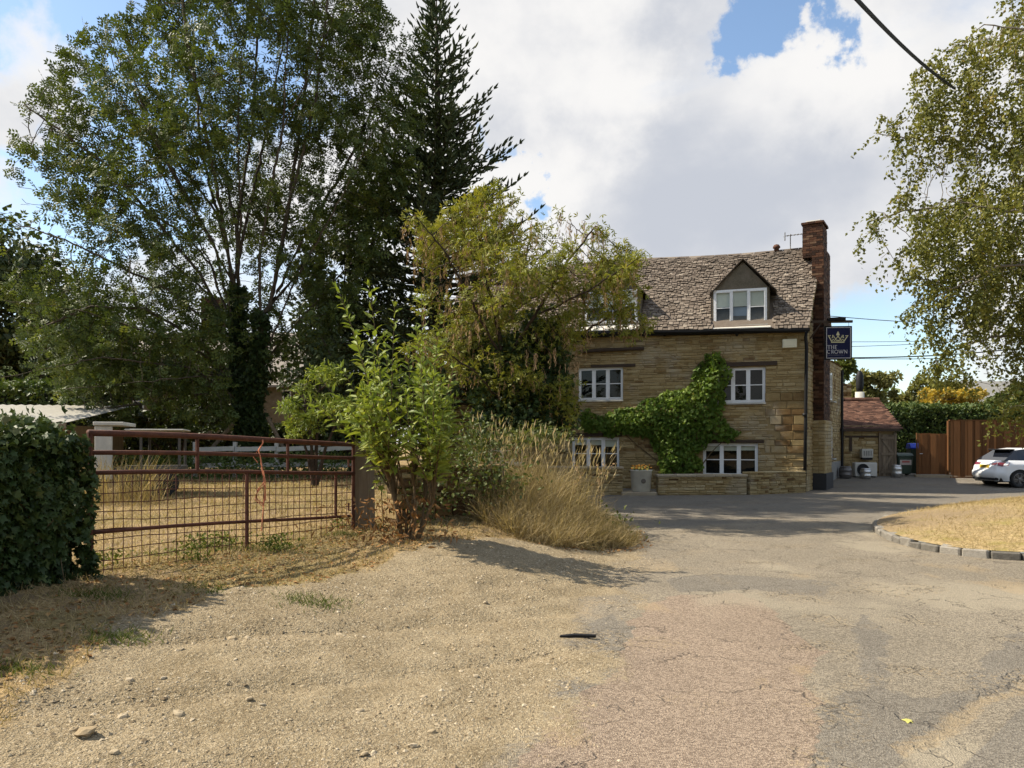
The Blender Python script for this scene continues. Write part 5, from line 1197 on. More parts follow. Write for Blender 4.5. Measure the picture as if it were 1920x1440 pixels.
# cottage behind the ash
def cottage(name, u0, u1, Yd, ve, vr, label, wins, rmat, chim=None, rz=0):
    p = wx_at(u0, Yd); c_ = empty(name, (*p, .6), rz); tag(c_, label, 'house'); wd = (u1 - u0) * Yd / F; eh = EYE - (ve - HV) * Yd / F - .6; rh = EYE - (vr - HV) * (Yd + 3) / F - .6
    q = MB(); q.box((0, 0, -.6), (wd, 6, eh)); q.add([(0, 0, eh), (0, 6, eh), (0, 3, rh - .05)], [(0, 1, 2)]); q.add([(wd, 0, eh), (wd, 6, eh), (wd, 3, rh - .05)], [(0, 1, 2)]); q.build('wall', M['cottage_stone'], c_)
    q = MB(); 
    q.prism([(-.3, eh - .12), (3, rh), (6.3, eh - .12), (6.3, eh - .02), (3, rh + .12), (-.3, eh - .02)], 'x', -.2, wd + .2); q.build('roof', M[rmat], c_)
    for (a, b, va, vb2) in wins:
        x0, x1 = (a - u0) * Yd / F, (b - u0) * Yd / F; z1, z0 = EYE - (va - HV) * Yd / F - .6, EYE - (vb2 - HV) * Yd / F - .6
        wn_ = MB(); t = .06; wn_.box((x0, -.04, z0), (x0 + t, .02, z1)); wn_.box((x1 - t, -.04, z0), (x1, .02, z1)); wn_.box((x0 + t, -.04, z0), (x1 - t, .02, z0 + t)); wn_.box((x0 + t, -.04, z1 - t), (x1 - t, .02, z1)); wn_.box((x0 + t, -.035, (z0 + z1) / 2 - .03), (x1 - t, .015, (z0 + z1) / 2 + .03)); w1 = wn_.build('window', M['white_paint'], c_)
        pn = MB(); pn.box((x0 + t, -.012, z0 + t), (x1 - t, -.006, z1 - t)); pn.build('pane', M['car_glass'], w1)
    if chim:
        q = MB(); x0, x1 = (chim[0] - u0) * Yd / F, (chim[1] - u0) * Yd / F; q.box((x0, 2.6, rh - .8), (x1, 3.5, EYE - (chim[2] - HV) * (Yd + 3) / F - .6)); q.build('chimney', M['brick'], c_)
    return c_
M['cottage_stone'] = mat_tint('cottage_stone', [(0, (.11, .085, .055)), (1, (.33, .275, .19))], .95, 5, .6, 30, .6, .02, use_tint=False)
M['pale_roof'] = mat_plain('pale_tile_roof', (.27, .235, .20), .85, var=.25, scale=2)
cottage('cottage', 180, 568, 36.0, 722, 628, 'stone cottage with pale roof glimpsed behind the ash tree', [(530, 546, 731, 768), (390, 408, 735, 770), (250, 270, 735, 770)], 'pale_roof', (335, 372, 560))
cottage('farm_house', 1826, 2050, 50.0, 770, 718, 'grey roofed house gable behind the hedge and birch', [], 'grey_render')
for (ua, va, ub, vb_) in ((417, 818, 438, 794), (502, 782, 519, 815)):
    a_, b_ = W(ua, va, 21.2), W(ub, vb_, 21.2); q = MB(); q.tube([a_, b_], .055, 6); lab = 'short slanted timber prop left of the ivy clad ash trunk' if ua < 450 else 'pale slanted timber prop right of the ivy clad ash trunk'
    lowp = a_ if a_.z < b_.z else b_; hi = b_ if a_.z < b_.z else a_; dv = (lowp - hi); lowp2 = hi + dv * ((hi.z - gz1(lowp.x, lowp.y)) / max(1e-3, -dv.z)); q = MB(); q.tube([hi, lowp2], .055, 6); tag(q.build('timber_prop', M['wood_grey'], None), lab, 'timber')

# ------------------------------------------------------------------ overhead lines
def wire(pts, r_, label):
    q = MB(); q.tube(pts, r_, 5); tag(q.build('overhead_wire', M['black_plastic'], None), label, 'wire', 'overhead wires')
a_, b_ = W(1500, -118, 7.0), W(1790, 166, 15.5); wire([a_.lerp(b_, t) + Vector((0, 0, -.12 * math.sin(t * math.pi))) for t in np.linspace(0, 1, 14)], .026, 'thick black cable crossing the top of the sky to the birch')
for (ua, va, ub, vb_, Yd, r_, lab) in ((1548, 592, 1960, 608, 42, .02, 'highest thin wire running from behind the pub sign'), (1590, 641, 1960, 624, 48, .016, 'faint wire just above the middle of the pub sign'), (1590, 650, 1960, 622, 47, .016, 'second faint wire level with the lettering of the sign'), (1590, 671, 1960, 648, 44, .034, 'thicker low wire sloping up from below the sign to the birch'), (1590, 672, 1960, 660, 45, .02, 'lowest thin wire below the pub sign')):
    a_, b_ = W(ua, va, Yd), W(ub, vb_, Yd); wire([a_.lerp(b_, t) + Vector((0, 0, -.18 * math.sin(t * math.pi))) for t in np.linspace(0, 1, 10)], r_, lab)

# ------------------------------------------------------------------ vegetation tools
def unit(a): return a / np.maximum(np.linalg.norm(a, axis=-1, keepdims=True), 1e-9)
T_RHOMB = (np.array([(0, 0, 0), (.26, .42, .05), (0, 1, -.06), (-.26, .42, .05)]), [np.array([(0, 1, 2, 3)])])
T_BIRCH = (np.array([(0, 0, 0), (.36, .34, .05), (0, 1, -.08), (-.36, .34, .05)]), [np.array([(0, 1, 2, 3)])])
T_LANCE = (np.array([(0, 0, 0), (.14, .3, .05), (-.14, .3, .05), (.12, .65, .0), (-.12, .65, .0), (0, 1, -.20), (0, .3, .0), (0, .65, -.02)]), [np.array([(0, 1, 6), (0, 6, 2), (3, 5, 7), (7, 5, 4)]), np.array([(1, 3, 7, 6), (6, 7, 4, 2)])])
T_IVY = (np.array([(0, 0, 0), (.42, -.08, -.05), (.30, .30, .04), (.50, .52, -.06), (.16, .60, .03), (0, 1, -.1), (-.16, .60, .03), (-.50, .52, -.06), (-.30, .30, .04), (-.42, -.08, -.05)]), [np.array([(0, 1, 2), (0, 9, 8), (2, 3, 4), (8, 7, 6), (0, 2, 4), (0, 6, 8), (0, 4, 6), (4, 5, 6)])])
def compound(npairs, lw, ll):
    v = []; f = []
    def lf(bx, by, ang, L):
        n = len(v); c, s = math.cos(ang), math.sin(ang); 
        for (a, b, z) in ((0, 0, 0), (lw, .45, .03), (0, 1, -.08), (-lw, .45, .03)): v.append((bx + (a * c + b * s) * L, by + (-a * s + b * c) * L, z * L - .10 * by * by))
        f.append((n, n + 1, n + 2, n + 3))
    for i in range(npairs):
        y = .25 + .55 * i / max(1, npairs - 1)
        lf(.01, y, 1.0, ll); lf(-.01, y, -1.0, ll)
    lf(0, .82, 0, ll * .9)
    return (np.array(v), [np.array(f)])
T_ASH = compound(3, .25, .40)
T_TRI = (np.array([(0, 0, 0), (.17, .5, .04), (0, 1, -.05), (-.17, .5, .04), (.45, .25, 0), (.8, .62, -.06), (.4, .5, .03), (-.45, .25, 0), (-.8, .62, -.06), (-.4, .5, .03)]), [np.array([(0, 1, 2, 3), (0, 4, 5, 6), (0, 9, 8, 7)])])
T_BLADE = (np.array([(-.5, 0, 0), (.5, 0, 0), (.38, .5, .06), (-.38, .5, .06), (0, 1, .32)]), [np.array([(0, 1, 2, 3)]), np.array([(3, 2, 4)])])
def leaves(P, D, size, T, tint=None, up=0.6, wid=None, name='foliage', roll=1.0):
    """place template T (axis +y, normal +z) at P along D"""
    P = np.asarray(P, float); D = unit(np.asarray(D, float)); n = len(P)
    size = np.broadcast_to(np.asarray(size, float), (n,))
    N = rng.normal(size=(n, 3)) * roll; N[:, 2] += up * 2.0
    Xv = unit(np.cross(D, N)); Zv = np.cross(Xv, D)
    tv, tf = T; wv = np.ones(n) if wid is None else wid
    V = P[:, None, :] + size[:, None, None] * (tv[None, :, 0, None] * Xv[:, None, :] * wv[:, None, None] + tv[None, :, 1, None] * D[:, None, :] + tv[None, :, 2, None] * Zv[:, None, :])
    k = len(tv); off = (np.arange(n) * k)
    fs = [(f[None] + off[:, None, None]).reshape(-1, f.shape[1]) for f in tf]
    if tint is None: tint = np.clip(rng.normal(.5, .2, n), 0, 1)
    return V.reshape(-1, 3), fs, np.repeat(tint, k)
def merge(parts):
    V = []; Fd = {}; T = []; n = 0
    for (v, fs, t) in parts:
        V.append(v); T.append(t)
        for f in fs: Fd.setdefault(f.shape[1], []).append(f + n)
        n += len(v)
    return np.concatenate(V), [np.concatenate(x) for x in Fd.values()], np.concatenate(T)
def leaf_obj(name, parts, mat, parent=None):
    V, Fs, T = merge(parts); return link(name, np_mesh(name, V, Fs, T), mat, parent)
def rdir(n, up=0.0):
    d = rng.normal(size=(n, 3)); d[:, 2] += up; return unit(d)

def grow(skeleton, attr, infl, kill, step, bias=(0, 0, .05), iters=140, maxn=9000):
    """space colonisation from given limb polylines"""
    P = []; par = []
    for poly, pstart in skeleton:
        last = pstart
        for k, p in enumerate(poly):
            p = np.asarray(p, float)
            if last is not None and last >= 0:
                a = P[last]; d = np.linalg.norm(p - a); m = max(1, int(d / step))
                for j in range(1, m + 1):
                    P.append(a + (p - a) * j / m + (rng.normal(size=3) * step * .10 if j < m else 0)); par.append(last); last = len(P) - 1
            else: P.append(p); par.append(-1); last = len(P) - 1
    P = [np.asarray(p) for p in P]
    A = np.asarray(attr, float); Pa = np.array(P)
    nd = np.full(len(A), 1e9); ni = np.zeros(len(A), int)
    def upd(i0, i1):
        for s in range(i0, i1, 400):
            e = min(i1, s + 400); d = np.linalg.norm(A[:, None] - Pa[None, s:e], axis=2); j = d.argmin(1); m = d[np.arange(len(A)), j]; b = m < nd; nd[b] = m[b]; ni[b] = j[b] + s
    upd(0, len(Pa)); alive = nd > kill; bias = np.array(bias); stall = set()
    for it in range(iters):
        act = alive & (nd < infl)
        if not act.any(): break
        acc = np.zeros_like(Pa); np.add.at(acc, ni[act], unit(A[act] - Pa[ni[act]])); src = np.unique(ni[act])
        nw = []; np_ = []
        for s in src:
            if s in stall: continue
            d = acc[s]; L = np.linalg.norm(d)
            if L < .05: stall.add(s); continue
            d = d / L + bias + rng.normal(size=3) * .10; q = Pa[s] + step * d / np.linalg.norm(d); nw.append(q); np_.append(s)
        if not nw or len(Pa) > maxn: break
        nw = np.array(nw); dd = np.array([np.linalg.norm(Pa - q, axis=1).min() for q in nw]) if len(Pa) < 20000 else np.ones(len(nw))
        ok = dd > step * .35
        for s, o in zip(np_, ok):
            if not o: stall.add(s)
        if not ok.any(): break
        i0 = len(Pa); Pa = np.concatenate([Pa, nw[ok]]); par += list(np.array(np_)[ok]); upd(i0, len(Pa)); alive &= nd > kill
    return Pa, np.array(par)
def radii(Pa, par, r0, n=2.2, rmax=9):
    acc = np.zeros(len(Pa)); r = np.zeros(len(Pa))
    for i in range(len(Pa) - 1, -1, -1):
        r[i] = max(acc[i] ** (1 / n), r0) if acc[i] > 0 else r0
        if par[i] >= 0: acc[par[i]] += r[i] ** n
    return np.minimum(r, rmax)
def limb_mesh(Pa, par, r, sides=(7, 4)):
    ch = [[] for _ in range(len(Pa))]
    for i, p in enumerate(par):
        if p >= 0: ch[p].append(i)
    main = [max(c, key=lambda j: r[j]) if c else -1 for c in ch]
    parts = []
    starts = [(-1, i) for i in range(len(Pa)) if par[i] < 0]
    for p in range(len(Pa)):
        for c in ch[p]:
            if c != main[p]: starts.append((p, c))
    for (p, s) in starts:
        chain = ([p] if p >= 0 else []) + [s]
        while main[chain[-1]] >= 0: chain.append(main[chain[-1]])
        if len(chain) < 2: continue
        C = Pa[chain]; rr = r[chain].copy()
        if p >= 0: rr[0] = min(rr[0], rr[1] * 1.15)
        k = sides[0] if rr.max() > .05 else sides[1] if rr.max() > .012 else 3
        t = unit(np.gradient(C, axis=0)); ref = np.where(np.abs(t[:, 2:3]) < .9, np.array([[0, 0, 1.]]), np.array([[1., 0, 0]]))
        a = unit(np.cross(t, ref)); b = np.cross(t, a); q = np.arange(k) * 2 * np.pi / k
        V = C[:, None] + rr[:, None, None] * (np.cos(q)[None, :, None] * a[:, None] + np.sin(q)[None, :, None] * b[:, None])
        m = len(chain); i = (np.arange(m - 1)[:, None] * k + np.arange(k)[None]); j = (np.arange(m - 1)[:, None] * k + (np.arange(k)[None] + 1) % k)
        parts.append((V.reshape(-1, 3), [np.stack([i, j, j + k, i + k], -1).reshape(-1, 4)], np.full(m * k, .5)))
    return parts
def outline_points(poly, Y0, n, tmax, gate=.45, gs=.35, seed=0, tk=.9):
    """fill a crown volume whose silhouette is given in the photo's plane at distance Y0"""
    pw = [((u - 960) * Y0 / F, EYE - (v - HV) * Y0 / F) for u, v in poly]; pw_a = np.array(pw); lo, hi = pw_a.min(0), pw_a.max(0)
    out = []
    while len(out) < n:
        c = rng.uniform(lo, hi, (4000, 2)); ins = in_poly(c[:, 0], c[:, 1], pw); c = c[ins]; d = poly_dist(c[:, 0], c[:, 1], pw)
        y = rng.uniform(-1, 1, len(c)) * np.minimum(d * tk + .15, tmax)
        for (x, z), yy in zip(c, y):
            if mnoise.noise(Vector((x * gs + seed, yy * gs, z * gs))) * .5 + .5 > gate: out.append((x, Y0 + yy, z))
    return np.array(out[:n])
def sk(pts, Y0): return [np.array(((u - 960) * Y0 / F, Y0 + dy, EYE - (v - HV) * Y0 / F)) for (u, v, dy) in pts]
class Skel:
    def __init__(s): s.l = []; s.pts = []; s.n = 0
    def add(s, pts, at=None): s.l.append((pts, at)); return s
def build_skel(polys, step):
    """polys: list of point lists; each later poly starts at the closest earlier point"""
    sk_ = []; P = []
    flat = []
    for i, pl_ in enumerate(polys):
        if i == 0: sk_.append((pl_, None)); start = None
        else: sk_.append((pl_, 'near'))
    # resolve 'near' while growing
    res = []; pts = []; par = []
    def put(pl_, last):
        for p in pl_:
            if last is None: pts.append(p); last = len(pts) - 1
            else:
                a = pts[last]; d = np.linalg.norm(p - a); m = max(1, int(d / step))
                for j in range(1, m + 1): pts.append(a + (p - a) * j / m); last = len(pts) - 1
        return last
    return sk_
def grow_tree(polys, attr, infl, kill, step, **k):
    """first polyline is the trunk; the others fork from the nearest point of what is there"""
    P = []; par = []
    for i, pl_ in enumerate(polys):
        last = None
        if i: 
            A = np.array(P); last = int(np.linalg.norm(A - pl_[0], axis=1).argmin()); pl_ = pl_[1:]
        for p in pl_:
            if last is None: P.append(p); par.append(-1); last = 0; continue
            a = P[last]; m = max(1, int(np.linalg.norm(p - a) / step))
            for j in range(1, m + 1):
                P.append(a + (p - a) * j / m + (rng.normal(size=3) * step * .08 if j < m else 0)); par.append(last); last = len(P) - 1
    return grow_from(np.array(P), par, attr, infl, kill, step, **k)
def grow_from(P, par, attr, infl, kill, step, bias=(0, 0, .05), iters=140, maxn=12000):
    A = np.asarray(attr, float); Pa = P; par = list(par); nd = np.full(len(A), 1e9); ni = np.zeros(len(A), int)
    def upd(i0, i1):
        for s in range(i0, i1, 300):
            e = min(i1, s + 300); d = ((A[:, None] - Pa[None, s:e]) ** 2).sum(2); j = d.argmin(1); m = np.sqrt(d[np.arange(len(A)), j]); b = m < nd; nd[b] = m[b]; ni[b] = j[b] + s
    upd(0, len(Pa)); alive = nd > kill; bias = np.array(bias); stall = np.zeros(maxn + 5000, bool)
    for it in range(iters):
        act = alive & (nd < infl) & ~stall[ni]
        if not act.any(): break
        acc = np.zeros_like(Pa); np.add.at(acc, ni[act], unit(A[act] - Pa[ni[act]])); src = np.unique(ni[act])
        L = np.linalg.norm(acc[src], axis=1); stall[src[L < .05]] = True; src = src[L >= .05]
        if not len(src): continue
        d = unit(acc[src]) + bias + rng.normal(size=(len(src), 3)) * .10; nw = Pa[src] + step * unit(d)
        dd = np.sqrt(((nw[:, None] - Pa[None]) ** 2).sum(2).min(1)) if len(nw) * len(Pa) < 6e6 else np.full(len(nw), step)
        ok = dd > step * .4; stall[src[~ok]] = True
        if not ok.any(): continue
        if len(Pa) + ok.sum() > maxn: break
        i0 = len(Pa); Pa = np.concatenate([Pa, nw[ok]]); par += list(src[ok]); upd(i0, len(Pa)); alive &= nd > kill
    return Pa, np.array(par)
def tip_dirs(Pa, par):
    d = np.zeros_like(Pa); m = par >= 0; d[m] = Pa[m] - Pa[par[m]]; return unit(d + 1e-6)

# ------------------------------------------------------------------ the ash
Y0 = 22.0
poly = [(300, -140), (215, 40), (120, 90), (70, 175), (45, 240), (15, 300), (30, 380), (70, 430), (10, 470), (0, 560), (60, 600), (40, 650), (120, 690), (110, 750), (190, 790), (300, 775), (420, 800), (440, 740), (520, 720), (560, 660), (650, 600), (700, 480), (750, 330), (785, 180), (785, 60), (760, -60), (690, -160), (500, -280)]
at_ = outline_points(poly, Y0, 9500, 4.2, .40, .5, 2.0)
trunk = sk([(472, 850, 0), (462, 760, 0), (447, 650, 0), (438, 540, .3), (432, 420, .5), (440, 310, .8), (452, 200, 1.0), (455, 60, 1.2), (460, -60, 1.2)], Y0)
limbs = [sk(q, Y0) for q in (
    [(462, 760, 0), (492, 690, -.3), (502, 600, -.6), (508, 500, -1), (530, 400, -1.2), (560, 280, -1.5), (575, 120, -1.8)],
    [(502, 600, -.6), (545, 510, .5), (590, 410, 1), (640, 300, 1.2), (690, 160, 1.4)],
    [(447, 650, 0), (412, 560, .2), (385, 490, .4), (330, 430, .6), (250, 380, .8), (170, 330, .8)],
    [(462, 760, 0), (405, 650, -1), (330, 600, -1.8), (250, 600, -2.2), (170, 640, -2.4)],
    [(447, 650, 0), (395, 600, 1.5), (310, 545, 2.5), (200, 500, 2.7), (110, 520, 2.6)],
    [(438, 540, .3), (475, 420, -1), (482, 310, -1.6), (500, 160, -2)],
    [(385, 490, .4), (345, 380, -.8), (300, 280, -1.2), (250, 180, -1.4)],
    [(432, 420, .5), (385, 300, 1.5), (340, 180, 2.2), (310, 60, 2.4)],
    [(438, 540, .3), (405, 430, -1.4), (360, 320, -2.4), (330, 200, -2.8)],
    [(455, 700, 0), (410, 720, -2.2), (340, 735, -3.2), (250, 745, -3.4)],
    [(560, 280, -1.5), (610, 200, -1.8), (660, 90, -2)])]
cin = np.array(W(455, 560, Y0)); dist_in = np.linalg.norm((at_ - cin) * np.array([1, 1.1, .8]), axis=1); at_ = at_[rng.random(len(at_)) < .22 + .78 * smooth(1.2, 4.2, dist_in)]
fan = [((447, 650), (415, 470), (330, 300), (255, 130), -1.0), ((447, 650), (420, 480), (355, 260), (330, 20), .8), ((438, 540), (425, 360), (400, 160), (390, -40), -1.6), ((438, 540), (400, 400), (280, 250), (150, 150), 1.2), ((447, 650), (385, 520), (230, 330), (80, 220), -.6), ((438, 540), (455, 330), (475, 120), (490, -80), 1.9), ((502, 600), (530, 430), (560, 200), (580, -20), .4), ((502, 600), (545, 420), (610, 210), (640, 20), -1.0), ((502, 600), (570, 440), (660, 280), (730, 110), .2), ((492, 690), (565, 540), (660, 400), (740, 260), -1.4), ((502, 600), (575, 470), (690, 330), (765, 200), 1.5), ((492, 690), (560, 590), (630, 500), (700, 420), .8), ((447, 650), (370, 540), (220, 420), (60, 330), 1.6), ((447, 650), (350, 560), (190, 480), (50, 440), -1.8), ((462, 760), (380, 690), (250, 660), (110, 650), .6), ((455, 700), (390, 700), (300, 700), (200, 720), 1.8), ((462, 760), (400, 740), (320, 760), (220, 775), -1.2), ((492, 690), (530, 640), (570, 620), (610, 600), -1.2)]
low_ = outline_points([(90, 540), (200, 520), (330, 560), (425, 620), (430, 790), (300, 800), (180, 795), (100, 750), (40, 640)], Y0 - 1.6, 2200, 2.6, .36, .6, 4.0)
right_ = outline_points([(560, 560), (620, 420), (700, 260), (760, 60), (800, 60), (790, 260), (740, 420), (660, 600), (580, 680)], Y0, 1400, 2.4, .36, .6, 6.0)
at_ = np.concatenate([at_, low_, right_])
fan += [((462, 760), (400, 700), (290, 690), (170, 730), -2.8), ((455, 700), (370, 650), (240, 610), (110, 600), -2.6)]
for q_ in fan: limbs.append(sk([(*q_[0], 0), (*q_[1], q_[4] * .5), (*q_[2], q_[4]), (*q_[3], q_[4] * 1.4)], Y0))
Pa, par = grow_tree([trunk] + limbs, at_, 2.2, .33, .21, bias=(0, 0, .10), maxn=14000)
print('ash nodes', len(Pa))
r = radii(Pa, par, .0075, 2.45, .27); 
ash = empty('ash_tree', (float(trunk[0][0]), Y0, gz1(trunk[0][0], Y0))); tag(ash, 'big spreading ash tree with ivy clad trunk behind the rusty gate', 'tree')
def under(o, root): o.parent = root; o.matrix_parent_inverse = Matrix.Translation(-root.location); return o
V, Fs, T = merge(limb_mesh(Pa, par, r)); under(link('trunk', np_mesh('ash_trunk', V, Fs, T, True), M['bark']), ash)
D = tip_dirs(Pa, par); isl_l = np.where(r < .020)[0]
rep = np.repeat(isl_l, rng.integers(2, 5, len(isl_l)))
ends = np.setdiff1d(np.arange(len(Pa)), par); rep = np.concatenate([rep, np.repeat(ends, 10)])
keep = np.array([mnoise.noise(Vector(Pa[i] * .8)) > -.19 for i in rep]); rep = rep[keep]
d = unit(D[rep] * .8 + rdir(len(rep)) * 1.0 + np.array([0, 0, -.1]))
P = Pa[rep] + rng.normal(size=(len(rep), 3)) * .09
ten = np.clip(rng.normal(.45, .2, len(rep)) + (Pa[rep][:, 2] < 5) * .05, 0, .95)
under(leaf_obj('crown', [leaves(P, d, rng.uniform(.20, .34, len(rep)), T_ASH, ten, .5)], M['l_ash']), ash)
# ivy on the trunks
iv = np.where((r > .085) & (Pa[:, 2] < 7.0))[0]
def ivy_on(Pa, r, iv, n, sz, fat=1.5, extra=.1):
    k = rng.choice(iv, n, p=(r[iv] + .12) / (r[iv] + .12).sum()); o = rdir(n); o[:, 2] *= .4; o = unit(o); P = Pa[k] + o * (r[k] * fat + extra * rng.uniform(.2, 1.2, n))[:, None] + rng.normal(size=(n, 3)) * .05
    dd = unit(o * .6 + np.array([0, 0, -.9]) + rng.normal(size=(n, 3)) * .4)
    return leaves(P, dd, rng.uniform(sz * .7, sz * 1.3, n), T_IVY, np.clip(rng.normal(.4, .2, n), 0, 1), .1)
under(leaf_obj('ivy', [ivy_on(Pa, r, iv, 7000, .11, 1.2, .10), ivy_on(Pa, r, iv[Pa[iv, 2] < 3.6], 5000, .11, 1.3, .22)], M['l_ivy']), ash)

# ------------------------------------------------------------------ spruce
SY0 = 25.0; sxp = (818 - 960) * SY0 / F; ztop = EYE + (HV + 20) * SY0 / F
spr = empty('spruce_tree', (sxp, SY0, .6)); tag(spr, 'tall dark spruce with pointed top behind the laburnum', 'tree')
q = MB(); q.tube([(sxp, SY0, .3), (sxp, SY0, 6), (sxp + .05, SY0, 12), (sxp, SY0, ztop)], [.32, .24, .11, .012], 8); under(q.build('trunk', M['bark_dark'], None, 0, True), spr)
bp = []; nd_P = []; nd_D = []; nd_S = []
z = 3.2
while z < ztop - .1:
    f = (ztop - z) / (ztop - 3); Lb = .12 + 4.9 * f ** .92; nb = 6 if f < .3 else 7
    a0 = rng.uniform(0, 6.28)
    for i in range(nb):
        if rng.random() < .14 and f > .15: continue
        a = a0 + i * 6.283 / nb + rng.normal() * .25; L = Lb * rng.uniform(.55, 1.12); el = .60 - .85 * f + rng.normal() * .10
        m = max(4, int(L / .19)); t = np.linspace(0, 1, m); hx = np.cos(a), np.sin(a)
        curve = L * (t * math.sin(el) + .28 * t ** 2.2)
        C = np.column_stack([sxp + hx[0] * L * t * math.cos(el), SY0 + hx[1] * L * t * math.cos(el), z + curve])
        bp.append((C, .006 + .012 * L))
        tang = unit(np.gradient(C, axis=0)); side = np.array([-hx[1], hx[0], 0])
        for j in range(max(1, m // 6), m):
            env = min(1, (1.12 - t[j]) * 1.4) * min(.75, .18 + .26 * L)
            nd_P.append(C[j]); nd_D.append(tang[j] + np.array([0, 0, .15])); nd_S.append(.22)
            for sg in (-1, 1):
                
                if rng.random() < .22: continue
                dd = unit(tang[j] * .75 + side * sg * .8 + np.array([0, 0, .22]) + rng.normal(size=3) * .16); ln = env * rng.uniform(.55, 1.1)
                k = max(1, int(ln / .13))
                for q_ in range(k):
                    pp_ = C[j] + dd * ln * q_ / k - np.array([0, 0, .05 * q_ / k]); nd_P.append(pp_); nd_D.append(dd + rng.normal(size=3) * .12 + np.array([0, 0, .15])); nd_S.append(ln / k * 1.5)
                    if q_ and ln > .3 and rng.random() < .6:
                        for s2 in (-1, 1): nd_P.append(pp_); nd_D.append(unit(dd * .6 + tang[j] * s2 * .7 * sg + rng.normal(size=3) * .15)); nd_S.append(rng.uniform(.12, .22))
    z += rng.uniform(.24, .36) * (1 - .25 * (1 - f))
T_TWIG = (np.array([(.12, 0, 0), (-.06, 0, .10), (-.06, 0, -.10), (.16, .55, .02), (-.08, .55, .13), (-.08, .55, -.13), (0, 1.05, .03)]), [np.array([(0, 1, 4, 3), (1, 2, 5, 4), (2, 0, 3, 5)]), np.array([(3, 4, 6), (4, 5, 6), (5, 3, 6)])])
nd_P, nd_D, nd_S = np.array(nd_P), np.array(nd_D), np.array(nd_S)
wv = .17 / np.maximum(nd_S, .1); wv = np.clip(wv, .4, 1.3)
parts = [leaves(nd_P, nd_D, nd_S, T_TWIG, np.clip(rng.normal(.4, .22, len(nd_P)), 0, 1), .3, wv * 1.25)]
under(leaf_obj('crown', parts, M['l_spruce']), spr)
lp = []
for C, rb in bp:
    k = 3; t_ = unit(np.gradient(C, axis=0)); a = unit(np.cross(t_, [[0, 0, 1.]])); b = np.cross(t_, a); qa = np.arange(k) * 2.094; rr = np.linspace(rb, .004, len(C))
    Vb = C[:, None] + rr[:, None, None] * (np.cos(qa)[None, :, None] * a[:, None] + np.sin(qa)[None, :, None] * b[:, None]); m = len(C); i = np.arange(m - 1)[:, None] * k + np.arange(k)[None]; j = np.arange(m - 1)[:, None] * k + (np.arange(k)[None] + 1) % k
    lp.append((Vb.reshape(-1, 3), [np.stack([i, j, j + k, i + k], -1).reshape(-1, 4)], np.full(m * k, .5)))
under(leaf_obj('branches', lp, M['bark_dark']), spr)

# ------------------------------------------------------------------ laburnum with hanging pods
Y0 = 15.5
poly = [(725, 430), (790, 385), (860, 378), (905, 348), (950, 362), (1005, 380), (1045, 372), (1068, 412), (1120, 405), (1150, 445), (1195, 470), (1205, 520), (1215, 575), (1225, 615), (1190, 640), (1120, 625), (1100, 690), (1110, 740), (1080, 790), (1010, 780), (880, 760), (800, 700), (735, 640), (790, 560), (770, 500)]
at_ = outline_points(poly, Y0, 4200, 2.0, .38, .9, 5.0)
trunk = sk([(965, 860, 0), (958, 770, 0), (945, 680, .1), (930, 590, .2), (905, 500, .3), (895, 420, .3)], Y0)
limbs = [sk(q, Y0) for q in ([(945, 680, .1), (1000, 600, -.3), (1055, 510, -.5), (1110, 440, -.6)], [(958, 770, 0), (1010, 690, .5), (1090, 620, .8), (1170, 570, .8)], [(945, 680, .1), (890, 580, -.6), (840, 490, -.9), (790, 430, -1)], [(930, 590, .2), (980, 500, .6), (1000, 410, .8)], [(958, 770, 0), (890, 700, -.8), (810, 650, -1.1)], [(1000, 600, -.3), (1100, 560, -1), (1180, 510, -1.2)])]
Pa, par = grow_tree([trunk] + limbs, at_, 1.4, .20, .12, bias=(0, 0, .03), maxn=8500)
r = radii(Pa, par, .0055, 2.3, .17)
lab = empty('laburnum_tree', (float(trunk[0][0]), Y0, .3)); tag(lab, 'yellowish laburnum tree hung with brown seed pods in front of the inn', 'tree')
V, Fs, T = merge(limb_mesh(Pa, par, r)); under(link('trunk', np_mesh('laburnum_trunk', V, Fs, T, True), M['bark_dark']), lab)
D = tip_dirs(Pa, par); tw_ = np.where(r < .014)[0]; ends = np.setdiff1d(np.arange(len(Pa)), par)
rep = np.concatenate([np.repeat(tw_, rng.integers(4, 8, len(tw_))), np.repeat(ends, 15)])
rep = rep[np.array([mnoise.noise(Vector(Pa[i] * 1.1)) > -.2 for i in rep])]
d = unit(D[rep] * .5 + rdir(len(rep)) + np.array([0, 0, -.15])); P = Pa[rep] + rng.normal(size=(len(rep), 3)) * .09
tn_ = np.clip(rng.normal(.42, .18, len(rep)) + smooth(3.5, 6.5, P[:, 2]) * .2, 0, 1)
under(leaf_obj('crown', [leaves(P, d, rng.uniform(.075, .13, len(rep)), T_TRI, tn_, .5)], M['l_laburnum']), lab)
nst = 1500; base = Pa[rng.choice(np.concatenate([tw_, ends, ends]), nst)]; PP = []; DD = []; SS = []
for b in base:
    L = rng.uniform(.15, .36); m = rng.integers(6, 11)
    for j in range(m): PP.append(b + np.array([rng.normal() * .015, rng.normal() * .015, -L * j / m])); DD.append((rng.normal() * .25, rng.normal() * .25, -1)); SS.append(rng.uniform(.05, .08))
T_POD = (np.array([(-.07, 0, 0), (.07, 0, 0), (.085, .7, .04), (0, 1, .03), (-.085, .7, .04)]), [np.array([(0, 1, 2, 3, 4)])])
under(leaf_obj('seed_pods', [leaves(np.array(PP), np.array(DD), np.array(SS), T_POD, np.clip(rng.normal(.5, .25, len(PP)), 0, 1), 0.0)], M['pods']), lab)
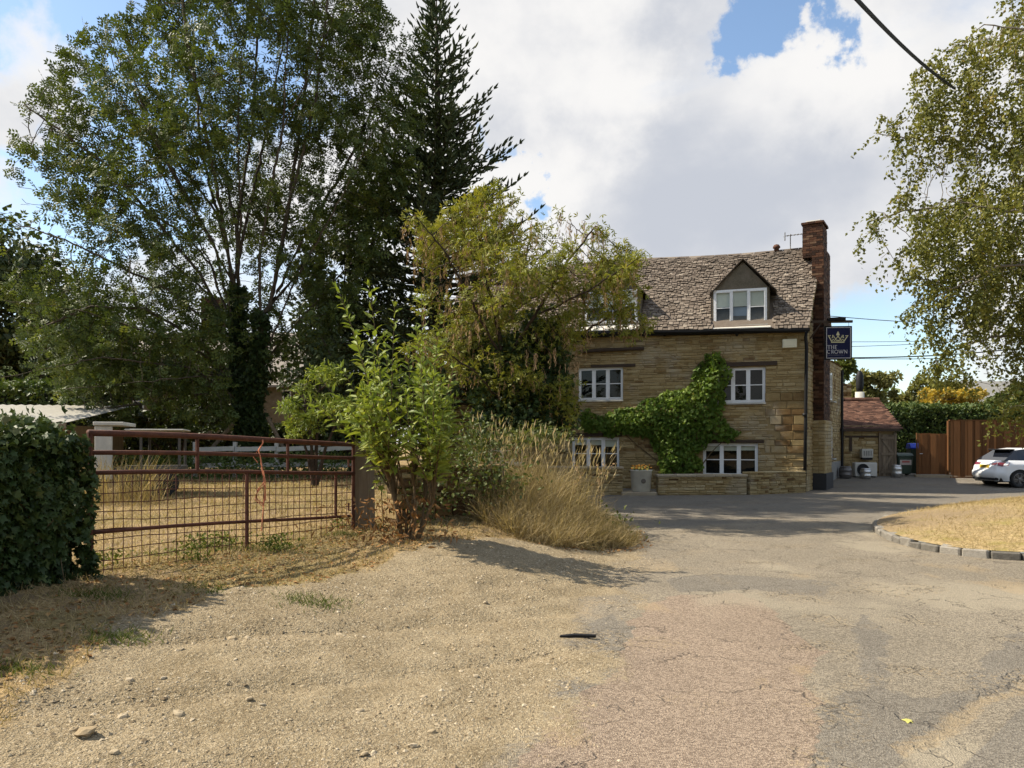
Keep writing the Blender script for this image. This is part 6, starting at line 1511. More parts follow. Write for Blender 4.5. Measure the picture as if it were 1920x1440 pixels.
# dark ivy mass climbing the laburnum stems
def blob_leaves(c, rad, n, sz, T, tn=(.4, .2), shell=.75, noise_s=1.2, noise_a=.25, up=.2, down=-.5):
    o = rdir(n); rr = np.array([1 + noise_a * mnoise.noise(Vector((x * 2.2 + c[0], y * 2.2, z_ * 2.2 + c[2]))) * noise_s for x, y, z_ in o]) * (shell + (1 - shell) * rng.uniform(0, 1.15, n))
    P = np.array(c) + o * np.array(rad) * rr[:, None]; dd = unit(o * .7 + np.array([0, 0, down]) + rng.normal(size=(n, 3)) * .45)
    return leaves(P, dd, rng.uniform(sz * .7, sz * 1.3, n), T, np.clip(rng.normal(*tn, n), 0, 1), up)
c1 = W(975, 720, Y0 + .3); c2 = W(1010, 660, Y0 + .5); c3 = W(930, 760, Y0 + .1)
under(leaf_obj('ivy', [blob_leaves(W(u_, v_, Y0 + y_), (a_, a_, b_), k_, .08, T_IVY, (.42, .2), .5, 1.2, .5) for (u_, v_, y_, a_, b_, k_) in ((960, 690, .2, .5, .7, 2600), (1010, 640, .4, .42, .6, 2000), (925, 740, .1, .45, .7, 2200), (985, 770, 0, .55, .6, 2400), (1035, 700, .3, .4, .7, 2000), (950, 800, .1, .6, .4, 2000), (905, 680, .3, .3, .5, 1000), (1050, 775, .4, .35, .5, 1300))], M['l_ivy']), lab)

# ------------------------------------------------------------------ leafy shrub beside the gate post
Y0 = 9.7
bs = W(768, 990, Y0); bs.z = gz1(bs.x, bs.y); bush = empty('leafy_shrub', bs); tag(bush, 'tall bright green shrub with long leaves beside the gate post', 'shrub')
tips = [(632, 540, .2), (692, 538, -.1), (655, 600, -.3), (740, 575, .1), (790, 560, .3), (825, 598, .2), (640, 690, -.2), (590, 700, .3), (552, 735, .4), (855, 745, .2), (845, 800, -.3), (700, 690, -.5), (872, 835, .0), (765, 660, -.2), (720, 630, .3), (660, 790, -.4), (640, 750, -.6), (800, 700, -.5), (820, 660, .4), (690, 740, -.7), (760, 740, -.8), (800, 780, -.7), (730, 800, -.8), (850, 690, .5), (600, 760, .1), (690, 620, .4), (780, 620, -.4), (675, 665, .5), (870, 780, .4), (715, 815, -.6), (770, 820, -.9), (830, 840, -.6), (790, 690, .6), (745, 690, .5)]
tips += [(755 + 105 * math.cos(a_) * s2, 768 + 78 * math.sin(a_) * s2, rng.uniform(-.9, .5)) for a_, s2 in zip(rng.uniform(0, 6.28, 66), rng.uniform(.3, 1, 66) ** .5)]
q = MB(); LP = []; LD = []; LS = []; forks = []
for k_ in range(9):
    a_ = k_ * .7; f_ = np.array(bs) + np.array([math.cos(a_) * rng.uniform(.1, .42), math.sin(a_) * rng.uniform(.05, .3), rng.uniform(.35, .75)]); forks.append(f_); g0_ = np.array(bs) + np.array([math.cos(a_) * .09, math.sin(a_) * .06, -.05])
    q.tube([Vector(g0_), Vector(g0_ * .5 + f_ * .5 + rng.normal(size=3) * .03), Vector(f_)], [.026, .020, .013], 7)
for (u, v, dy) in tips:
    tp_ = np.array(W(u, v, Y0 + dy)); b0 = forks[int(np.argmin([np.linalg.norm((f_ - tp_)[:2]) + rng.random() * .25 for f_ in forks]))]; mid_ = b0 * .45 + tp_ * .55 + np.array([(tp_[0] - b0[0]) * -.12, 0, .18 * np.linalg.norm(tp_ - b0) * .4])
    L = np.linalg.norm(tp_ - b0); m = max(6, int(L / .09)); t = np.linspace(0, 1, m)[:, None]; C = (1 - t) ** 2 * b0 + 2 * t * (1 - t) * mid_ + t ** 2 * tp_
    q.tube([Vector(p) for p in C[::2]] + [Vector(C[-1])], [max(.003, .011 * (1 - i / (m / 2 + 1))) for i in range(len(C[::2]) + 1)], 5)
    tg = unit(np.gradient(C, axis=0)); ph = rng.uniform(0, 6)
    for j in range(int(m * .30), m):
        a = ph + j * 1.571 + rng.normal() * .3; ref = unit(np.cross(tg[j], [0.3, .2, 1])); bi = np.cross(tg[j], ref); ou = ref * math.cos(a) + bi * math.sin(a); fr_ = (m - j) / m
        for sg in (-1, 1):
            if rng.random() < .12: continue
            LP.append(C[j]); LD.append(unit(tg[j] * rng.uniform(.4, .9) + ou * sg * .85 + np.array([0, 0, -.05]))); LS.append(rng.uniform(.11, .185) * (.7 + .5 * min(1, fr_ * 3)))
            if rng.random() < .3: LP.append(C[j]); LD.append(unit(tg[j] * .5 + rng.normal(size=3) * .6)); LS.append(rng.uniform(.06, .11))
    LP += [C[-1]] * 3; LD += [unit(tg[-1] + rng.normal(size=3) * .35) for _ in range(3)]; LS += list(rng.uniform(.07, .11, 3))
under(q.build('stems', M['stem'], None), bush)
LP, LD, LS = np.array(LP), np.array(LD), np.array(LS); order = np.argsort(-LS * (1 + .0 * LP[:, 1])); sel = order[:300]; rest = order[300:]
tin = np.clip(rng.normal(.45, .18, len(LP)) + smooth(2.2, 1.0, LP[:, 2]) * .25, 0, 1)
o = under(leaf_obj('foliage', [leaves(LP[rest], LD[rest], LS[rest], T_LANCE, tin[rest], .6)], M['l_bush']), bush); o['kind'] = 'stuff'
lm = []
for k in range(6):
    v_, f_, t_ = leaves(np.zeros((1, 3)), np.array([[0, 1, 0.]]), 1.0, T_LANCE, np.array([.25 + .1 * k]), 5.0, roll=.01); lm.append(np_mesh('leaf_blade', v_, f_, t_)); lm[-1].materials.append(M['l_bush'])
for i in sel:
    o = bpy.data.objects.new('leaf', lm[int(rng.integers(6))]); COL.objects.link(o); dvec = Vector(LD[i]); rot = dvec.to_track_quat('Y', 'Z').to_matrix().to_4x4() @ Matrix.Rotation(float(rng.normal() * .5), 4, 'Y')
    o.parent = bush; o.matrix_local = Matrix.Translation(Vector(LP[i]) - bush.location) @ rot @ Matrix.Scale(float(LS[i]), 4)
# brown dying leaves around its foot
n = 500; P = np.column_stack([rng.normal(bs.x - .15, .4, n), rng.normal(bs.y - .15, .22, n), rng.uniform(0, .55, n)]); P[:, 2] += gz(P[:, 0], P[:, 1])
o = under(leaf_obj('dead_leaves', [leaves(P, rdir(n, -.6), rng.uniform(.05, .11, n), T_LANCE, rng.uniform(0, .6, n), .1)], M['litter']), bush); o['kind'] = 'stuff'
# big pale leaves by the post
sp_ = W(712, 905, 9.9); seed_ = empty('fig_sapling', (sp_.x, sp_.y, gz1(sp_.x, sp_.y))); tag(seed_, 'small sapling with a few broad pale green leaves against the gate post', 'plant')
q = MB(); q.tube([(sp_.x + .05, sp_.y + .05, gz1(sp_.x, sp_.y)), (sp_.x + .02, sp_.y, sp_.z - .1), (sp_.x, sp_.y, sp_.z + .05)], [.008, .006, .003], 5); under(q.build('stem', M['stem'], None), seed_)
for (du, dv_, s) in ((8, -12, .13), (22, -8, .11), (-14, 10, .15), (-4, -2, .12), (4, 14, .10)):
    v_, f_, t_ = leaves(np.array([W(712 + du * .4, 905 + dv_ * .4, 9.88)]), np.array([[du, -6, -dv_]], float), s, T_IVY, np.array([.6]), .3); under(link('leaf', np_mesh('broad_leaf', v_, f_, t_), M['l_bush']), seed_)

# ------------------------------------------------------------------ creeper on the inn
poly = [(1322, 672), (1335, 655), (1350, 657), (1366, 690), (1362, 730), (1355, 775), (1372, 800), (1392, 812), (1380, 828), (1325, 830), (1318, 850), (1312, 880), (1285, 897), (1232, 893), (1232, 850), (1215, 818), (1160, 818), (1098, 808), (1088, 788), (1110, 772), (1192, 766), (1210, 742), (1265, 730), (1300, 712), (1318, 690)]
pw = [FL(u, v) for u, v in poly]; pwa = np.array(pw); cr = []
while len(cr) < 6500:
    c = rng.uniform(pwa.min(0), pwa.max(0), (4000, 2)); jx = (fbm(c[:, 0] * 2.5, c[:, 1] * 2.5, 3, 5) - .5) * .5; c2_ = c + np.column_stack([jx, -jx]); c = c[in_poly(c2_[:, 0], c2_[:, 1], pw)]; cr += list(c)
cr = np.array(cr[:6500]); dd_ = poly_dist(cr[:, 0], cr[:, 1], pw); bulge = .10 + np.minimum(dd_, .6) * .55 * (.5 + fbm(cr[:, 0] * 2, cr[:, 1] * 2, 3, 8)); y = -bulge * rng.uniform(.35, 1.0, len(cr)) - .03
creeper = empty('wall_creeper', (*loc2w(-3.7, -.3), 0), -A_F); tag(creeper, 'bright green creeper spreading over the inn front between the windows', 'creeper')
ox, oy = -3.7, -.3
P = np.column_stack([cr[:, 0] - ox, y - oy, cr[:, 1]]); d = unit(np.column_stack([rng.normal(size=len(cr)) * .5, -.5 + rng.normal(size=len(cr)) * .35, -.75 + rng.normal(size=len(cr)) * .4]))
tn_ = np.clip(rng.normal(.45, .17, len(cr)) + .15 * smooth(1.5, 3.8, cr[:, 1]), 0, 1)  # leaf tint rises with height, painting in the sun on the top
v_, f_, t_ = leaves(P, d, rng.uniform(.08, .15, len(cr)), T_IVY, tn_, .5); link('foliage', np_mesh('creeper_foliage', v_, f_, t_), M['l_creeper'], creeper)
q = MB()
for (ua, va, ub, vb_) in ((1270, 895, 1280, 760), (1262, 895, 1150, 790), (1275, 880, 1335, 670), (1290, 895, 1370, 815)):
    a_, b_ = FL(ua, va), FL(ub, vb_); q.tube([(a_[0] - ox + (b_[0] - a_[0]) * t + .06 * math.sin(t * 7), -.05 - oy, max(0, a_[1] + (b_[1] - a_[1]) * t)) for t in np.linspace(0, 1, 8)], [.03 * (1 - .7 * t) for t in np.linspace(0, 1, 8)], 6)
q.build('stem', M['stem'], creeper)

# flowers in the tub
n = 90; P = np.column_stack([rng.normal(0, .14, n), rng.normal(0, .14, n), rng.uniform(.6, .74, n)])
o = link('foliage', np_mesh('tub_foliage', *leaves(P, rdir(n, .8), rng.uniform(.05, .10, n), T_RHOMB)[:2], np.full(n * 4, .5)), M['l_creeper'], pt)
M['petal'] = mat_plain('orange_petal', (.85, .33, .03), .6, var=.25); M['petal_y'] = mat_plain('yellow_petal', (.88, .62, .12), .6, var=.2)
fm = MB(); fm.lathe([(.004, -.01), (.03, 0), (.034, .008), (.012, .014)], (0, 0, 0), 8); fm_me = fm.mesh('flower_head'); fm_me.materials.append(M['petal']); fm_y = fm_me.copy(); fm_y.materials.clear(); fm_y.materials.append(M['petal_y'])
for i in range(34):
    o = bpy.data.objects.new('flower', fm_me if rng.random() < .6 else fm_y); COL.objects.link(o); o.parent = pt; a = rng.uniform(0, 6.28); rr = rng.uniform(0, .32); o.location = (rr * math.cos(a), rr * math.sin(a), .80 - rr * .25 + rng.normal() * .03); o.rotation_euler = (rng.normal() * .5 + .5, rng.normal() * .5, 0)

# ------------------------------------------------------------------ birch on the island
Y0 = 16.0
poly = [(1900, -160), (1880, 40), (1800, 62), (1745, 90), (1700, 130), (1715, 190), (1640, 205), (1665, 270), (1690, 330), (1665, 375), (1605, 395), (1602, 450), (1650, 500), (1700, 530), (1725, 560), (1720, 620), (1745, 680), (1740, 700), (1790, 720), (1870, 730), (1860, 790), (1930, 800), (2100, 800), (2330, 700), (2400, 350), (2300, 50), (2150, -180)]
at_ = outline_points(poly, Y0, 7000, 3.4, .38, .6, 9.0)
trunk = sk([(2080, 1010, 0), (2085, 800, 0), (2070, 600, 0), (2060, 400, .1), (2050, 200, .1), (2040, 40, 0), (2030, -120, 0)], Y0)
limbs = [sk(q, Y0) for q in ([(2080, 700, 0), (2000, 620, .5), (1910, 620, .9), (1830, 650, 1.0), (1780, 690, 1.0)], [(2080, 720, 0), (2000, 660, -1), (1920, 690, -1.4), (1880, 750, -1.5)], [(2070, 560, 0), (1960, 500, -.3), (1840, 510, -.5), (1740, 560, -.6)], [(2060, 420, 0), (1960, 380, .4), (1850, 370, .6), (1720, 380, .5), (1640, 410, .3)], [(2070, 600, 0), (1990, 470, -.6), (1900, 430, -1), (1800, 425, -1.2), (1700, 415, -1.4)], [(2060, 400, .1), (1980, 300, .6), (1880, 240, .8), (1770, 230, .9), (1690, 215, 1)], [(2050, 200, .1), (1980, 140, -.5), (1880, 100, -.9), (1790, 95, -1)], [(2070, 560, 0), (1960, 480, 1.2), (1850, 500, 1.8), (1780, 560, 2)], [(2070, 640, 0), (1980, 560, -1.5), (1890, 590, -2.2), (1840, 660, -2.4)], [(2060, 400, 0), (2180, 300, 0), (2280, 260, 0)], [(2070, 600, 0), (2180, 500, 0), (2290, 480, 0)], [(2060, 350, 0), (1950, 340, -1.8), (1840, 330, -2.4)])]
Pa, par = grow_tree([trunk] + limbs, at_, 2.0, .28, .17, bias=(0, 0, -.05), maxn=13000); print('birch nodes', len(Pa))
r = radii(Pa, par, .0055, 2.25, .26)
birch = empty('birch_tree', (float(trunk[0][0]), Y0, .3)); tag(birch, 'large drooping birch with yellow green leaves above the grassy island', 'tree')
M['birch_bark'] = mat_tint('birch_bark', [(0, (.10, .085, .07)), (.6, (.26, .23, .19)), (1, (.5, .47, .42))], .9, 5, .6, 30, .5, .01, use_tint=False)
V, Fs, T = merge(limb_mesh(Pa, par, r)); under(link('trunk', np_mesh('birch_trunk', V, Fs, T, True), M['birch_bark']), birch)
tw_ = np.where(r < .013)[0]; ends = np.setdiff1d(np.arange(len(Pa)), par)
# drooping strands of small leaves from twigs
PP = []; DD = []
inv_ = Pa[:, 0] / Pa[:, 1] < .76; cand_ = np.concatenate([tw_, ends, ends]); vis_b = cand_[inv_[cand_]]; off_b = cand_[~inv_[cand_]]
for i in np.concatenate([vis_b, vis_b[::2], off_b[::2]]):
    if mnoise.noise(Vector(Pa[i] * .75)) < -.20: continue
    L = rng.uniform(.15, .65); m = int(7 + L * 22); t = np.linspace(.05, 1, m); h = rng.normal(size=2) * .22
    S_ = Pa[i] + np.column_stack([h[0] * t ** .7, h[1] * t ** .7, -L * t ** 1.4]) + rng.normal(size=(m, 3)) * .03; PP.append(S_); DD.append(unit(rng.normal(size=(m, 3)) * .7 + np.array([0, 0, -.5])))
PP, DD = np.concatenate(PP), np.concatenate(DD); n = len(PP)
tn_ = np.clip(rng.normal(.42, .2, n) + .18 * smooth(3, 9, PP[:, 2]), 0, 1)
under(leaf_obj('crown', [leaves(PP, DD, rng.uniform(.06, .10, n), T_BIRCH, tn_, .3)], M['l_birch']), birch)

# ------------------------------------------------------------------ ivy covered wall in the left foreground
iw = empty('ivy_wall', (-4.3, 6.3, .35)); tag(iw, 'rough stone wall end smothered in dark ivy beside the rusty gate', 'wall')
a0 = np.array([-4.22, 6.75]); b0 = np.array([-5.15, 3.0]); dv = unit(b0 - a0); nv = np.array([-dv[1], dv[0]]); LW = np.linalg.norm(b0 - a0)
q = MB()
for i in range(5):
    c = a0 + dv * (LW * (i + .5) / 5); Mt = Matrix.Translation((c[0], c[1], .35)) @ Matrix.Rotation(math.atan2(dv[1], dv[0]), 4, 'Z'); q.box((-LW / 10, -.2, -.3), (LW / 10, .2, 1.22), .3, Mt, .02)
under(q.build('wall_core', M['mortar'], None, .02), iw)
for z_ in np.arange(0, 1.15, .13):
    x_ = .0
    while x_ < LW:
        xe = x_ + random.uniform(.15, .4)
        for sd_ in (-1, 1):
            g = stone_geo(x_ + .005, min(xe, LW) - .005, z_ + .005, z_ + .125, random.uniform(.01, .05), lambda a, o_, zz, s3=sd_: (a0[0] + dv[0] * a + nv[0] * s3 * (.2 + o_), a0[1] + dv[1] * a + nv[1] * s3 * (.2 + o_), .35 + zz), random.uniform(.1, .5)); m1 = MB(); m1.add(*g); under(m1.build('stone', M['stone'], None), iw)
        x_ = xe
n = 17000; s_ = rng.uniform(-.10, LW, n) ** 1.0; s_ = np.where(rng.random(n) < .5, s_ * .45, s_); face = rng.random(n); P = np.zeros((n, 3)); nrm = np.zeros((n, 3))
lump = lambda a, b, sd_: fbm(a * 1.7, b * 1.7, 3, sd_)
hz = rng.uniform(.02, 1.36, n); wv_ = .26 + .34 * lump(s_, hz, 3) * np.clip(hz * 1.2, .2, 1)
side = face < .42; end = (face >= .42) & (face < .58); top = (face >= .58) & (face < .9); back = face >= .9
wv_ = wv_ * np.sqrt(np.clip(1 - ((hz - .85) / .62) ** 2 * (hz > .85), .05, 1)); off = np.where(side, wv_, np.where(back, -wv_, 0)) 
P[:, :2] = a0 + dv * s_[:, None]; P[:, 2] = .36 + hz * .96
P[:, :2] += -nv * off[:, None] * np.sign(np.dot(-nv, np.array([.4, -1]))); nrm[:, :2] = -nv * np.sign(off)[:, None] * np.sign(np.dot(-nv, np.array([.4, -1])))
ne = end.sum(); lat = rng.uniform(-.42, .42, ne); P[end, :2] = a0 - dv * (.02 + .42 * lump(lat * 2 + 5, hz[end] * 1.3, 7))[:, None] + nv * lat[:, None]; nrm[end, :2] = -dv
nt_ = top.sum(); lat = rng.uniform(-.45, .45, nt_); P[top, :2] = a0 + dv * rng.uniform(-.12, LW, nt_)[:, None] + nv * lat[:, None]; P[top, 2] = .38 + 1.26 + .42 * lump(s_[top] * 2.2, lat * 3, 9) - .16 - .5 * lat ** 2 + rng.uniform(-.05, .05, nt_); nrm[top, 2] = 1
P += rng.normal(size=(n, 3)) * .025
d = unit(nrm * .5 + np.array([0, 0, -.8]) * (~top)[:, None] + rng.normal(size=(n, 3)) * .45 + top[:, None] * rdir(n) * .6)
tn_ = np.clip(rng.normal(.38, .2, n) + top * .22, 0, 1); tn_[rng.random(n) < .04] = 1.0  # top leaves tinted paler: their sunlight is put into the colour
spr_ = np.where(top & (rng.random(n) < .05))[0]; P[spr_, 2] += rng.uniform(.04, .16, len(spr_))
v_, f_, t_ = leaves(P, d, rng.uniform(.035, .095, n), T_IVY, tn_, .35); o = under(link('ivy', np_mesh('ivy_mass', v_, f_, t_), M['l_ivy']), iw); o['kind'] = 'stuff'
q = MB()
for i in range(14):
    k = int(rng.integers(n)); p = Vector(P[k]) + Vector(nrm[k]) * .03; q.tube([p, p + Vector((rng.normal() * .08, -.05, -.12)), p + Vector((rng.normal() * .12, -.06, -.3))], .004, 4)
under(q.build('ivy_stem', M['stem'], None), iw)

# ------------------------------------------------------------------ background trees, shrubs and hedges
def soft_tree(name, label, cat, u, v_base, Yd, blobs, mat, n, sz, T=T_BIRCH, group=None, trunk_r=.06, down=-.2, tn=(.45, .2)):
    p = W(u, v_base, Yd); rt = empty(name, (p.x, p.y, gz1(p.x, p.y))); tag(rt, label, cat, group); z0 = gz1(p.x, p.y)
    q = MB(); parts = []; tot = sum(b[2] * b[3] for b in blobs)
    for (bu, bv, ru, rv_, dy) in [(b[0], b[1], b[2], b[3], b[4] if len(b) > 4 else 0) for b in blobs]:
        c = W(bu, bv, Yd + dy); rx, rz_ = ru * Yd / F, rv_ * Yd / F; ry = min(rx, rz_ * 1.3)
        nn = int(n * ru * rv_ / tot); m = max(6, int(nn / 130)); subs = []
        for k in range(m):
            o_ = rdir(1)[0]; rr = rng.uniform(.45, .95); subs.append((np.array(c) + o_ * np.array([rx, ry, rz_]) * rr, min(rx, rz_) * rng.uniform(.22, .42)))
        for (sc, sr) in subs: parts.append(blob_leaves(sc, (sr * 1.25, sr * 1.25, sr * .8), max(20, int(nn / m)), sz, T, tn, .35, 1.2, .3, .4, down))
        q.tube([(p.x, p.y, z0 - .1), (p.x * .6 + c.x * .4, p.y * .6 + c.y * .4, z0 * .5 + c.z * .5), (c.x, c.y, c.z)], [trunk_r, trunk_r * .6, .02], 6)
        for (sc, sr) in subs[::3]: q.tube([(c.x, c.y, c.z - rz_ * .3), tuple(sc)], [.04, .012], 4)
    under(leaf_obj('crown', parts, mat), rt); under(q.build('trunk', M['bark_dark'], None), rt); return rt
soft_tree('far_tree', 'dark tree mass behind the shed at the edge of the picture', 'tree', 40, 800, 34, [(30, 560, 110, 110), (-40, 500, 120, 120), (60, 660, 120, 80), (-20, 680, 90, 80)], M['l_dark'], 11000, .28, group='trees behind the field')
soft_tree('far_tree', 'dark tree between the shed and the pale cottage roof', 'tree', 180, 800, 31, [(150, 630, 100, 80), (230, 680, 100, 60), (110, 700, 90, 40)], M['l_dark'], 7000, .24, group='trees behind the field')
soft_tree('laurel_bush', 'broad dark laurel screening the cottage below the ash crown', 'bush', 350, 820, 29, [(300, 690, 110, 60), (390, 700, 70, 60), (220, 720, 80, 50)], M['l_dark'], 7000, .2)
soft_tree('yew_bush', 'dark evergreen bush under the ash tree beyond the trailer', 'bush', 330, 830, 25, [(300, 780, 110, 45), (370, 770, 60, 40), (240, 790, 60, 30)], M['l_dark'], 5000, .16)
soft_tree('yew_bush', 'dark evergreen bush below the spruce behind the leafy shrub', 'bush', 660, 830, 21, [(650, 700, 90, 90), (720, 760, 90, 70), (640, 790, 80, 50), (800, 760, 80, 80)], M['l_dark'], 9000, .13)
soft_tree('holly_tree', 'dense dark evergreen tree filling the gap between ash and spruce', 'tree', 650, 830, 28, [(640, 540, 90, 120), (710, 620, 90, 120), (600, 680, 90, 100), (700, 430, 70, 110)], M['l_dark'], 15000, .18)
soft_tree('elder_bush', 'sunlit bright green bush between the ash trunk and gate post', 'bush', 590, 830, 17.5, [(575, 760, 45, 50), (600, 720, 40, 40, .3), (640, 770, 40, 40), (560, 800, 40, 25)], M['l_bush'], 3200, .11, T_LANCE)
soft_tree('far_tree', 'tall dark green tree peeping out behind the pub sign', 'tree', 1585, 760, 38, [(1582, 680, 22, 26), (1572, 710, 18, 22)], M['l_mid'], 2200, .2, group='trees behind the yard')
soft_tree('far_tree', 'olive green tree rising behind the tiled outbuilding roof', 'tree', 1640, 780, 46, [(1640, 722, 45, 32), (1615, 745, 40, 22), (1665, 748, 35, 18)], M['l_olive'], 4200, .24, group='trees behind the yard')
soft_tree('far_tree', 'olive tree behind the hedge beside the yellow tree', 'tree', 1735, 780, 48, [(1735, 728, 40, 22), (1705, 755, 40, 22), (1790, 735, 40, 24)], M['l_olive'], 4200, .24, group='trees behind the yard')
soft_tree('yellow_tree', 'golden yellow leaved tree above the dark hedge', 'tree', 1775, 790, 43, [(1770, 745, 45, 22), (1815, 740, 28, 26)], M['l_yellow'], 3200, .2)
soft_tree('far_tree', 'green tree under the birch branches beyond the fence', 'tree', 1890, 790, 45, [(1900, 750, 50, 30), (1850, 775, 30, 20)], M['l_mid'], 3000, .24, group='trees behind the yard')
def hedge(name, label, u0, u1, vt, Yd, depth, n, sz, mat):
    p0, p1 = wx_at(u0, Yd), wx_at(u1, Yd); zt = EYE - (vt - HV) * Yd / F; rt = empty(name, (p0[0], Yd, gz1(p0[0], Yd))); tag(rt, label, 'hedge')
    P = np.column_stack([rng.uniform(p0[0], p1[0], n), Yd + rng.uniform(0, depth, n), rng.uniform(.2, zt, n)]); f = rng.random(n)
    P[:, 1] = np.where(f < .6, Yd + (fbm(P[:, 0] * 1.3, P[:, 2] * 1.3, 3, 3) - .5) * .7, P[:, 1]); P[:, 2] = np.where(f >= .6, zt + (fbm(P[:, 0] * 1.2, P[:, 1] * 1.2, 3, 6) - .5) * .5, P[:, 2])
    under(leaf_obj('foliage', [leaves(P + rng.normal(size=(n, 3)) * .08, rdir(n, .3) + np.array([0, -.5, 0]), rng.uniform(sz * .7, sz * 1.3, n), T_BIRCH, None, .4)], mat), rt)
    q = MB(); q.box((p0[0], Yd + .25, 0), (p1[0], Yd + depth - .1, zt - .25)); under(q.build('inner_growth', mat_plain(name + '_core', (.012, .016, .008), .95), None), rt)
hedge('clipped_hedge', 'dark clipped hedge behind the bins and brown fence', 1672, 1960, 764, 36, 2.2, 12000, .15, M['l_hedge'])
hedge('field_hedge', 'low trimmed hedge behind the pale roofed shed', -60, 150, 722, 24, 1.5, 4500, .15, M['l_hedge'])
hedge('boundary_hedge', 'hedge line closing off the field behind the white rails', 150, 700, 800, 27, 1.5, 7000, .16, M['l_dark'])

# distant wood that closes the horizon
n = 45000; a = rng.uniform(-3.1416, 3.1416, n); dist = np.where(np.abs(a) > 1.35, rng.uniform(45, 62, n), rng.uniform(85, 110, n)); P = np.column_stack([np.sin(a) * dist, np.cos(a) * dist, rng.uniform(0, 1, n) ** .8 * (4.5 + 5 * fbm(a * 14, a * 0 + 1, 4, 7))])
o = leaf_obj('distant_wood', [leaves(P, rdir(n), rng.uniform(.5, 1.0, n), T_BIRCH, None, .4)], M['l_mid']); o['kind'] = 'stuff'; o['label'] = 'distant belt of trees closing the horizon'; o['category'] = 'trees'

# ------------------------------------------------------------------ grasses, weeds, litter, stones
def blades(P, h, wd, lean=.35, tn=None, mat='straw', name='grass', curve=1.0):
    n = len(P); d = unit(np.column_stack([rng.normal(size=n) * lean, rng.normal(size=n) * lean, np.ones(n)])); hh = rng.uniform(h * .5, h * 1.2, n) if np.isscalar(h) else h
    return leaves(P, d, hh, T_BLADE, np.clip(rng.normal(.55, .2, n), 0, 1) if tn is None else tn, 0.0, np.asarray(wd) / hh)
def scatter(n, x0, x1, y0, y1, cond, power=1.0):
    out = []
    while len(out) < n:
        c = np.column_stack([rng.uniform(x0, x1, 6000), y0 + (y1 - y0) * rng.random(6000) ** power]); c = c[cond(c[:, 0], c[:, 1])]
        if not len(c): break
        out += list(c)
    c = np.array(out[:n]); return np.column_stack([c, gzr(c[:, 0], c[:, 1])])
dVf = lambda x, y: np.interp(y, *XV) - x
vis_ = lambda x, y: np.abs(x / np.maximum(y, .5)) < .74
grassy = lambda x, y: (dVf(x, y) > .05 + (fbm(x * 1.6, y * 1.6, 4, 9) - .5) * -.9) & vis_(x, y)
P = scatter(42000, -16, 0, 3.2, 24, lambda x, y: grassy(x, y) & (np.interp(y, *XG) - x > -.2), 1.3); dist = P[:, 1]
gparts = [blades(P, rng.uniform(.04, .12, len(P)), .0035 + .00045 * dist, .7, np.clip(rng.normal(.6, .2, len(P)), 0, 1))]
P = scatter(16000, -6, 2.2, 3.0, 14, lambda x, y: grassy(x, y) & (np.interp(y, *XG) - x < .3)); gparts.append(blades(P, rng.uniform(.03, .10, len(P)), .004 + .0003 * P[:, 1], .9, np.clip(rng.normal(.5, .22, len(P)), 0, 1)))
o = leaf_obj('dry_grass', gparts, M['straw']); tag(o, 'short straw coloured dry grass over the field and verge', 'grass', kind='stuff')
# green tufts and weeds in patches
gp_list = [(370, 1112, .3, .35), (215, 1212, .28, .18), (40, 1272, .22, .15), (585, 1112, .35, .12), (400, 1050, .6, .2), (520, 1045, .4, .22), (300, 1060, .3, .15), (700, 1010, .3, .15), (640, 1020, .3, .15), (180, 1150, .35, .15)]
PP = []
for (u, v, rr, hh) in gp_list:
    x, y = G(u, v, .28 if v < 1130 else .2); n = int(900 * rr); c = np.column_stack([rng.normal(x, rr * .5, n), rng.normal(y, rr * .35, n)]); PP.append(np.column_stack([c, gz(c[:, 0], c[:, 1])]))
P = np.concatenate(PP); o = leaf_obj('green_grass', [blades(P, rng.uniform(.03, .09, len(P)), .006, .9, rng.uniform(.1, .8, len(P)))], M['grass_green']); tag(o, 'small green grass tufts scattered along the verge', 'grass', kind='stuff')
PP = []; 
for (u, v, rr, k) in ((400, 1040, .35, 500), (520, 1040, .25, 260), (640, 1005, .2, 160), (360, 1060, .2, 160), (205, 1075, .2, 150)):
    x, y = G(u, v, .33); c = np.column_stack([rng.normal(x, rr * .5, k), rng.normal(y, rr * .3, k)]); PP.append(np.column_stack([c, gz(c[:, 0], c[:, 1]) + rng.uniform(0, .18, k)]))
P = np.concatenate(PP); o = leaf_obj('low_weeds', [leaves(P, rdir(len(P), .4), rng.uniform(.025, .06, len(P)), T_RHOMB, rng.uniform(.1, .8, len(P)), .5)], M['grass_green']); tag(o, 'low leafy weeds under the wire mesh of the gate', 'weeds', kind='stuff')
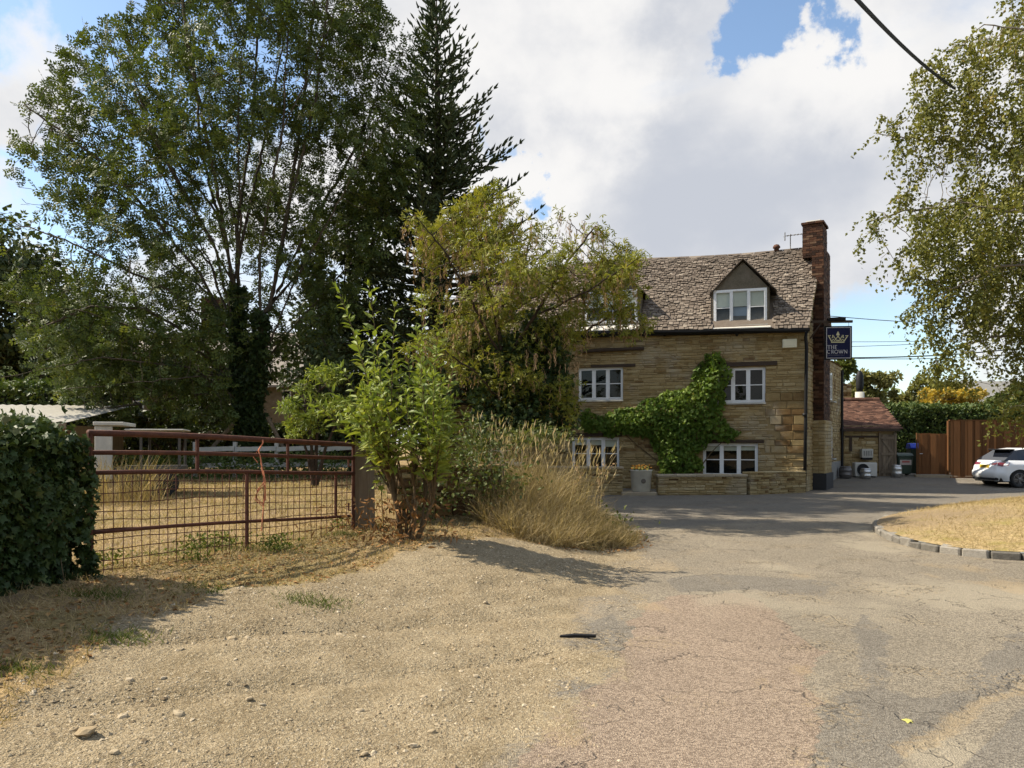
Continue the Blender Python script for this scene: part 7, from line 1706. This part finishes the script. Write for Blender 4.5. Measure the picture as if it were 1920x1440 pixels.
# tall dry grass clump on the bank
def in_clump(x, y): return (((x - .55) / 1.45) ** 2 + ((y - 12.4) / 1.75) ** 2 < 1) & (x < np.interp(y, *XV) + .15) & (x > -1.6)
P = scatter(11000, -1.5, 2.3, 10.4, 14.3, in_clump); cr_ = 1 - np.sqrt(((P[:, 0] - .35) / 1.75) ** 2 + ((P[:, 1] - 12.7) / 2.1) ** 2); hh = .22 + 1.0 * np.clip(cr_, .05, 1) ** .7 * rng.uniform(.5, 1.1, len(P)) * (1 - .45 * smooth(.5, 1.6, P[:, 0])); 
T_TALL = (np.array([(-.5, 0, 0), (.5, 0, 0), (.45, .35, .05), (-.45, .35, .05), (.32, .7, .2), (-.32, .7, .2), (0, 1, .45)]), [np.array([(0, 1, 2, 3), (3, 2, 4, 5)]), np.array([(5, 4, 6)])])
n = len(P); ld = fbm(P[:, 0] * 2.3, P[:, 1] * 2.3, 2, 17) * 12.6; d = unit(np.column_stack([rng.normal(.05, .5, n) + .6 * np.cos(ld), rng.normal(-.05, .45, n) + .5 * np.sin(ld), rng.uniform(.5, 1.2, n)])); tn_ = np.clip(rng.normal(.55, .30, n) - .15 * (P[:, 0] > 1.0), 0, 1)
tall = [leaves(P, d, hh, T_TALL, tn_, 0., .0065 / hh)]
n2 = 260; k = rng.choice(np.where(cr_ > .35)[0], n2); L2 = rng.uniform(1.0, 1.55, n2); d2 = unit(np.column_stack([rng.normal(.05, .22, n2), rng.normal(0, .2, n2), np.ones(n2)])); tall.append(leaves(P[k], d2, L2, T_TALL, np.clip(rng.normal(.75, .12, n2), 0, 1), 0., .007 / L2))
tips_ = P[k] + d2 * (L2 * .93)[:, None]; tall.append(leaves(tips_, d2 + rng.normal(size=(n2, 3)) * .1, rng.uniform(.12, .2, n2), T_RHOMB, np.full(n2, .8), 0., np.full(n2, .25)))
o = leaf_obj('tall_dry_grass', tall, M['straw']); tag(o, 'tall clump of straw coloured dry grass on the bank by the road', 'grass', kind='stuff')
# dried dock stalks with brown seed heads at the edge of the clump
for di_, (u, v, Yd, hgt, lab_) in enumerate(((1118, 985, 12.9, 1.15, 'tall dried weed stalk with pale seed heads in front of the lower window'), (1070, 985, 12.6, 1.0, 'shorter dried weed stalk leaning in the tall dry grass'))):
    p = W(u, v, Yd); z0_ = gz1(p.x, p.y); dk = empty('dried_stalk', (p.x, p.y, z0_)); tag(dk, lab_, 'weed', 'dried weed stalks'); q = MB(); hp = []
    top_ = Vector((p.x + .18, p.y, z0_ + hgt)); q.tube([(p.x, p.y, z0_ - .03), (p.x + .04, p.y, z0_ + hgt * .5), top_], [.008, .006, .003], 5)
    for k_ in range(9):
        t_ = .45 + .06 * k_; s_p = Vector((p.x + .18 * t_ * t_, p.y, z0_ + hgt * t_)); e_p = s_p + Vector((rng.normal() * .10, rng.normal() * .08, rng.uniform(.08, .2))); q.tube([s_p, e_p], .003, 4); hp += [np.array(s_p.lerp(e_p, f_)) + rng.normal(size=3) * .012 for f_ in np.linspace(.4, 1.1, 14)]
    under(q.build('stalk', M['stem'], None), dk); hp = np.array(hp); under(leaf_obj('seed_heads', [leaves(hp, rdir(len(hp)), rng.uniform(.018, .035, len(hp)), T_RHOMB, rng.uniform(.2, 1, len(hp)), .2, np.full(len(hp), 2.))], M['pods']), dk)['kind'] = 'stuff'
# weeds growing through the clump
PP = []
for (u, v, Yd, ru, rv_, k) in ((900, 830, 12.2, 50, 40, 700), (940, 900, 11.6, 40, 40, 500), (1030, 815, 13.6, 35, 15, 400), (870, 880, 11.4, 30, 60, 500), (985, 820, 13.2, 40, 20, 400), (1130, 985, 12.6, 40, 25, 300), (800, 930, 11.0, 50, 40, 350)):
    c = W(u, v, Yd); PP.append(np.column_stack([rng.normal(c.x, ru * Yd / F * .7, k), rng.normal(c.y, .25, k), rng.normal(c.z, rv_ * Yd / F * .6, k)]))
P = np.concatenate(PP); P[:, 2] = np.maximum(P[:, 2], gz(P[:, 0], P[:, 1]) + .02); o = leaf_obj('bank_weeds', [leaves(P, rdir(len(P), .1), rng.uniform(.04, .09, len(P)), T_LANCE, np.clip(rng.normal(.4, .2, len(P)), 0, 1), .5, np.full(len(P), 1.8))], M['l_mid']); tag(o, 'green weeds tangled through the tall dry grass', 'weeds', kind='stuff')
# nettles and tall weeds along the white rails
P = scatter(9000, -13, -4.2, 19.3, 22, lambda x, y: vis_(x, y)); P[:, 2] += rng.uniform(0, .75, len(P)) * (.6 + .6 * fbm(P[:, 0] * .8, P[:, 1] * .8, 3, 3)); o = leaf_obj('nettle_bed', [leaves(P, rdir(len(P), .2), rng.uniform(.06, .13, len(P)), T_RHOMB, np.clip(rng.normal(.45, .2, len(P)), 0, 1), .5)], M['l_hedge']); tag(o, 'dark green nettles growing along the white rails', 'weeds', kind='stuff')
P = scatter(900, -9.5, -6.0, 12.9, 14.3, lambda x, y: vis_(x, y) & (fbm(x * 1.5, y * 1.5, 3, 2) > .48)); o = leaf_obj('withered_weeds', [leaves(P, unit(np.column_stack([rng.normal(size=(len(P), 2)) * .25, np.ones(len(P))])), rng.uniform(.3, .95, len(P)), T_TALL, rng.uniform(.0, .6, len(P)), 0., .008 / rng.uniform(.4, .9, len(P)))], M['straw']); tag(o, 'withered brown weeds standing in front of the white trailer', 'weeds', kind='stuff')
# island turf
c = np.column_stack([rng.uniform(6.3, 15, 60000), 10 + 10.5 * rng.random(60000) ** 1.2]); c = c[in_poly(c[:, 0], c[:, 1], ISL) & (poly_dist(c[:, 0], c[:, 1], ISL) > .12) & (np.hypot((c[:, 0] - 7) * .8, (c[:, 1] - 14.6) * .8) + (fbm(c[:, 0] * 2, c[:, 1] * 2, 3, 44) - .5) * 1.5 > rng.uniform(.6, 2.6, len(c)))][:24000]
from mathutils import kdtree as _kd
kd = _kd.KDTree(len(rv))
for i_, p_ in enumerate(rv): kd.insert((p_[0], p_[1], 0), i_)
kd.balance(); zz = np.array([rv[kd.find((x, y, 0))[1], 2] for x, y in c]); P = np.column_stack([c, zz])
o = leaf_obj('island_grass', [blades(P, rng.uniform(.03, .10, len(P)), .003 + .00025 * P[:, 1], .8, np.clip(rng.normal(.6, .22, len(P)), 0, 1))], M['straw']); tag(o, 'bleached dry grass on the mound inside the kerb', 'grass', kind='stuff')
# leaf litter
PP = [scatter(3200, -5, 2.0, 3.5, 12.5, lambda x, y: grassy(x, y) & (np.interp(y, *XG) - x < .6) & (fbm(x * 1.1, y * 1.1, 3, 77) > .42))]
x, y = [], []
for _ in range(700):
    s0 = rng.uniform(-3, 9); p = along(s0); q_ = along(s0 + .05); t_ = unit(np.array(q_) - np.array(p)); nn_ = np.array([t_[1], -t_[0]]); o_ = abs(rng.normal()) * .16 + .09; x.append(p[0] + nn_[0] * o_); y.append(p[1] + nn_[1] * o_)
x, y = np.array(x), np.array(y); out_ = ~in_poly(x, y, ISL); PP.append(np.column_stack([x[out_], y[out_], gzr(x[out_], y[out_])]))
cx2 = scatter(500, .6, 2.4, 9.0, 14, lambda x, y: np.abs(np.interp(y, *XV) - x + .1) < .3); PP.append(cx2)
P = np.concatenate(PP); P[:, 2] += .008; n = len(P); o = leaf_obj('leaf_litter', [leaves(P, rdir(n) * np.array([1, 1, .25]), rng.uniform(.02, .055, n), T_RHOMB, rng.uniform(0, 1, n), 1.2, np.full(n, 1.5))], M['litter']); tag(o, 'fallen orange brown leaves along the verge and kerb', 'leaves', kind='stuff')

# gravel and single stones
M['pebble'] = mat_tint('pale_pebble', [(0, (.17, .125, .075)), (.5, (.35, .275, .17)), (1, (.55, .47, .34))], .9, 20, .3, 60, .4, .004)
T_PEB = (np.array([(1, 0, 0), (0, 1, 0), (-1, 0, 0), (0, -1, 0), (0, 0, .6), (.62, .62, -.1), (-.62, .62, -.1), (-.62, -.62, -.1), (.62, -.62, -.1)]) * .5, [np.array([(0, 5, 4), (5, 1, 4), (1, 6, 4), (6, 2, 4), (2, 7, 4), (7, 3, 4), (3, 8, 4), (8, 0, 4)])])
dirtc = lambda x, y: (np.interp(y, *XB) - x > rng.exponential(.12, np.shape(x)) - .45) & (dVf(x, y) < .15) & vis_(x, y) & (fbm(x * 1.4, y * 1.4, 3, 99) + rng.normal(0, .12, np.shape(x)) > .46)
P = scatter(21000, -3.6, 2.0, 2.9, 12, dirtc, 1.0); n = len(P); sz = np.clip(rng.lognormal(-4.7, .6, n), .005, .042)
o = leaf_obj('gravel', [leaves(P + np.array([0, 0, .001]), rdir(n) * np.array([1, 1, .05]), sz, T_PEB, rng.uniform(.1, 1, n), 3.0, rng.uniform(.6, 1.1, n))], M['pebble']); tag(o, 'loose pale gravel spread over the dirt track', 'gravel', kind='stuff')
def rock_mesh(seed, flat=.55):
    rs = np.random.default_rng(seed); bm = bmesh.new(); bmesh.ops.create_icosphere(bm, subdivisions=2, radius=.5)
    for v in bm.verts: 
        nz = mnoise.noise(v.co * 2.1 + Vector((seed * 3.7, 0, 0))); v.co *= 1 + .35 * nz; v.co.z *= flat; v.co.x *= 1.25
        v.co = Vector([round(c_ * 5.5) / 5.5 * .45 + c_ * .55 for c_ in v.co])
    me = bpy.data.meshes.new('rock'); bm.to_mesh(me); bm.free(); A = me.attributes.new('tint', 'FLOAT', 'POINT'); A.data.foreach_set('value', np.full(len(me.vertices), rs.uniform(.35, .9), np.float32)); me.materials.append(M['pebble']); return me
rms = [rock_mesh(i) for i in range(7)]
def rock(u, v, s, label, z=.12, grp='loose stones on the dirt', m=None):
    for _ in range(4): x, y = G(u, v, z); z = float(gzr(x, y))
    o = bpy.data.objects.new('loose_stone', rms[int(rng.integers(7))] if m is None else m); COL.objects.link(o); o.location = (x, y, z + s * .12); o.scale = (s, s * rng.uniform(.7, 1), s); o.rotation_euler = (rng.normal() * .15, rng.normal() * .15, rng.uniform(0, 6)); tag(o, label, 'stone', grp)
big = rock_mesh(30, .42); rock(159, 1376, .105, 'largest flat pale stone lying alone on the dirt in the foreground', m=big)
rock(435, 1180, .07, 'angular stone at the edge of the ivy shadow on the dirt'); rock(910, 1132, .06, 'small dark edged stone high on the dirt slope'); rock(335, 1340, .06, 'brownish stone beside the tyre track on the dirt'); rock(230, 1345, .055, 'flat stone just behind the largest pale stone')
for (u, v) in [(rng.uniform(60, 940), rng.uniform(1180, 1425)) for _ in range(24)]:
    if v < 1260 - .3 * u + 60 and u < 400: continue
    rock(u, v, rng.uniform(.028, .05), 'small loose limestone lump among many on the dirt track')
# scraps on the road
x, y = G(1086, 1192, .02); z = float(gzr(x, y)) + .012; q = MB()
q.add([(x - .16, y, z), (x - .05, y - .012, z + .012), (x + .13, y - .01, z + .008), (x + .14, y + .012, z + .012), (x - .04, y + .015, z + .02), (x - .15, y + .01, z + .008)], [(0, 1, 4, 5), (1, 2, 3, 4)]); q.add([(x - .16, y, z - .012), (x - .05, y - .012, z - .012), (x + .13, y - .01, z - .012), (x + .14, y + .012, z - .012), (x - .04, y + .015, z - .012), (x - .15, y + .01, z - .012)], [(0, 1, 4, 5), (1, 2, 3, 4)]); q.f += [(0, 1, 7, 6), (1, 2, 8, 7), (2, 3, 9, 8)]
tag(q.build('rubber_scrap', M['black_plastic'], None), 'thin black strip of rubber lying where dirt meets tarmac', 'scrap')
x, y = G(1697, 1355); v_, f_, t_ = leaves(np.array([(x, y, float(gzr(x, y)) + .006)]), np.array([[1, .3, .05]]), .06, T_IVY, np.array([.8]), 3.0); tag(link('fallen_leaf', np_mesh('fallen_leaf', v_, f_, t_), mat_plain('leaf_yellow', (.42, .39, .10), .7)), 'single yellow leaf lying on the dark tarmac patch', 'leaf')

# put the origin of things built in place at their base
for o in list(COL.objects):
    if o.type == 'EMPTY' and o.parent is None and o.location.length < 1e-6 and o.children:
        cs = [c.matrix_basis @ Vector(b) for c in o.children for b in c.bound_box]
        b = Vector((sum(c.x for c in cs) / len(cs), sum(c.y for c in cs) / len(cs), min(c.z for c in cs))); o.location = b
        for c in o.children: c.matrix_parent_inverse = Matrix.Translation(-b)
